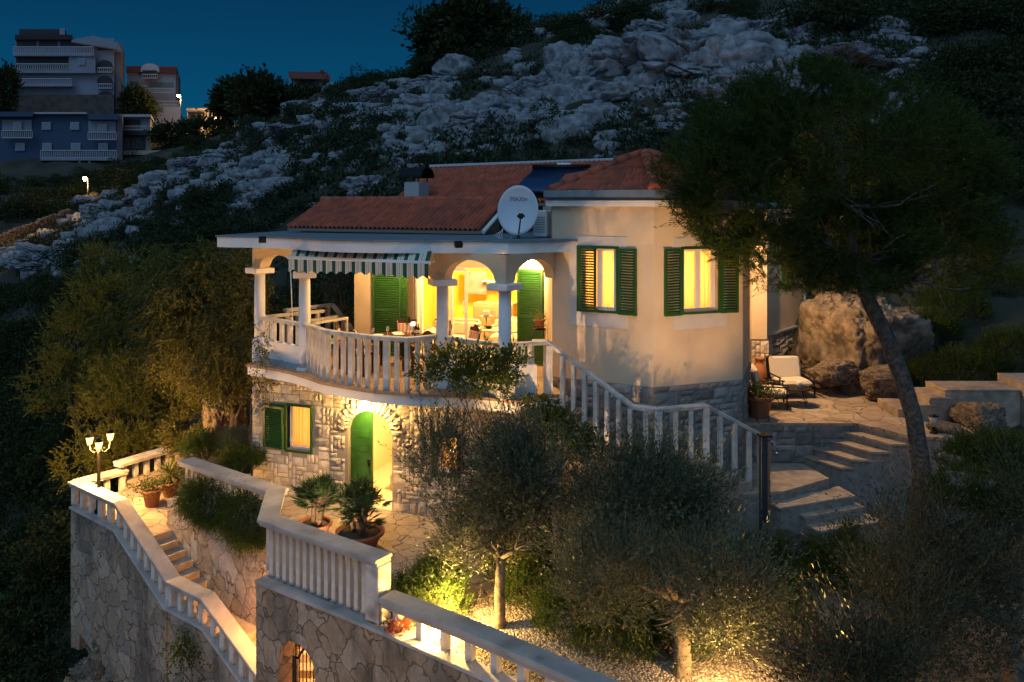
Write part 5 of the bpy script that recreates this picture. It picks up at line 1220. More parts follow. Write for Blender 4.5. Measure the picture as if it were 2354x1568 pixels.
for s in (.02, .98): mb = MB(); p = b0.lerp(b1, s); mb.tube([p, p + Vector((.12, .5, -.02)), t0.lerp(t1, s) + Vector((0, .8, .03))], .022, 6); mb.build("folding_arm", M_pvc, awn)
mb = MB(); mb.tube([t0 + Vector((0, .06, .02)), t1 + Vector((0, .06, .02))], .05, 8); mb.build("roller", M_pvc, awn)
mb = MB(); p = b0 + Vector((.02, .02, -.05)); mb.tube([p, p + Vector((.03, .1, -1.5))], .010, 6); mb.build("crank_rod", M_pvc, awn)

# ---- wall lamps
def lamp_thing(name, label, loc, e_size, strength, point, col=(1, .58, .20), hood=True):
    t = thing(name, label, "lamp", loc)
    mb = MB(); mb.lathe([(e_size * .5, -.06), (e_size, 0), (e_size * .85, .06), (e_size * .4, .09)], (0, 0, 0), 16); mb.build("glass", emit(name + "_glass", col, strength), t)
    if hood: mb = MB(); mb.box((0, .09, .10), (.05, .14, .04), bev=.01); mb.lathe([(.02, .15), (e_size * 1.1, .095)], (0, 0, 0), 16); mb.build("bracket", M_zinc, t)
    lo = lamp(name + "_light", Vector(loc) + Vector((0, -.16, -.12)), point, col, .05); lo.parent = None; return t
q = W0 + Wd * sdc + nW * .16; lamp_thing("door_lamp", "glowing wall lamp above the arched green door", (q.x - .02, q.y, 2.30), .085, 90, 150, (1, .62, .20))
p = Wp(1226, .30, 5.42); lamp_thing("ceiling_lamp", "round glowing lamp over the right-hand balcony shutter", (p.x, p.y, 5.36), .09, 60, 120, (1, .62, .24))
lamp("balcony_ceiling_light", Wp(930, .7, 5.5), 200, (1, .62, .24), .08)
# white coach lantern, unlit
p = A_p + ur * sl(1606, A_p, ur) + nrr * .14; cl = thing("wall_lantern", "unlit white coach lantern high on the right face of the bay", "lantern", (p.x, p.y, 6.18), math.atan2(ur.y, ur.x))
mb = MB(); mb.tube([(0, .14, .12), (-.05, .05, .14), (-.05, -.02, .10), (0, -.02, .06)], .012, 6); mb.lathe([(.05, 0), (.05, .02)], (0, .14, .10), 10); mb.build("bracket", M_pvc, cl)
mb = MB(); mb.lathe([(.075, .0), (.05, .05), (.01, .07)], (0, -.02, 0), 6, False)
for k_ in range(6): a = k_ * math.pi / 3; mb.tube([(.07 * math.cos(a), -.02 + .07 * math.sin(a), 0), (.03 * math.cos(a), -.02 + .03 * math.sin(a), -.2)], .008, 4)
mb.lathe([(.01, -.24), (.035, -.2)], (0, -.02, 0), 6, False); mb.build("cage", M_pvc, cl); mb = MB(); mb.lathe([(.025, -.19), (.06, -.005)], (0, -.02, 0), 6, False); mb.build("glass", M_pane, cl)
# light over the lounge terrace (mounted in the recess behind the bay)
tlm = lamp_thing("terrace_lamp", "warm lamp in the recess of the rear wall, over the lounge terrace", (5.47, 19.6, 6.0), .05, 40, 620, (1, .60, .26), False)
# three-headed street lamp on the landing
sb_ = Vector((-9.72, 19.45, -.6)); sl_ = thing("street_lamp", "black three-headed lamp post glowing beside the landing balustrade", "street lamp", sb_)
mb = MB(); mb.lathe([(.10, 0), (.10, .06), (.055, .12), (.045, .5), (.04, .52), (.036, 1.42), (.05, 1.44), (.05, 1.5), (.03, 1.56)], (0, 0, 0), 12); mb.build("post", M_iron, sl_)
for k_, (dx, dy, dz, lab) in enumerate([(-.24, .05, 1.66, 0), (.10, -.20, 1.62, 0), (.18, .18, 1.72, 0)]):
    mb = MB(); mb.tube([(0, 0, 1.48), (dx * .5, dy * .5, 1.40), (dx * .9, dy * .9, 1.46), (dx, dy, dz - .07)], .013, 6); mb.tube([(dx * .2, dy * .2, 1.44), (dx * .45, dy * .45, 1.52), (dx * .6, dy * .6, 1.45)], .008, 5); mb.build("arm", M_iron, sl_)
    mb = MB(); mb.lathe([(.055, dz - .06), (.095, dz + .10)], (dx, dy, 0), 6, False); g_ = mb.build("lantern", emit("street_glass", (1, .50, .13), 5) if "street_glass" not in MATS else MATS["street_glass"], sl_)
    mb = MB(); mb.lathe([(.11, dz + .103), (.05, dz + .16), (.012, dz + .17), (.010, dz + .24)], (dx, dy, 0), 6, False); mb.lathe([(.02, dz - .09), (.06, dz - .062)], (dx, dy, 0), 6, False); mb.build("lantern_cap", M_iron, g_)
    lamp("street_lamp_light", (sb_.x + dx * 1.05, sb_.y + dy * 1.05 - .13, sb_.z + dz - .12), 270, (1, .52, .15), .05)
dup(sl_, loc=(-5.4, 6.6, -5.6), label="lane lamp below the retaining wall, outside the bottom of the picture"); lamp("lane_lamp_light", (-5.4, 6.9, -3.9), 520, (1, .56, .24), .12)
# low garden lamp by the gravel
gp_ = P(1007, 1478, -.06); gl = thing("garden_lamp", "squat glowing bollard lamp behind the low balustrade beside the gravel", "garden lamp", gp_)
mb = MB(); mb.lathe([(.085, .0), (.085, .03), (.05, .04), (.05, .10)], (0, 0, 0), 16); mb.build("base", M_zinc, gl); mb = MB(); mb.lathe([(.05, .10), (.062, .12), (.062, .25), (.05, .28)], (0, 0, 0), 16); mb.build("glass", emit("garden_glass", (1, .66, .22), 70), gl)
mb = MB(); mb.lathe([(.065, .281), (.02, .31)], (0, 0, 0), 16); mb.build("lid", M_zinc, gl)
lamp("garden_lamp_light", gp_ + Vector((.15, .38, .42)), 300, (1, .60, .16), .05)
lamp("garden_lamp_light", gp_ + Vector((-.05, -.10, .22)), 25, (1, .58, .18), .05)
# second garden lamp, below the frame near the right olive trunk
g2 = P(1690, 1640, -.06); gl2 = dup(gl, loc=g2, label="second bollard lamp near the right-hand olive trunk"); lamp("garden_lamp_light", g2 + Vector((-.02, .16, .34)), 130, (1, .58, .20), .05)

def flood(label, loc, aim, e_, ang, col=(1, .59, .26)):
    loc, aim = Vector(loc), Vector(aim); t = thing("garden_floodlight", label, "floodlight", loc); dr = (aim - loc).normalized(); q = dr.to_track_quat('-Z', 'Y'); m3 = q.to_matrix()
    mb = MB(); mb.box(m3 @ Vector((0, 0, .05)), (.16, .12, .07), rot=m3, bev=.01); mb.build("housing", M_iron, t); mb = MB(); mb.tube([(0, 0, -.3), (0, 0, .0)], .015, 6); mb.build("spike", M_iron, t)
    l = bpy.data.lights.new("floodlight_beam", 'SPOT'); l.energy = e_; l.color = col; l.spot_size = R(ang); l.spot_blend = .8; l.shadow_soft_size = .05
    o = bpy.data.objects.new("floodlight_beam", l); COL.objects.link(o); o.location = loc + dr * .03; o.rotation_euler = q.to_euler()
flood("small floodlight at the patio edge behind the end pier, aimed up at the bay", (-1.2, 14.05, .30), (2.0, 16.4, 4.9), 2300, 58)
flood("small floodlight at the garden's front edge, aimed up at the right face of the bay", (3.3, 7.6, 1.9), (3.5, 16.3, 5.2), 2300, 30)
flood("small floodlight at the foot of the fan palms, aimed at the stone wall", (-3.9, 15.0, .30), (-4.0, 18.8, 1.6), 320, 120)
# unlit path lantern on the upper terrace
lamp("passage_lamp_light", (-4.62, 16.1, -1.35), 70, (1, .42, .12), .06)
lp_ = P(2145, 996, ZP); pl_ = thing("path_lantern", "unlit path lantern on the terrace edge right of the pine trunk", "lantern", lp_)
mb = MB(); mb.lathe([(.08, 0), (.08, .02), (.035, .04), (.035, .12), (.05, .14)], (0, 0, 0), 12); mb.build("base", M_iron, pl_); mb = MB(); mb.lathe([(.05, .14), (.085, .34)], (0, 0, 0), 12); mb.build("glass", mat("frosted_shade", (.42, .36, .30), .5), pl_); mb = MB(); mb.lathe([(.095, .341), (.03, .38)], (0, 0, 0), 12); mb.build("lid", M_iron, pl_)
# outdoor shower
sp_ = P(1757, 1190, .62); sw_ = thing("outdoor_shower", "dark square outdoor shower column with chrome head and wooden back", "shower", (sp_.x, 15.2, .2)); x_ = (1757 - HX) * 15.2 / F; sw_.location.x = x_
mb = MB(); mb.box((-.03, 0, 1.10), (.11, .16, 2.2), bev=.01); mb.build("column", mat("slate_blue_metal", (.035, .05, .075), .4, metal=.4), sw_); mb = MB(); mb.box((.055, 0, 1.07), (.05, .15, 2.1)); mb.build("wood_strip", mat("brown_strip", (.16, .09, .055), .7), sw_); mb = MB(); mb.box((0, 0, 2.215), (.24, .22, .03), bev=.01); mb.build("top_cap", M_iron, sw_)
M_chrome = mat("chrome", (.6, .65, .7), .15, metal=1); mb = MB(); mb.tube([(.08, -.02, 2.12), (.16, -.03, 2.10), (.21, -.04, 1.98), (.21, -.04, 1.93)], .014, 8); mb.lathe([(.015, 1.93), (.045, 1.88)], (.21, -.04, 0), 12); mb.build("shower_head", M_chrome, sw_)
mb = MB(); mb.box((.05, -.09, 1.0), (.03, .04, .03)); mb.build("tap", M_chrome, sw_)

# ---- pots and plants
def pot(label, loc, r, h, plant, name="potted_plant", cat="potted plant", scale=1):
    t = thing(name, label, cat, loc); mb = MB()
    mb.lathe([(r * .62, 0), (r * .68, .02), (r * .92, h * .82), (r * 1.05, h * .84), (r * 1.06, h), (r * .93, h), (r * .90, h * .86), (r * .88, h * .85)], (0, 0, 0), 28); mb.build("pot", M_pot, t)
    mb = MB(); mb.lathe([(r * .89, h * .86), (.01, h * .90)], (0, 0, 0), 20, caps=True); mb.build("soil", M_soil, t); plant(t, r, h); return t
def fan_palm(t, r, h, n=46, seed=1, R_=.75):
    rg = np.random.default_rng(seed); mbs = MB(); P_, Dr, Ln = [], [], []
    for c in range(5):
        a = rg.uniform(0, 6.28); q = rg.uniform(0, r * .5); b = Vector((q * math.cos(a), q * math.sin(a), h * .88)); hh = rg.uniform(.10, .5) * R_
        top = b + Vector((b.x * .9, b.y * .9, hh)); mbs.tube([b, top], [.05, .045], 7)
        for i in range(n // 3 + 4):
            th = rg.uniform(0, 6.28); el = rg.uniform(.05, 1.45); d = Vector((math.cos(th) * math.cos(el), math.sin(th) * math.cos(el), math.sin(el))); L = rg.uniform(.18, .38) * R_; tip = top + d * L
            mbs.tube([top, tip], .004, 3); up = d.cross(Vector((0, 0, 1))).normalized() if abs(d.z) < .95 else Vector((1, 0, 0)); w_ = d.cross(up)
            for k_ in range(15):
                an = (k_ / 14 - .5) * 2.7; dd = d * math.cos(an) + up * math.sin(an) + w_ * .12 * abs(an); P_.append(tuple(tip)); Dr.append(tuple(dd)); Ln.append(rg.uniform(.8, 1.1) * (1 - .12 * abs(an)))
    mbs.build("stems", M_bark, t); Ln = np.array(Ln) * .27 * R_; me = leaf_mesh("fronds", np.array(P_), np.array(Dr), Ln, .022, rg); link("fronds", me, L_palm, t)
pot("rear dwarf fan palm in a wide terracotta bowl, near the coping corner", P(722, 1240, 0), .34, .34, lambda t, r, h: fan_palm(t, r, h, 44, 3, .95))
pot("dwarf fan palm in a wide terracotta bowl, the front one nearest the coping", P(826, 1262, 0) + Vector((0, .0, 0)), .46, .36, lambda t, r, h: fan_palm(t, r, h, 50, 5, 1.0))
def yucca(t, r, h):
    rg = np.random.default_rng(4); n = 150; d = unit(rg.normal(size=(n, 3)) + [0, 0, .35]); b = np.zeros((n, 3)) + [0, 0, h + .18]
    link("leaves", leaf_mesh("leaves", b, d, rg.uniform(.35, .55, n), .032, rg), L_yucca, t); mb = MB(); mb.tube([(0, 0, h * .8), (0, 0, h + .2)], .04, 7); mb.build("stem", M_bark, t)
pot("spiky yucca in a terracotta pot, against the wall behind the leafy pot", P(380, 1145, -.6) + Vector((.05, .15, 0)), .22, .36, yucca)
def leafy(m, R_=.3, H=.22, n=900, sz=.05, droop=0):
    def f(t, r, h):
        rg = np.random.default_rng(int(R_ * 100)); p = rg.normal(size=(n, 3)) * [R_ * .5, R_ * .5, H * .4] + [0, 0, h + H * .35 - droop]; link("foliage", leaf_mesh("foliage", p, rg.normal(size=p.shape) + [0, 0, .8], rg.uniform(.6, 1.3, n) * sz, sz * .45, rg), m, t)
    return f
pot("low leafy plant in a saucered terracotta pot in front of the yucca", P(349, 1163, -.6), .22, .40, leafy(L_rose, .42, .22, 900, .055))
pot("green ground-cover plant in a broad terracotta pot, lounge terrace", P(1745, 958, ZP), .29, .46, leafy(L_rose, .46, .22, 1600, .05))
fs_ = thing("plant_stand", "slim black metal stand by the balcony shutter", "plant stand", P(1250, 830, 3.35) * 0 + Vector((.60, 18.05, ZF))); mb = MB()
for x in (-.12, .12):
    for y in (-.1, .1): mb.tube([(x, y, 0), (x, y, .98)], .008, 5)
mb.build("legs", M_iron, fs_); mb = MB(); mb.box((0, 0, .98), (.28, .24, .015)); mb.tube([(-.14, -.12, 1.06), (.14, -.12, 1.06), (.14, .12, 1.06), (-.14, .12, 1.06), (-.14, -.12, 1.06)], .006, 4); mb.build("shelf", M_iron, fs_)
pot("small succulent in an orange flowerpot on the balcony stand", (.60, 18.05, ZF + .99), .12, .2, leafy(L_yucca, .16, .16, 260, .045))
pz = P(1225, 925, 2.0); pot("leafy shrub in a square grey planter below the balcony corner", (.45, 15.25, 1.35), .26, .55, leafy(L_vine, .5, .4, 1200, .07))
# amphora
am = thing("amphora", "tall terracotta amphora standing behind the lounge chairs", "amphora", ((1745 - HX) * 20.6 / F, 20.6, ZP)); mb = MB()
mb.lathe([(.10, 0), (.14, .05), (.21, .30), (.20, .48), (.12, .62), (.09, .68), (.12, .74), (.13, .78), (.10, .78)], (0, 0, 0), 24); mb.build("body", M_pot, am)
for sg in (-1, 1): mb = MB(); mb.tube([(sg * .10, 0, .70), (sg * .20, 0, .70), (sg * .22, 0, .60), (sg * .18, 0, .52)], .018, 6); mb.build("handle", M_pot, am)
# lounge chairs
def lounge(label, loc, rz, w_=.72):
    t = thing("lounge_chair", label, "armchair", loc, rz)
    for x in (-1, 1):
        for y, h_ in ((-.32, .50), (.34, .46)): mb = MB(); mb.tube([(x * w_ / 2, y * 1.05, 0), (x * w_ / 2, y, .28), (x * w_ / 2, y, h_)], .016, 6); mb.build("leg", M_iron, t)
        mb = MB(); mb.box((x * w_ / 2, 0, .50), (.05, .74, .025), bev=.006); mb.build("armrest", M_iron, t)
    mb = MB(); mb.box((0, 0, .25), (w_, .66, .03)); mb.build("seat_frame", M_iron, t); mb = MB(); mb.box((0, -.03, .34), (w_ - .08, .66, .14), bev=.055); mb.build("seat_cushion", M_cush, t)
    mb = MB(); mb.box((0, .33, .62), (w_ - .08, .15, .56), rot=Matrix.Rotation(R(-14), 3, 'X'), bev=.06); mb.build("back_cushion", M_cush, t); mb = MB(); mb.box((0, .41, .58), (w_, .025, .50), rot=Matrix.Rotation(R(-14), 3, 'X')); mb.build("back_frame", M_iron, t); return t
lounge("cream cushioned lounge chair facing the camera, right of the amphora", ((1816 - HX) * 19.95 / F, 19.9, ZP), .12, .86)
lounge("cream cushioned lounge chair turned sideways behind the big planted pot", ((1770 - HX) * 18.9 / F, 18.9, ZP), 1.38, .70)
ct = thing("coffee_table", "small round black outdoor table with wire legs between the lounge chairs", "table", ((1830 - HX) * 19.0 / F, 19.0, ZP)); mb = MB(); mb.lathe([(.34, .37), (.345, .375), (.345, .39), (.33, .395)], (0, 0, 0), 32); mb.build("table_top", M_iron, ct)
for k_ in range(4): a = k_ * 1.57 + .4; mb = MB(); mb.tube([(.18 * math.cos(a), .18 * math.sin(a), .37), (.33 * math.cos(a), .33 * math.sin(a), .01), (.33 * math.cos(a + .8), .33 * math.sin(a + .8), .01)], .009, 5); mb.build("leg", M_iron, ct)
cn_ = ct.location + Vector((.04, -.05, .395)); mb = MB(); mb.lathe([(.055, 0), (.055, .15), (.03, .15), (.02, .13)], (0, 0, 0), 16); o = mb.build("candle", M_pvc, None); o.location = cn_; tag(o, "white pillar candle on the round lounge table", "candle")

# ---- balcony dining set
tc_ = Vector((-2.70, 18.72, ZF)); dt = thing("dining_table", "round dark wooden dining table laid for dinner on the balcony", "table", tc_); mb = MB(); mb.lathe([(.60, .67), (.62, .68), (.62, .71), (.60, .72)], (0, 0, 0), 40); mb.build("table_top", M_wood, dt)
for k_ in range(4): a = k_ * 1.57 + .78; mb = MB(); mb.box((.42 * math.cos(a), .42 * math.sin(a), .335), (.07, .07, .67), a, bev=.01); mb.build("leg", M_wood, dt)
def dchair(label, x, y, rz, cloth=False):
    t = thing("dining_chair", label, "chair", (x, y, ZF), rz, "dark wooden chairs round the balcony table")
    for sx in (-1, 1):
        mb = MB(); mb.box((sx * .21, -.20, .22), (.055, .055, .44), bev=.008); mb.build("leg", M_wood, t); mb = MB(); mb.tube([(sx * .21, .20, 0), (sx * .21, .20, .45), (sx * .225, .27, .92)], .026, 6); mb.build("leg", M_wood, t)
        mb = MB(); mb.box((sx * .24, 0, .64), (.05, .44, .03), bev=.008); mb.box((sx * .24, -.18, .53), (.035, .035, .2)); mb.build("armrest", M_wood, t)
    mb = MB(); mb.box((0, 0, .43), (.46, .44, .04), bev=.01); mb.build("seat", M_wood, t); mb = MB(); mb.box((0, -.01, .48), (.43, .42, .07), bev=.03); mb.build("seat_pad", M_cush, t)
    mb = MB(); rot = Matrix.Rotation(R(-8), 3, 'X'); n = 12; rg_ = []
    for i in range(n + 1):
        x_ = -.24 + .48 * i / n; hh = .03 + .07 * math.cos((i / n - .5) * math.pi) ** 2 + .015 * math.cos(i / n * 6.28 * 2); rg_.append([Vector((x_, .255, .84)), Vector((x_, .275, .90 + hh)), Vector((x_, .305, .90 + hh)), Vector((x_, .285, .84))])
    mb.rings(rg_); mb.build("crest_rail", M_wood, t); mb = MB()
    for i in range(6): mb.box((-.16 + .064 * i, .24, .66), (.022, .018, .40), rot=rot)
    mb.build("back_slats", M_wood, t)
    if cloth:
        mb = MB(); mb.box((0, .215, .68), (.42, .05, .36), rot=rot, bev=.02); o = mb.build("back_cushion", M_pink, t); mb = MB()
        for i in range(5): mb.box((-.17 + .085 * i, .188, .68), (.035, .008, .34), rot=rot)
        mb.build("cushion_stripes", mat("pink_stripe", (.50, .20, .15), .9) if "pink_stripe" not in MATS else MATS["pink_stripe"], o)
    return t
dchair("wooden chair behind the laid table with a pink striped back cushion", -2.52, 19.55, 0, True)
dchair("wooden chair with its carved back to the railing, left front of the laid table", -3.32, 18.05, 2.75)
dchair("wooden chair with its carved back to the railing, right front of the laid table", -1.90, 17.9, 3.5)
dchair("wooden chair at the far left of the laid table, seen from its side", -3.72, 18.85, 1.7, True)
dchair("wooden chair at the right of the laid table beside the third column", -1.72, 19.1, -1.3, True)
dchair("reclining wooden chair with bottle-dark post between the two front columns", -1.05, 18.45, -1.05, True)
# table ware
M_winegl = M_pane
def onT(x, y, z=.722): return tc_ + Vector((x, y, z))
for i, (x, y, lab) in enumerate([(-.42, -.18, "wine glass nearest the left edge of the laid table"), (-.12, .02, "wine glass in the middle of the laid table"), (.38, .16, "tall wine glass by the wine bottle"), (.30, .30, "wine glass at the back of the table before the little lamp")]):
    g_ = thing("wine_glass", lab, "wine glass", onT(x, y)); mb = MB(); mb.lathe([(.035, 0), (.005, .008), (.004, .09)], (0, 0, 0), 12); mb.build("stem", M_pvc, g_); mb = MB(); mb.lathe([(.006, .09), (.036, .12), (.040, .16), (.030, .21)], (0, 0, 0), 14, caps=False); mb.build("bowl", mat("clear_glass", (.8, .8, .75), .05, spec=1) if "clear_glass" not in MATS else MATS["clear_glass"], g_)
MATS["clear_glass"].node_tree.nodes["Principled BSDF"].inputs["Alpha"].default_value = .35
for i, (x, y, s_, lab) in enumerate([(.52, .02, 1, "dark wine bottle on the right of the laid table"), (.57, .10, .85, "shorter dark bottle just behind the wine bottle")]):
    g_ = thing("wine_bottle", lab, "bottle", onT(x, y)); mb = MB(); mb.lathe([(.036 * s_, 0), (.038 * s_, .18 * s_), (.015 * s_, .24 * s_), (.014 * s_, .31 * s_)], (0, 0, 0), 14); mb.build("bottle_glass", mat("bottle_green", (.01, .015, .008), .12), g_); mb = MB(); mb.lathe([(.039 * s_, .06), (.039 * s_, .14 * s_)], (0, 0, 0), 14, caps=False); mb.build("paper_label", M_pvc, g_)
for i, (x, y, lab) in enumerate([(-.35, .05, "white plate at the left of the laid table"), (.0, -.35, "white plate at the front of the laid table"), (.05, .35, "white plate at the back of the laid table")]):
    mb = MB(); mb.lathe([(.06, 0), (.13, .018), (.125, .02), (.05, .008)], (0, 0, 0), 24); o = mb.build("plate", M_pvc); o.location = onT(x, y); tag(o, lab, "plate")
mb = MB(); mb.lathe([(.07, 0), (.13, .06), (.125, .062), (.06, .015)], (0, 0, 0), 20); o = mb.build("bread_basket", M_cush); o.location = onT(.15, -.1); tag(o, "small basket of bread in the centre of the laid table", "basket")
mb = MB(); mb.lathe([(.05, 0), (.05, .02), (.012, .03), (.012, .2)], (0, 0, 0), 12); o = thing("table_lamp", "little white lamp at the back of the laid balcony table", "lamp", onT(.42, .38)); mb.build("stand", M_iron, o); mb = MB(); mb.lathe([(.07, .18), (.05, .26)], (0, 0, 0), 16); mb.build("lamp_shade", emit("little_shade", (1, .75, .5), 3.0), o)
# iron console with glass top, rear left of balcony
gt_ = thing("console_table", "white framed glass-topped console with iron scrolls at the rear left of the balcony", "table", (-4.55, 20.0, ZF), .95); mb = MB()
for x in (-.55, .55):
    for y in (-.2, .2): mb.box((x, y, .44), (.06, .06, .88))
mb.box((0, -.2, .9), (1.16, .06, .06)); mb.box((0, .2, .9), (1.16, .06, .06)); mb.box((0, 0, .35), (1.1, .4, .05)); mb.build("frame", M_stone_w, gt_); mb = MB(); mb.box((0, 0, .945), (1.2, .5, .015)); mb.build("glass_top", M_pane, gt_); mb = MB()
for k_ in range(3): mb.tube([(-.3 + .3 * k_ + .09 * math.cos(a) * (1 - a / 14), -.2, .62 + .09 * math.sin(a) * (1 - a / 14)) for a in np.linspace(0, 9, 24)], .008, 5)
mb.build("iron_scrolls", M_iron, gt_)
# ---- inside the living room
def inW(px, o, z=0): q = Wl + uw * sw(px) - nw * o; return Vector((q.x, q.y, ZF + .012 + z))
sf = thing("sofa", "cream sofa inside the lit living room behind the balcony doorway", "sofa", inW(1005, .95), aw); mb = MB(); mb.box((0, 0, .22), (1.3, .8, .36), bev=.06); mb.build("seat", M_cush, sf)
mb = MB(); mb.box((0, .35, .55), (1.3, .22, .45), bev=.09); mb.build("backrest", M_cush, sf)
for s_ in (-1, 1): mb = MB(); mb.box((s_ * .62, 0, .38), (.2, .8, .4), bev=.08); mb.build("armrest", M_cush, sf)
sf2 = dup(sf, loc=inW(1130, 1.7), rz=aw, scale=(.9, .9, 1), label="second cream sofa farther inside, behind the living room table")
cb = thing("cabinet", "low wooden cabinet against the yellow living room wall", "cabinet", inW(1068, 2.3), aw); mb = MB(); mb.box((0, 0, .55), (1.1, .45, 1.1), bev=.01); mb.build("carcass", mat("ash_veneer", (.42, .27, .15), .6, col2=(.36, .22, .12), scale=9), cb)
for s_ in (-.27, .27): mb = MB(); mb.box((s_, -.232, .53), (.50, .02, 1.0), bev=.004); d_ = mb.build("door", MATS["ash_veneer"], cb); mb = MB(); mb.box((s_ * .15, -.25, .8), (.015, .02, .22)); mb.build("handle", M_chrome, d_)
pc_ = thing("wall_picture", "framed picture on the living room's left wall part", "picture", inW(1000, 2.85, 1.25), aw); mb = MB(); mb.box((0, 0, .3), (.62, .03, .62)); mb.build("frame", M_zinc, pc_); mb = MB(); mb.box((0, -.02, .3), (.54, .01, .54)); mb.build("print", mat("grey_print", (.28, .28, .27), .5, col2=(.12, .12, .12), scale=3), pc_)
sh = thing("wall_shelf", "white shelf high on the living room wall", "shelf", inW(1052, 2.7, 1.62), aw); 
for z in (0, .36): mb = MB(); mb.box((0, 0, z), (.6, .25, .03)); mb.build("board", M_pvc, sh)
rt_ = thing("living_room_table", "tiled table with scrolled iron legs inside the lit doorway", "table", inW(1135, .35), aw); mb = MB(); mb.box((0, 0, .70), (1.05, .62, .035), bev=.006); mb.build("table_top", mat("pale_tile_top", (.62, .50, .36), .4), rt_)
for x in (-.42, .42):
    for y in (-.22, .22): mb = MB(); mb.tube([(x, y, .68), (x * 1.05, y, .5), (x * .9, y, .3), (x * 1.08, y, 0)], .012, 6); mb.build("leg", M_iron, rt_)
mb = MB(); mb.lathe([(.05, 0), (.10, .05), (.095, .052), (.04, .01)], (0, 0, 0), 18); o = mb.build("bowl", M_iron); o.location = inW(1112, .35, .72); tag(o, "small dark bowl on the tiled living room table", "bowl")
cs = thing("cake_stand", "pedestal stand with a candle on the tiled living room table", "cake stand", inW(1098, .6, .72)); mb = MB(); mb.lathe([(.07, 0), (.015, .03), (.015, .22), (.16, .25), (.16, .265)], (0, 0, 0), 20); mb.build("pedestal", M_zinc, cs); mb = MB(); mb.box((0, 0, .33), (.16, .16, .13), bev=.02); mb.build("candle", M_cush, cs)
# ============================================================ TREES AND PLANTS
def limb(mb, p, d, L, r, depth, rg, out, up=.25, spread=.7, seg=4, taper=.65):
    pts = [Vector(p)]; d = Vector(d).normalized(); rad = [r]
    for i in range(seg):
        d = (d + Vector(rg.normal(size=3)) * .16 + Vector((0, 0, up * .15))).normalized(); pts.append(pts[-1] + d * L / seg); rad.append(r * (1 - (1 - taper) * (i + 1) / seg))
    mb.tube(pts, rad, 7 if depth > 1 else 5)
    out.append((pts[-1], d, depth))
    if depth <= 0: return
    for k_ in range(3 if depth > 1 else 3):
        i = rg.integers(seg // 2, seg + 1); nd = (d + Vector(rg.normal(size=3)) * spread + Vector((0, 0, up))).normalized()
        limb(mb, pts[i], nd, L * rg.uniform(.6, .85), rad[i] * .6, depth - 1, rg, out, up, spread, seg, taper)
def olive(label, base, tc, rad, seed, nsp=1500, trunk_r=.10, twigL=(.35, .75), lm=None, gt=-.10):
    rg = np.random.default_rng(seed); t = thing("olive_tree", label, "olive tree", base); tc = Vector(tc) - Vector(base); mb = MB(); tips = []
    f1 = Vector((tc.x * .2 + .02, tc.y * .3, tc.z * .55)); mb.tube([(0, 0, -.15), (.03, 0, .1), (.02, .03, f1.z * .5), f1], [trunk_r * 1.5, trunk_r * 1.1, trunk_r, trunk_r * .85], 10)
    for k_ in range(6):
        a = k_ * 1.05 + rg.uniform(-.3, .3); d = Vector((math.cos(a) * .9, math.sin(a) * .9, .75)); limb(mb, f1, d, rad[0] * .5, trunk_r * .5, 2, rg, tips)
    mb.build("trunk", M_barko, t)
    # lobes
    nl_ = 9; lc = rg.normal(size=(nl_, 3)) * np.array(rad) * .50; lr = rg.uniform(.40, .62, nl_)
    w_ = rg.integers(0, nl_, nsp); dv = unit(rg.normal(size=(nsp, 3))); p = lc[w_] + dv * (lr[w_] * rg.uniform(.35, 1, nsp))[:, None] * np.array(rad); p += np.array(tc)
    gate_ = np.array([noise.noise(Vector(q) * 1.7 + Vector((seed, 0, 0))) for q in p]) > gt; p = p[gate_]; dv = dv[gate_]
    ax = unit(dv * .55 + rg.normal(size=p.shape) * .35 + [0, 0, .85]); Ls = rg.uniform(*twigL, len(p))
    ps, dr = sprig_leaves(p, ax, Ls, 18, 1.0, rg); me = leaf_mesh("crown", ps, dr, rg.uniform(.045, .085, len(ps)), rg.uniform(.013, .020, len(ps)), rg); cr = link("crown", me, lm or L_olive, t)
    st_ = leaf_arrays(p, ax, Ls, .004, rg); me = np_mesh("twigs", st_, np.arange(len(st_)).reshape(-1, 4)); link("twigs", me, M_barko, t); return t
b = P(1145, 1440, -.06); olive("olive tree in the middle of the gravel garden, before the stone wall", b, D(1162, 1150, b.y - .05), (.90, .66, 1.12), 1, 4700, .085, gt=-.16)
b = Vector((2.42, 11.85, -.06)); olive("wide olive tree right of the middle one, leaning over the bright hedge", b, D(1500, 1232, 12.3), (1.42, 1.1, 1.15), 2, 6800, .12, gt=-.14)
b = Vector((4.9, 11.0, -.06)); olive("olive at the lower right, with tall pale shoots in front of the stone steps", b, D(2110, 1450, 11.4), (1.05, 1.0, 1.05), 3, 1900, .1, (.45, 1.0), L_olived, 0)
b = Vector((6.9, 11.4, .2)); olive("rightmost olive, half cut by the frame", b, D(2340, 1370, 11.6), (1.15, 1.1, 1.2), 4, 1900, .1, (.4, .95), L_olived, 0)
b = Vector((3.7, 9.4, -.06)); olive("low olive growth at the bottom edge near the dark corner", b, D(1960, 1560, 9.6), (1.5, .8, .7), 5, 1500, .06, (.35, .75), L_olived)
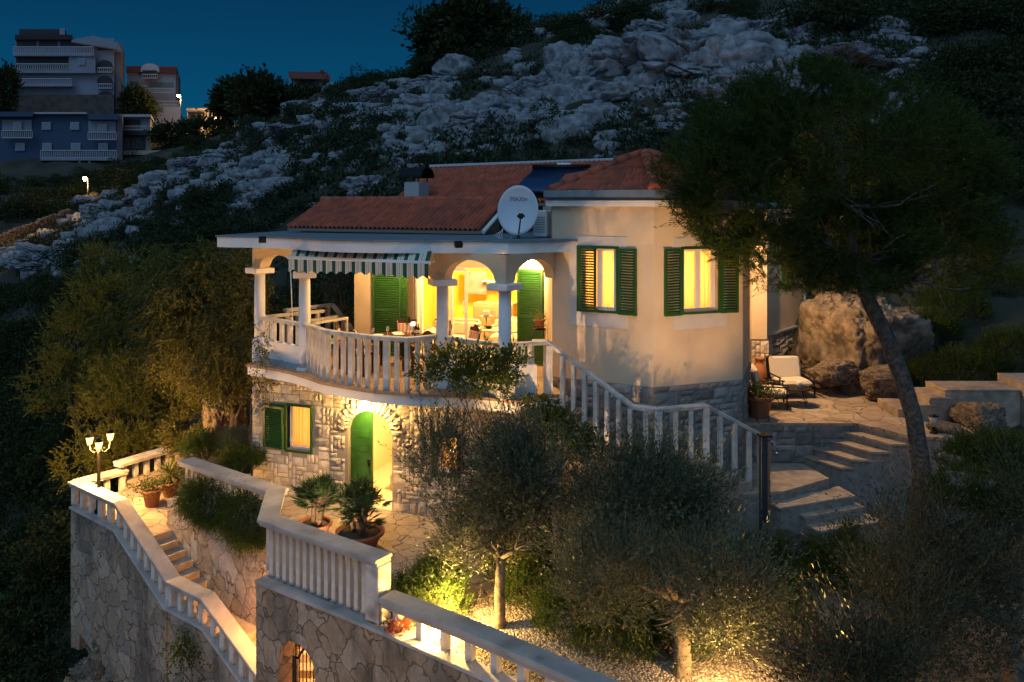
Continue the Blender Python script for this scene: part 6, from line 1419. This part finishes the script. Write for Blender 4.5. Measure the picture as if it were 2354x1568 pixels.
# big leaning pine
def pine():
    rg = np.random.default_rng(21); base = Vector(((2112 - HX) * 14.9 / F, 14.9, .6)); t = thing("pine_tree", "large leaning pine with a broad dark crown at the right of the house", "pine tree", base)
    pts = [Vector((0, 0, 0))] + [D(x, y, d) - base for x, y, d in [(2118, 1080, 14.9), (2100, 960, 14.95), (2070, 860, 15.0), (2035, 770, 15.05), (1995, 690, 15.1), (1965, 600, 15.2), (1940, 480, 15.4), (1930, 330, 15.6)]]
    mb = MB(); mb.tube(pts, [.20, .165, .15, .15, .145, .135, .12, .09, .05], 14); tips = []
    for k_ in range(20):
        i = [6, 6, 7, 7, 8][k_ % 5]; a = rg.uniform(0, 6.28); limb(mb, pts[i] + Vector((0, 0, rg.uniform(-.3, .2))), (math.cos(a) * 1.2, math.sin(a) * .8, rg.uniform(-.1, .45)), rg.uniform(.8, 1.3), .04, 1, rg, tips, up=.1)
    mb.build("trunk", M_bark, t)
    # crown lobes (px, py, half-width px, half-height px)
    lob = [(1900, 330, 330, 150, 15.6), (1720, 430, 200, 130, 15.3), (1620, 400, 110, 60, 15.2), (2080, 420, 210, 160, 15.8), (1760, 560, 120, 75, 15.1), (1930, 560, 200, 90, 15.3), (2130, 560, 180, 110, 15.8), (1860, 220, 170, 70, 15.7), (1680, 540, 80, 45, 15.0), (1800, 630, 90, 38, 15.1), (2080, 640, 130, 45, 15.4), (1740, 290, 120, 80, 15.5), (2180, 380, 110, 110, 16.2), (1600, 470, 60, 40, 15.1), (1960, 640, 120, 45, 14.9), (2010, 560, 130, 70, 14.9)]
    P_, A_ = [], []; tot = sum(l[2] * l[3] for l in lob)
    for (x, y, a, b_, d) in lob:
        n = int(25000 * a * b_ / tot) + 60; c = D(x, y, d) - base; rr = np.array([a * d / F, a * d / F * .8, b_ * d / F]); dv = unit(rg.normal(size=(n, 3))); q = np.array(c) + dv * rr * (rg.uniform(.35, 1.06, n) ** .6)[:, None]
        P_.append(q); A_.append(unit(dv * [1, 1, .5] * .7 + rg.normal(size=(n, 3)) * .4 + [0, 0, .55]))
    p = np.concatenate(P_); ax = np.concatenate(A_); g_ = np.array([noise.noise(Vector(q) * 1.6) + .6 * noise.noise(Vector(q) * 3.7) for q in p]) > .0; p, ax = p[g_], ax[g_]
    ps, dr = sprig_leaves(p, ax, rg.uniform(.16, .34, len(p)), 26, 1.0, rg, start=0); link("crown", leaf_mesh("crown", ps, dr, rg.uniform(.06, .11, len(ps)), .011, rg), L_pine, t)
    tw = leaf_arrays((p - ax * .12)[::3], ax[::3], .35, .006, rg); link("twigs", np_mesh("twigs", tw, np.arange(len(tw)).reshape(-1, 4)), M_bark, t)
pine()
def crown_tree(name, label, cat, base, lobes, n, m, leaf=(.06, .12, .03), seed=1, hang=False, sprig=10, trunk=.09, sL=(.15, .35), spread=.9, thr=-.25, fr=1.5):
    rg = np.random.default_rng(seed); base = Vector(base); t = thing(name, label, cat, base); P_, A_ = [], []; mb = MB(); tot = sum(l[3] * l[4] for l in lobes)
    for (x, y, d, a, b_) in lobes:
        c = D(x, y, d) - base; rr = np.array([a * d / F, a * d / F * .85, b_ * d / F]); k_ = int(n * a * b_ / tot) + 20; dv = unit(rg.normal(size=(k_, 3))); P_.append(np.array(c) + dv * rr * (rg.uniform(.3, 1.08, k_) ** .6)[:, None]); A_.append(dv)
        mid = Vector(c) * .5 + Vector((0, 0, .1)); mb.tube([(0, 0, -.2), mid * .5, mid + Vector(rg.normal(size=3)) * .1, c], [trunk, trunk * .8, trunk * .55, trunk * .2], 7)
    p = np.concatenate(P_); dv = np.concatenate(A_); g_ = np.array([noise.noise(Vector(q) * fr + Vector((seed, 3, 1))) for q in p]) > thr; p, dv = p[g_], dv[g_]
    ax = unit(dv * .8 + rg.normal(size=p.shape) * .5 + ([0, 0, -.7] if hang else [0, 0, .45])); ps, dr = sprig_leaves(p, ax, rg.uniform(*sL, len(p)), sprig, spread, rg, droop=.3 if hang else 0)
    mb.build("trunk", M_bark, t); link("crown", leaf_mesh("crown", ps, dr, rg.uniform(leaf[0], leaf[1], len(ps)), leaf[2], rg), m, t); return t
crown_tree("carob_tree", "broad drooping-leaved tree brushing the left end of the balcony", "tree", (-7.2, 21.3, .4), [(470, 700, 21.0, 130, 110), (540, 780, 20.3, 75, 90), (400, 640, 21.6, 100, 80), (450, 820, 20.6, 100, 70), (560, 650, 20.8, 60, 70), (380, 740, 21.4, 80, 90), (520, 880, 20.2, 50, 35), (580, 740, 19.9, 28, 60), (500, 600, 21.4, 90, 50)], 9000, L_carob, (.06, .12, .034), 8, True, 9, thr=-.08, fr=2.0)
crown_tree("juniper_tree", "feathery yellow-green juniper behind the street lamp", "juniper", (-10.5, 23.5, -2.2), [(290, 900, 23.6, 90, 70), (250, 960, 23.2, 75, 60), (350, 860, 23.8, 80, 60), (310, 990, 23.3, 80, 50), (400, 930, 23.6, 60, 55), (240, 870, 24, 50, 60), (330, 800, 24, 50, 40)], 6000, L_jun, (.04, .08, .016), 9, False, 22, .08, (.14, .34), .75, .0, 2.0)
crown_tree("juniper_tree", "bright tufted juniper just right of the street lamp's lanterns", "juniper", (-10.2, 22.6, -2), [(290, 1000, 22.6, 55, 40), (335, 1015, 22.8, 50, 30), (250, 1040, 22.4, 60, 45), (190, 1060, 22.4, 60, 50)], 3000, L_jun, (.04, .08, .016), 10, False, 22, .07, (.14, .3), .75, .0, 2.0)
crown_tree("juniper_tree", "tall dark juniper at the far left, above the lamp", "juniper", (-13.6, 27, -3.5), [(250, 700, 27, 90, 80), (180, 780, 27, 80, 90), (320, 650, 28, 90, 70), (230, 620, 28, 60, 50), (150, 880, 26, 90, 80)], 6500, L_jun, (.05, .10, .02), 12, False, 18, .1, (.2, .4), .8, .0, 1.3)
crown_tree("leafy_shrub", "dark glossy shrub between the junipers and the stone house", "shrub", (-7.9, 22.3, -.2), [(430, 1000, 21.8, 50, 50), (480, 950, 22, 45, 45), (400, 1010, 22.6, 30, 25)], 1500, L_carob, (.05, .09, .035), 13)
crown_tree("olive_shrub", "small grey-green olive beyond the side railing, seen between the columns", "shrub", (-4.9, 24, 2.2), [(790, 680, 24, 26, 55), (775, 640, 24.2, 20, 30), (800, 730, 24, 28, 30)], 500, L_olive, (.06, .10, .02), 14)
for (lobes, lab, sd_i, base) in [([(590, 225, 88, 50, 42), (640, 246, 90, 45, 30), (550, 250, 86, 40, 30)], "dark pine wood crown against the sky left of the small red roofed house", 31, D(590, 290, 88)), ([(705, 248, 95, 60, 26), (752, 236, 95, 26, 22), (640, 236, 96, 35, 20)], "dark tree crown in front of the small red roofed house", 32, D(700, 280, 95)), ([(535, 225, 92, 18, 20), (520, 245, 92, 14, 16)], "small tree crown standing out on the skyline beside the lit far house", 33, D(535, 270, 92)), ([(10, 200, 140, 24, 40), (15, 290, 140, 26, 50)], "black tree at the left edge beside the tall apartment building", 34, D(10, 320, 140)), ([(470, 300, 140, 60, 18), (400, 310, 138, 40, 16)], "dark trees at the foot of the small warm house", 37, D(440, 320, 140)), ([(308, 235, 150, 24, 25), (330, 250, 150, 20, 18)], "dark tree between the two pale apartment houses", 35, D(308, 270, 150)), ([(1090, 70, 60, 90, 55), (1010, 100, 60, 40, 45), (1160, 110, 60, 70, 45)], "large dense evergreen on the crest, tallest shape of the skyline", 36, D(1090, 140, 60))]:
    crown_tree("far_tree", lab, "tree", base, lobes, 1300, L_dark, (.35, .7, .3), sd_i, False, 6, .3, (.6, 1.4), 1.0, -.35, .25)
# rosemary: uneven mounds of upright sprigs
def rosemary(name, label, c, rad, n, seed, m=L_rose, L=(.12, .30), leafs=16, up=.9, hang=0, leaf=(.02, .038), rz=0, cat="rosemary bush"):
    rg = np.random.default_rng(seed); t = thing(name, label, cat, c, rz); dv = unit(rg.normal(size=(n, 3))); dv[:, 2] = np.abs(dv[:, 2]) if not hang else dv[:, 2]
    r_ = np.array([1 + .35 * noise.noise(Vector(q) * 1.8 + Vector((seed, 0, 0))) for q in dv]); p = dv * np.array(rad) * (r_ * rg.uniform(.55, 1, n) ** .5)[:, None]
    ax = unit(dv * .6 + rg.normal(size=p.shape) * .3 + [0, 0, up if not hang else -hang]); ps, dr = sprig_leaves(p, ax, rg.uniform(*L, n), leafs, .7, rg); link("foliage", leaf_mesh("foliage", ps, dr, rg.uniform(*leaf, len(ps)), .012, rg), m, t)
    mb = MB(); 
    for k_ in range(7): a = k_ * .9; mb.tube([(0, 0, -.1), (rad[0] * .3 * math.cos(a), rad[1] * .3 * math.sin(a), rad[2] * .2), (rad[0] * .5 * math.cos(a), rad[1] * .7 * math.sin(a), rad[2] * .5 * (1 if not hang else -1))], .012, 4)
    mb.build("stems", M_bark, t); return t
pr_ = lambda x, y, z: P(x, y, z)
c = D(520, 1150, 17.45); ag = math.atan2(cd.y, cd.x)
rosemary("hanging_rosemary", "dense rosemary spilling over the inner stair wall, its left part", D(470, 1150, 17.72), (.75, .26, .42), 3600, 41, hang=.5, rz=ag); rosemary("hanging_rosemary", "dense rosemary hanging lowest down the inner stair wall, its right part", D(565, 1190, 16.85), (.80, .26, .52), 3900, 42, hang=.7, rz=ag)
rosemary("rosemary_bush", "brightly lit rosemary beside the end of the tall front balustrade", P(975, 1405, -.06), (.62, .5, .55), 1700, 43); rosemary("rosemary_bush", "shaded rosemary behind the bright one, in front of the paved patio", D(1010, 1350, 13.75), (.45, .4, .4), 1000, 44)
for i, (px, py, rx, rz_, lab) in enumerate([(1225, 1390, .5, .75, "rounded hedge plant immediately right of the middle olive trunk"), (1320, 1460, .62, .68, "second hedge plant behind the gravel, partly lit"), (1430, 1505, .62, .62, "third hedge plant, low beside the gravel"), (1200, 1330, .6, .8, "dark hedge plant behind the middle olive's trunk"), (1560, 1500, .6, .6, "hedge plant behind the right-hand olive trunk")]):
    rosemary("rosemary_hedge", lab, P(px, py + 15, -.06) + Vector((0, .35, 0)), (rx, .5, rz_), 1700, 50 + i, leaf=(.02, .036))
for i, (px, d, rx, rz_, lab) in enumerate([(1750, 13.2, .8, .9, "dark mound between the wide olive and the steps"), (1935, 15.2, .55, .7, "clipped round shrub right of the lower stone steps"), (1735, 14.3, .55, .8, "leafy mound under the stair railing"), (1990, 14.4, .6, .7, "shrub at the foot of the pine"), (1790, 14.2, .22, .75, "narrow dark conifer left of the plank steps"), (1900, 14.6, .4, .6, "dark shrub right of the plank steps")]):
    X = (px - HX) * d / F; rosemary("dark_shrub", lab, (X, d, max(-.06, Tz(X, d))), (rx, .5, rz_), 1500, 70 + i, m=L_rose if i != 2 else L_vine, leaf=(.025, .045), cat="shrub")
for i, (px, py, d, rx, rz_, lab) in enumerate([(2200, 845, 19.6, 1.3, .75, "long dark hedge above the stepped wall"), (2330, 800, 19.8, 1.1, .9, "hedge continuing at the right edge above the stepped wall"), (2190, 690, 22.0, .95, .8, "rounded dark shrub on the bank above the hedge"), (2130, 745, 21.0, .8, .5, "low shrub between the pine trunk and the rounded one"), (2300, 1040, 15.2, 1.0, .6, "dark shrub on the rocky bank at the right"), (2250, 1130, 14.2, .8, .5, "shrub below the rocky bank"), (2330, 650, 23, 1.2, .9, "dark shrub high at the right edge")]):
    p = D(px, py, d); p.z -= rz_ * .6; rosemary("hedge", lab, p, (rx, .7, rz_), 2400, 80 + i, m=L_rose, leaf=(.03, .06), cat="hedge")
for i, (px, py, d, rx, rz_, lab) in enumerate([(475, 1035, 19.7, .55, .45, "upright rosemary on the bank left of the stone wall"), (556, 1065, 18.9, .45, .30, "low rounded green bush at the corner of the stone wall"), (545, 1020, 19.6, .4, .22, "silvery santolina at the foot of the stone wall")]):
    p = D(px, py, d); p.z -= rz_ * .3; rosemary("rosemary_bush", lab, p, (rx, .4, rz_), 1300, 90 + i, m=[L_rose, L_rose, L_olive][i])
# vine in front of the third and fourth columns + climber on the stairs
crown_tree("climbing_vine", "leafy vine sprawling in front of the two right-hand balcony columns", "vine", (.05, 15.1, 1.0), [(1050, 830, 15.6, 45, 28), (1110, 845, 15.4, 45, 35), (1165, 840, 15.3, 32, 32), (975, 855, 15.8, 22, 18), (1080, 880, 15.3, 30, 25), (1150, 885, 15.2, 25, 25), (1020, 850, 15.6, 30, 26)], 620, L_vine, (.05, .095, .035), 15, False, 9, .022, (.12, .28), 1.0, -.3, 2.5)
crown_tree("climbing_vine", "climber trailing down beside the balcony stairs", "vine", (.9, 14.9, .6), [(1235, 925, 15.2, 25, 22), (1290, 965, 15.1, 25, 28), (1330, 995, 15.0, 28, 25), (1365, 1020, 15.0, 26, 22), (1270, 940, 15.2, 20, 20)], 620, L_vine, (.04, .075, .035), 16, True, 8, .02, (.12, .25), 1.0, -.35, 2.5)
crown_tree("climbing_vine", "thin creeper at the left corner of the stone house", "vine", (-6.0, 18.9, 0), [(610, 890, 18.95, 14, 22), (598, 860, 18.9, 12, 18), (600, 790, 18.6, 10, 30)], 120, L_carob, (.05, .10, .03), 17, True, 6, .015)
pr2 = P(915, 1452, -.05); rosemary("red_succulent", "reddish plant growing through the foot of the low balustrade", pr2, (.17, .13, .16), 260, 95, m=L_red, L=(.04, .10), leafs=8, leaf=(.02, .035), cat="plant")
rosemary("red_succulent", "small red weed on the coping near the bottom edge", P(1420, 1650, -.05) * 0 + P(1195, 1560, -.05) + Vector((.62, -.35, 0)), (.12, .1, .12), 160, 96, m=L_red, L=(.04, .10), leafs=7, leaf=(.02, .03), cat="plant")
crown_tree("wall_creeper", "ivy-like creeper climbing the lower stair wall at the bottom", "creeper", (-6.2, 16.4, -3.3), [(425, 1505, 16.3, 14, 30), (440, 1545, 16.2, 22, 20), (415, 1470, 16.4, 6, 25)], 200, L_vine, (.04, .08, .04), 18, True, 6, .015)
for (x, y, d, w_, a_, lab, mi) in [(1985, 800, 20.9, 215, 1.2, "huge pale weathered rock behind the lounge terrace", 0), (2085, 770, 21.2, 150, 1.0, "rounded rock right of the huge one, behind the pine trunk", 1), (1920, 860, 20.0, 90, .7, "broken rock foot at the terrace's back edge", 2), (2040, 880, 19.3, 110, .8, "pitted rock at the edge of the paving beside the pine trunk", 1),
   (2260, 965, 17.0, 110, .75, "craggy pale rock under the stepped wall", 2), (2175, 990, 16.8, 70, .4, "low rock beside the path lantern", 0), (2190, 1065, 15.2, 60, .8, "brown boulder below the path lantern", 1), (2230, 1125, 14.2, 90, .8, "smooth boulder among the dark shrubs at the right", 0), (2310, 460, 33, 100, 1.0, "pale cliff rock at the right edge beside the pine", 2), (1915, 640, 23, 90, 1.2, "shaded rock face behind the house corner", 1),
   (510, 950, 21.5, 110, .8, "grey rock slab leaning behind the stone house's left corner", 0), (430, 1055, 20.3, 60, .6, "small rock by the yucca", 1)]:
    o = put_rock(NEAR[mi], x, y, w_, lab, "rock", None, a_, .15, .6, d=d, name="rock")
for i in range(22):
    px, py = rnd.uniform(1800, 1895), rnd.uniform(745, 880); d = 24.5 - (py - 745) / 135 * 4; o = put_rock(ROCKS[i % 8], px, py, rnd.uniform(14, 30), "flat stone of the rough path climbing behind the house", "stone", "rough path stones", .5, .1, .3, d=d, m=M_rockw, name="path_stone")
mb = MB(); pts_ = [D(1790, 890, 20.6), D(1900, 900, 20.4), D(1905, 820, 22.0), D(1880, 745, 24.6), D(1850, 730, 26), D(1835, 760, 24)]; mb.add(pts_ + [p - Vector((0, 0, 1)) for p in pts_], [(0, 1, 2, 3, 4, 5)] + [(i, (i + 1) % 6, (i + 1) % 6 + 6, i + 6) for i in range(6)]); tag(mb.build("rough_path", M_soil), kind="structure")
for i in range(14):
    px, py = rnd.uniform(1800, 1850), rnd.uniform(1215, 1270); o = put_rock(ROCKS[i % 8], px, py, rnd.uniform(20, 34), "grey stone of the dry rubble slope above the plank steps", "stone", "dry rubble stones", .8, .2, .3, d=15.3 - (py - 1215) / 300, m=M_rockw, name="rubble_stone")
# ============================================================ FAR HOUSES
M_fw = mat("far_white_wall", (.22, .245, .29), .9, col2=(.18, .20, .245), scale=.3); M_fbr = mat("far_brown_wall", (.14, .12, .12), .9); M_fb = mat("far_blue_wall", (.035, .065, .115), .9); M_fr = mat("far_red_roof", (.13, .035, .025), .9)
M_fd = mat("far_opening", (.016, .018, .022), .6); M_fgl = mat("far_window_glass", (.10, .16, .19), .15, spec=.9); M_frail = mat("far_railing", (.34, .34, .37), .9)
def fbox(mb, x0, x1, y0, y1, d0, dep):
    """box whose front face spans the given survey marks at distance d0, dep metres deep"""
    a, b = D(x0, y1, d0), D(x1, y0, d0); k = Vector((dep * (b.x / d0) * .88, dep, 0))      # side walls stand square to the lane, turned with the hill
    v = [Vector((a.x, d0, a.z)), Vector((b.x, d0, a.z)), Vector((b.x, d0, b.z)), Vector((a.x, d0, b.z))]; mb.add(v + [p + k for p in v], [(0, 1, 2, 3), (5, 4, 7, 6), (1, 5, 6, 2), (4, 0, 3, 7), (3, 2, 6, 7), (4, 5, 1, 0)])
def far(parent, part, x0, x1, y0, y1, d0, dep, m): mb = MB(); fbox(mb, x0, x1, y0, y1, d0, dep); return mb.build(part, m, parent)
def fwin(parent, x0, x1, y0, y1, d0, fr=True):
    o = far(parent, "window", x0, x1, y0, y1, d0 - .12, .2, M_frail); far(o, "pane", x0 + 1, (x0 + x1) / 2 - .5, y0 + 1, y1 - 1, d0 - .16, .1, M_fgl); far(o, "pane", (x0 + x1) / 2 + .5, x1 - 1, y0 + 1, y1 - 1, d0 - .16, .1, M_fgl)
def frail(parent, x0, x1, y0, y1, d0):
    mb = MB(); fbox(mb, x0, x1, y0, y0 + 2.2, d0, .3); fbox(mb, x0, x1, y1 - 2.2, y1, d0, .3); n = max(3, int((x1 - x0) / 4.2))
    for i in range(n + 1): x = x0 + (x1 - x0) * i / n; fbox(mb, x - .8, x + .8, y0 + 2.2, y1 - 2.2, d0 + .08, .14)
    return mb.build("balcony_railing", M_frail, parent)
def farch(parent, x0, x1, y0, y1, d0):
    mb = MB(); n = 12; v = [D(x0, y1, d0), D(x1, y1, d0)] + [D((x0 + x1) / 2 + (x1 - x0) / 2 * math.cos(math.pi * i / n), y0 + (y1 - y0) * .45 * (1 - math.sin(math.pi * i / n)), d0) for i in range(n + 1)]
    mb.add(v + [p + Vector((0, .2, 0)) for p in v], [tuple(range(len(v)))] + [(i, (i + 1) % len(v), (i + 1) % len(v) + len(v), i + len(v)) for i in range(len(v))]); return mb.build("arched_opening", M_fd, parent)
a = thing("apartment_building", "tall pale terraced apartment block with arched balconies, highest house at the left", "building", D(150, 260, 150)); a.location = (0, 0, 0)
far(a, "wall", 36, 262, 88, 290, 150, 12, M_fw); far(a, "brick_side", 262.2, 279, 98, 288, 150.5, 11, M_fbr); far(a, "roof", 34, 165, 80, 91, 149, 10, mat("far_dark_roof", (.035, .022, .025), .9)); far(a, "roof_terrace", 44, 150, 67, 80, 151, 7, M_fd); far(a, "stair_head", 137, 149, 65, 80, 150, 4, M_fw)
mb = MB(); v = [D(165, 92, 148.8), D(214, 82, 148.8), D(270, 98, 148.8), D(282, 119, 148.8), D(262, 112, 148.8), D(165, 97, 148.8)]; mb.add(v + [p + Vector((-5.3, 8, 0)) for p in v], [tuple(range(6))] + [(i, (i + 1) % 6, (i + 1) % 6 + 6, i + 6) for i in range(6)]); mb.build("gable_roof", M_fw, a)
for (x0, x1, y0, y1) in [(38, 82, 93, 108), (89, 131, 93, 108), (138, 210, 94, 108)]: far(a, "loggia", x0, x1, y0, y1, 149.8, .3, M_fd)
frail(a, 30, 214, 107, 125, 148.6); far(a, "balcony_slab", 30, 216, 124, 129, 148.5, 1.4, M_fw); far(a, "loggia", 37, 157, 130, 160, 149.7, .3, M_fd); frail(a, 36, 158, 146, 161, 148.8); far(a, "balcony_slab", 34, 219, 160, 168, 148.8, 1.2, M_fw); far(a, "projecting_room", 158, 219, 128, 166, 148.9, 1.2, M_fw); fwin(a, 180, 196, 134, 150, 148.8)
frail(a, 32, 164, 180, 196, 148.6); far(a, "balcony_slab", 32, 166, 195, 199, 148.5, 1.4, M_fw)
farch(a, 223, 259, 102, 115, 149.7); farch(a, 223, 257, 138, 166, 149.7); frail(a, 224, 257, 155, 167, 149.3); farch(a, 223, 257, 174, 203, 149.7); frail(a, 224, 257, 192, 204, 149.3); farch(a, 225, 258, 210, 230, 149.7); far(a, "rock_footing", 30, 262, 218, 262, 149.0, 3, mat("far_rubble", (.09, .075, .065), .95, col2=(.05, .045, .04), scale=.8))
b = thing("apartment_building", "long dark blue apartment house with white balconies, lowest in the left-hand group", "building")
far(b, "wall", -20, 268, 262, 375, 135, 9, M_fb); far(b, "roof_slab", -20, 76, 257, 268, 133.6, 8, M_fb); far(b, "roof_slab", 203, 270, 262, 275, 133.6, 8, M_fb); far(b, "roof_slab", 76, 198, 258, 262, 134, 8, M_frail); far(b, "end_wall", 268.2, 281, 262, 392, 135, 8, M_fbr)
far(b, "loggia", 5, 73, 276, 300, 134.8, .3, M_fw); far(b, "loggia", 203, 266, 278, 303, 134.8, .3, M_fw); fwin(b, 30, 50, 281, 300, 134.6); fwin(b, 224, 246, 285, 303, 134.6); frail(b, 4, 74, 299, 318, 133.6); frail(b, 202, 267, 303, 322, 133.6)
for x in (96, 161): fwin(b, x, x + 21, 281, 299, 134.9)
for x in (35, 97, 163, 226): fwin(b, x, x + 22, 329, 347, 134.9)
frail(b, 93, 268, 345, 364, 133.2); far(b, "balcony_slab", 93, 269, 363, 369, 133.1, 1.8, M_fw); far(b, "undercroft", 143, 262, 369, 402, 134.6, .4, M_fd)
for x in (180, 203, 263): far(b, "pillar", x, x + 5, 369, 403, 133.3, .6, M_fw)
c_ = thing("far_house", "pale terraced house with a rounded arcade, between the blue block and the slope", "building")
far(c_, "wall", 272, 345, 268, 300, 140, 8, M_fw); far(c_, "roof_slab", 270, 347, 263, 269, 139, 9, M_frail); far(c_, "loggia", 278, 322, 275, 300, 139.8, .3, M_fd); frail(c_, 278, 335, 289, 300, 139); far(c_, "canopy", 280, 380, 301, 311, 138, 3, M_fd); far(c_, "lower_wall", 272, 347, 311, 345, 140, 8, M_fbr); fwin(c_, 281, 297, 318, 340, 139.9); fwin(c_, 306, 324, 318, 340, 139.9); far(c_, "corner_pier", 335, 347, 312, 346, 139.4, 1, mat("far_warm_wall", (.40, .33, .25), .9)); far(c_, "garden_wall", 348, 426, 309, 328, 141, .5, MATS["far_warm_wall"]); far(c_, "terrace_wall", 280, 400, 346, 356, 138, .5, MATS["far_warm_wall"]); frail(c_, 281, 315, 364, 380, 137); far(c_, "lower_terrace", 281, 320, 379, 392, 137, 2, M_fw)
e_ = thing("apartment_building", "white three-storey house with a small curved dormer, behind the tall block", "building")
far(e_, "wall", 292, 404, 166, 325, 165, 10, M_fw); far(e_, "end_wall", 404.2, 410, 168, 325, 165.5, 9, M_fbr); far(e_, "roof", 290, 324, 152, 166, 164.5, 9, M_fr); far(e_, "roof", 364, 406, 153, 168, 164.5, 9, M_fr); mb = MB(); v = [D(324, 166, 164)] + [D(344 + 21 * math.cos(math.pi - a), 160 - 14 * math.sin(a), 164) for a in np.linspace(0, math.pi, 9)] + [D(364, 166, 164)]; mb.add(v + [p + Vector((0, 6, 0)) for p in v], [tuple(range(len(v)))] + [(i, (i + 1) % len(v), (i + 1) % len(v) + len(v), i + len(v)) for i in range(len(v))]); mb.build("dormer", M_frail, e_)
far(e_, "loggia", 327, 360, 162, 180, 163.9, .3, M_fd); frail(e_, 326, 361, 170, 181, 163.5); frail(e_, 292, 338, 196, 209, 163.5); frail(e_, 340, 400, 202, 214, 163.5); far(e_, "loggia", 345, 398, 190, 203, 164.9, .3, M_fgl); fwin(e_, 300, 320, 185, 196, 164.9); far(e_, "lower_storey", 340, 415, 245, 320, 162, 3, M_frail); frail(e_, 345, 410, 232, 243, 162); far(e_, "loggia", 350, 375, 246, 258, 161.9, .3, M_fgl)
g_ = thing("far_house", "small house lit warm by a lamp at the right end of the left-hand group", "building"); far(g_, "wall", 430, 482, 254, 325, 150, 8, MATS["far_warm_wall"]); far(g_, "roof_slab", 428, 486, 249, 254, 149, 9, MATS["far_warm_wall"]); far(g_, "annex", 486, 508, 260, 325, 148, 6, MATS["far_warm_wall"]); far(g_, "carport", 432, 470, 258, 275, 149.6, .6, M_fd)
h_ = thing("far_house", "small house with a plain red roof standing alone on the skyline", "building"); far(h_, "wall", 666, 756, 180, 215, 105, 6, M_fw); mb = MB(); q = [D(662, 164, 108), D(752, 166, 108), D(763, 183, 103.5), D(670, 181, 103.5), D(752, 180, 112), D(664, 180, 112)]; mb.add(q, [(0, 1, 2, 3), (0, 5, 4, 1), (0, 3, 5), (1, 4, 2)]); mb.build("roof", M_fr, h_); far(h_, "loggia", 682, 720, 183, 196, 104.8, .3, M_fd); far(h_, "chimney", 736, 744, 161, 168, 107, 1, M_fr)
an = thing("antenna_mast", "thin antenna mast rising behind the crest at the top", "mast", D(1090, 60, 100)); mb = MB(); mb.tube([(0, 0, -4), (0, 0, 5)], .05, 5); mb.build("pole", M_iron, an); mb = MB(); mb.box((0, 0, 1.5), (.5, .1, .3)); mb.box((0, 0, .6), (.3, .1, .3)); mb.build("aerial", M_iron, an)
wb = MB(); pts = [(-20, 560), (60, 540), (110, 515), (160, 492)]
rw = thing("rubble_bank", "lamp-lit rubble bank beside the lane at the far left", "stone bank")
rg = np.random.default_rng(8); V_ = []
mb = MB()
for i in range(420):
    t = rg.uniform(0, 1); px = -20 + 180 * t; py = 565 - 70 * t + rg.uniform(-16, 14); d = 70 + 8 * t; p = D(px, py, d); s_ = rg.uniform(.18, .42); mb.box(p, (s_ * 1.3, s_, s_ * .8), rot=Matrix.Rotation(rg.uniform(0, 3), 3, 'Z') @ Matrix.Rotation(rg.uniform(-.4, .4), 3, 'X'), bev=s_ * .25)
mb.build("stones", M_rockw, rw)
p = D(60, 500, 66); lamp("lane_light", (p.x, p.y, p.z + 2.5), 900, (1, .5, .16), .2)
def far_lamp(px, py, d, label, h, e_, fr_r=.28):
    p = D(px, py, d); t = thing("street_lamp", label, "street lamp", p); mb = MB(); mb.tube([(0, 0, -h), (0, 0, 0)], .07, 6); mb.build("post", M_zinc, t); mb = MB(); mb.lathe([(.08, -.25), (fr_r, 0), (fr_r * .8, .16), (.05, .22)], (-.3, -.1, 0), 10); mb.build("lamp_head", E_far, t); lamp("far_lamp_light", p + Vector((-.3, -.9, -.3)), e_, (1, .55, .2), .15)
far_lamp(202, 411, 96, "street lamp glowing under the dark blue apartment house", 2.6, 500, .22); far_lamp(415, 221, 150, "street lamp glowing at the corner of the white three-storey house", 3, 1500, .35); far_lamp(504, 274, 146, "lamp glowing on the wall of the small warm house", 2, 2600, .4); far_lamp(443, 304, 140, "small yellowish lamp among the far trees", 1.5, 350, .22)
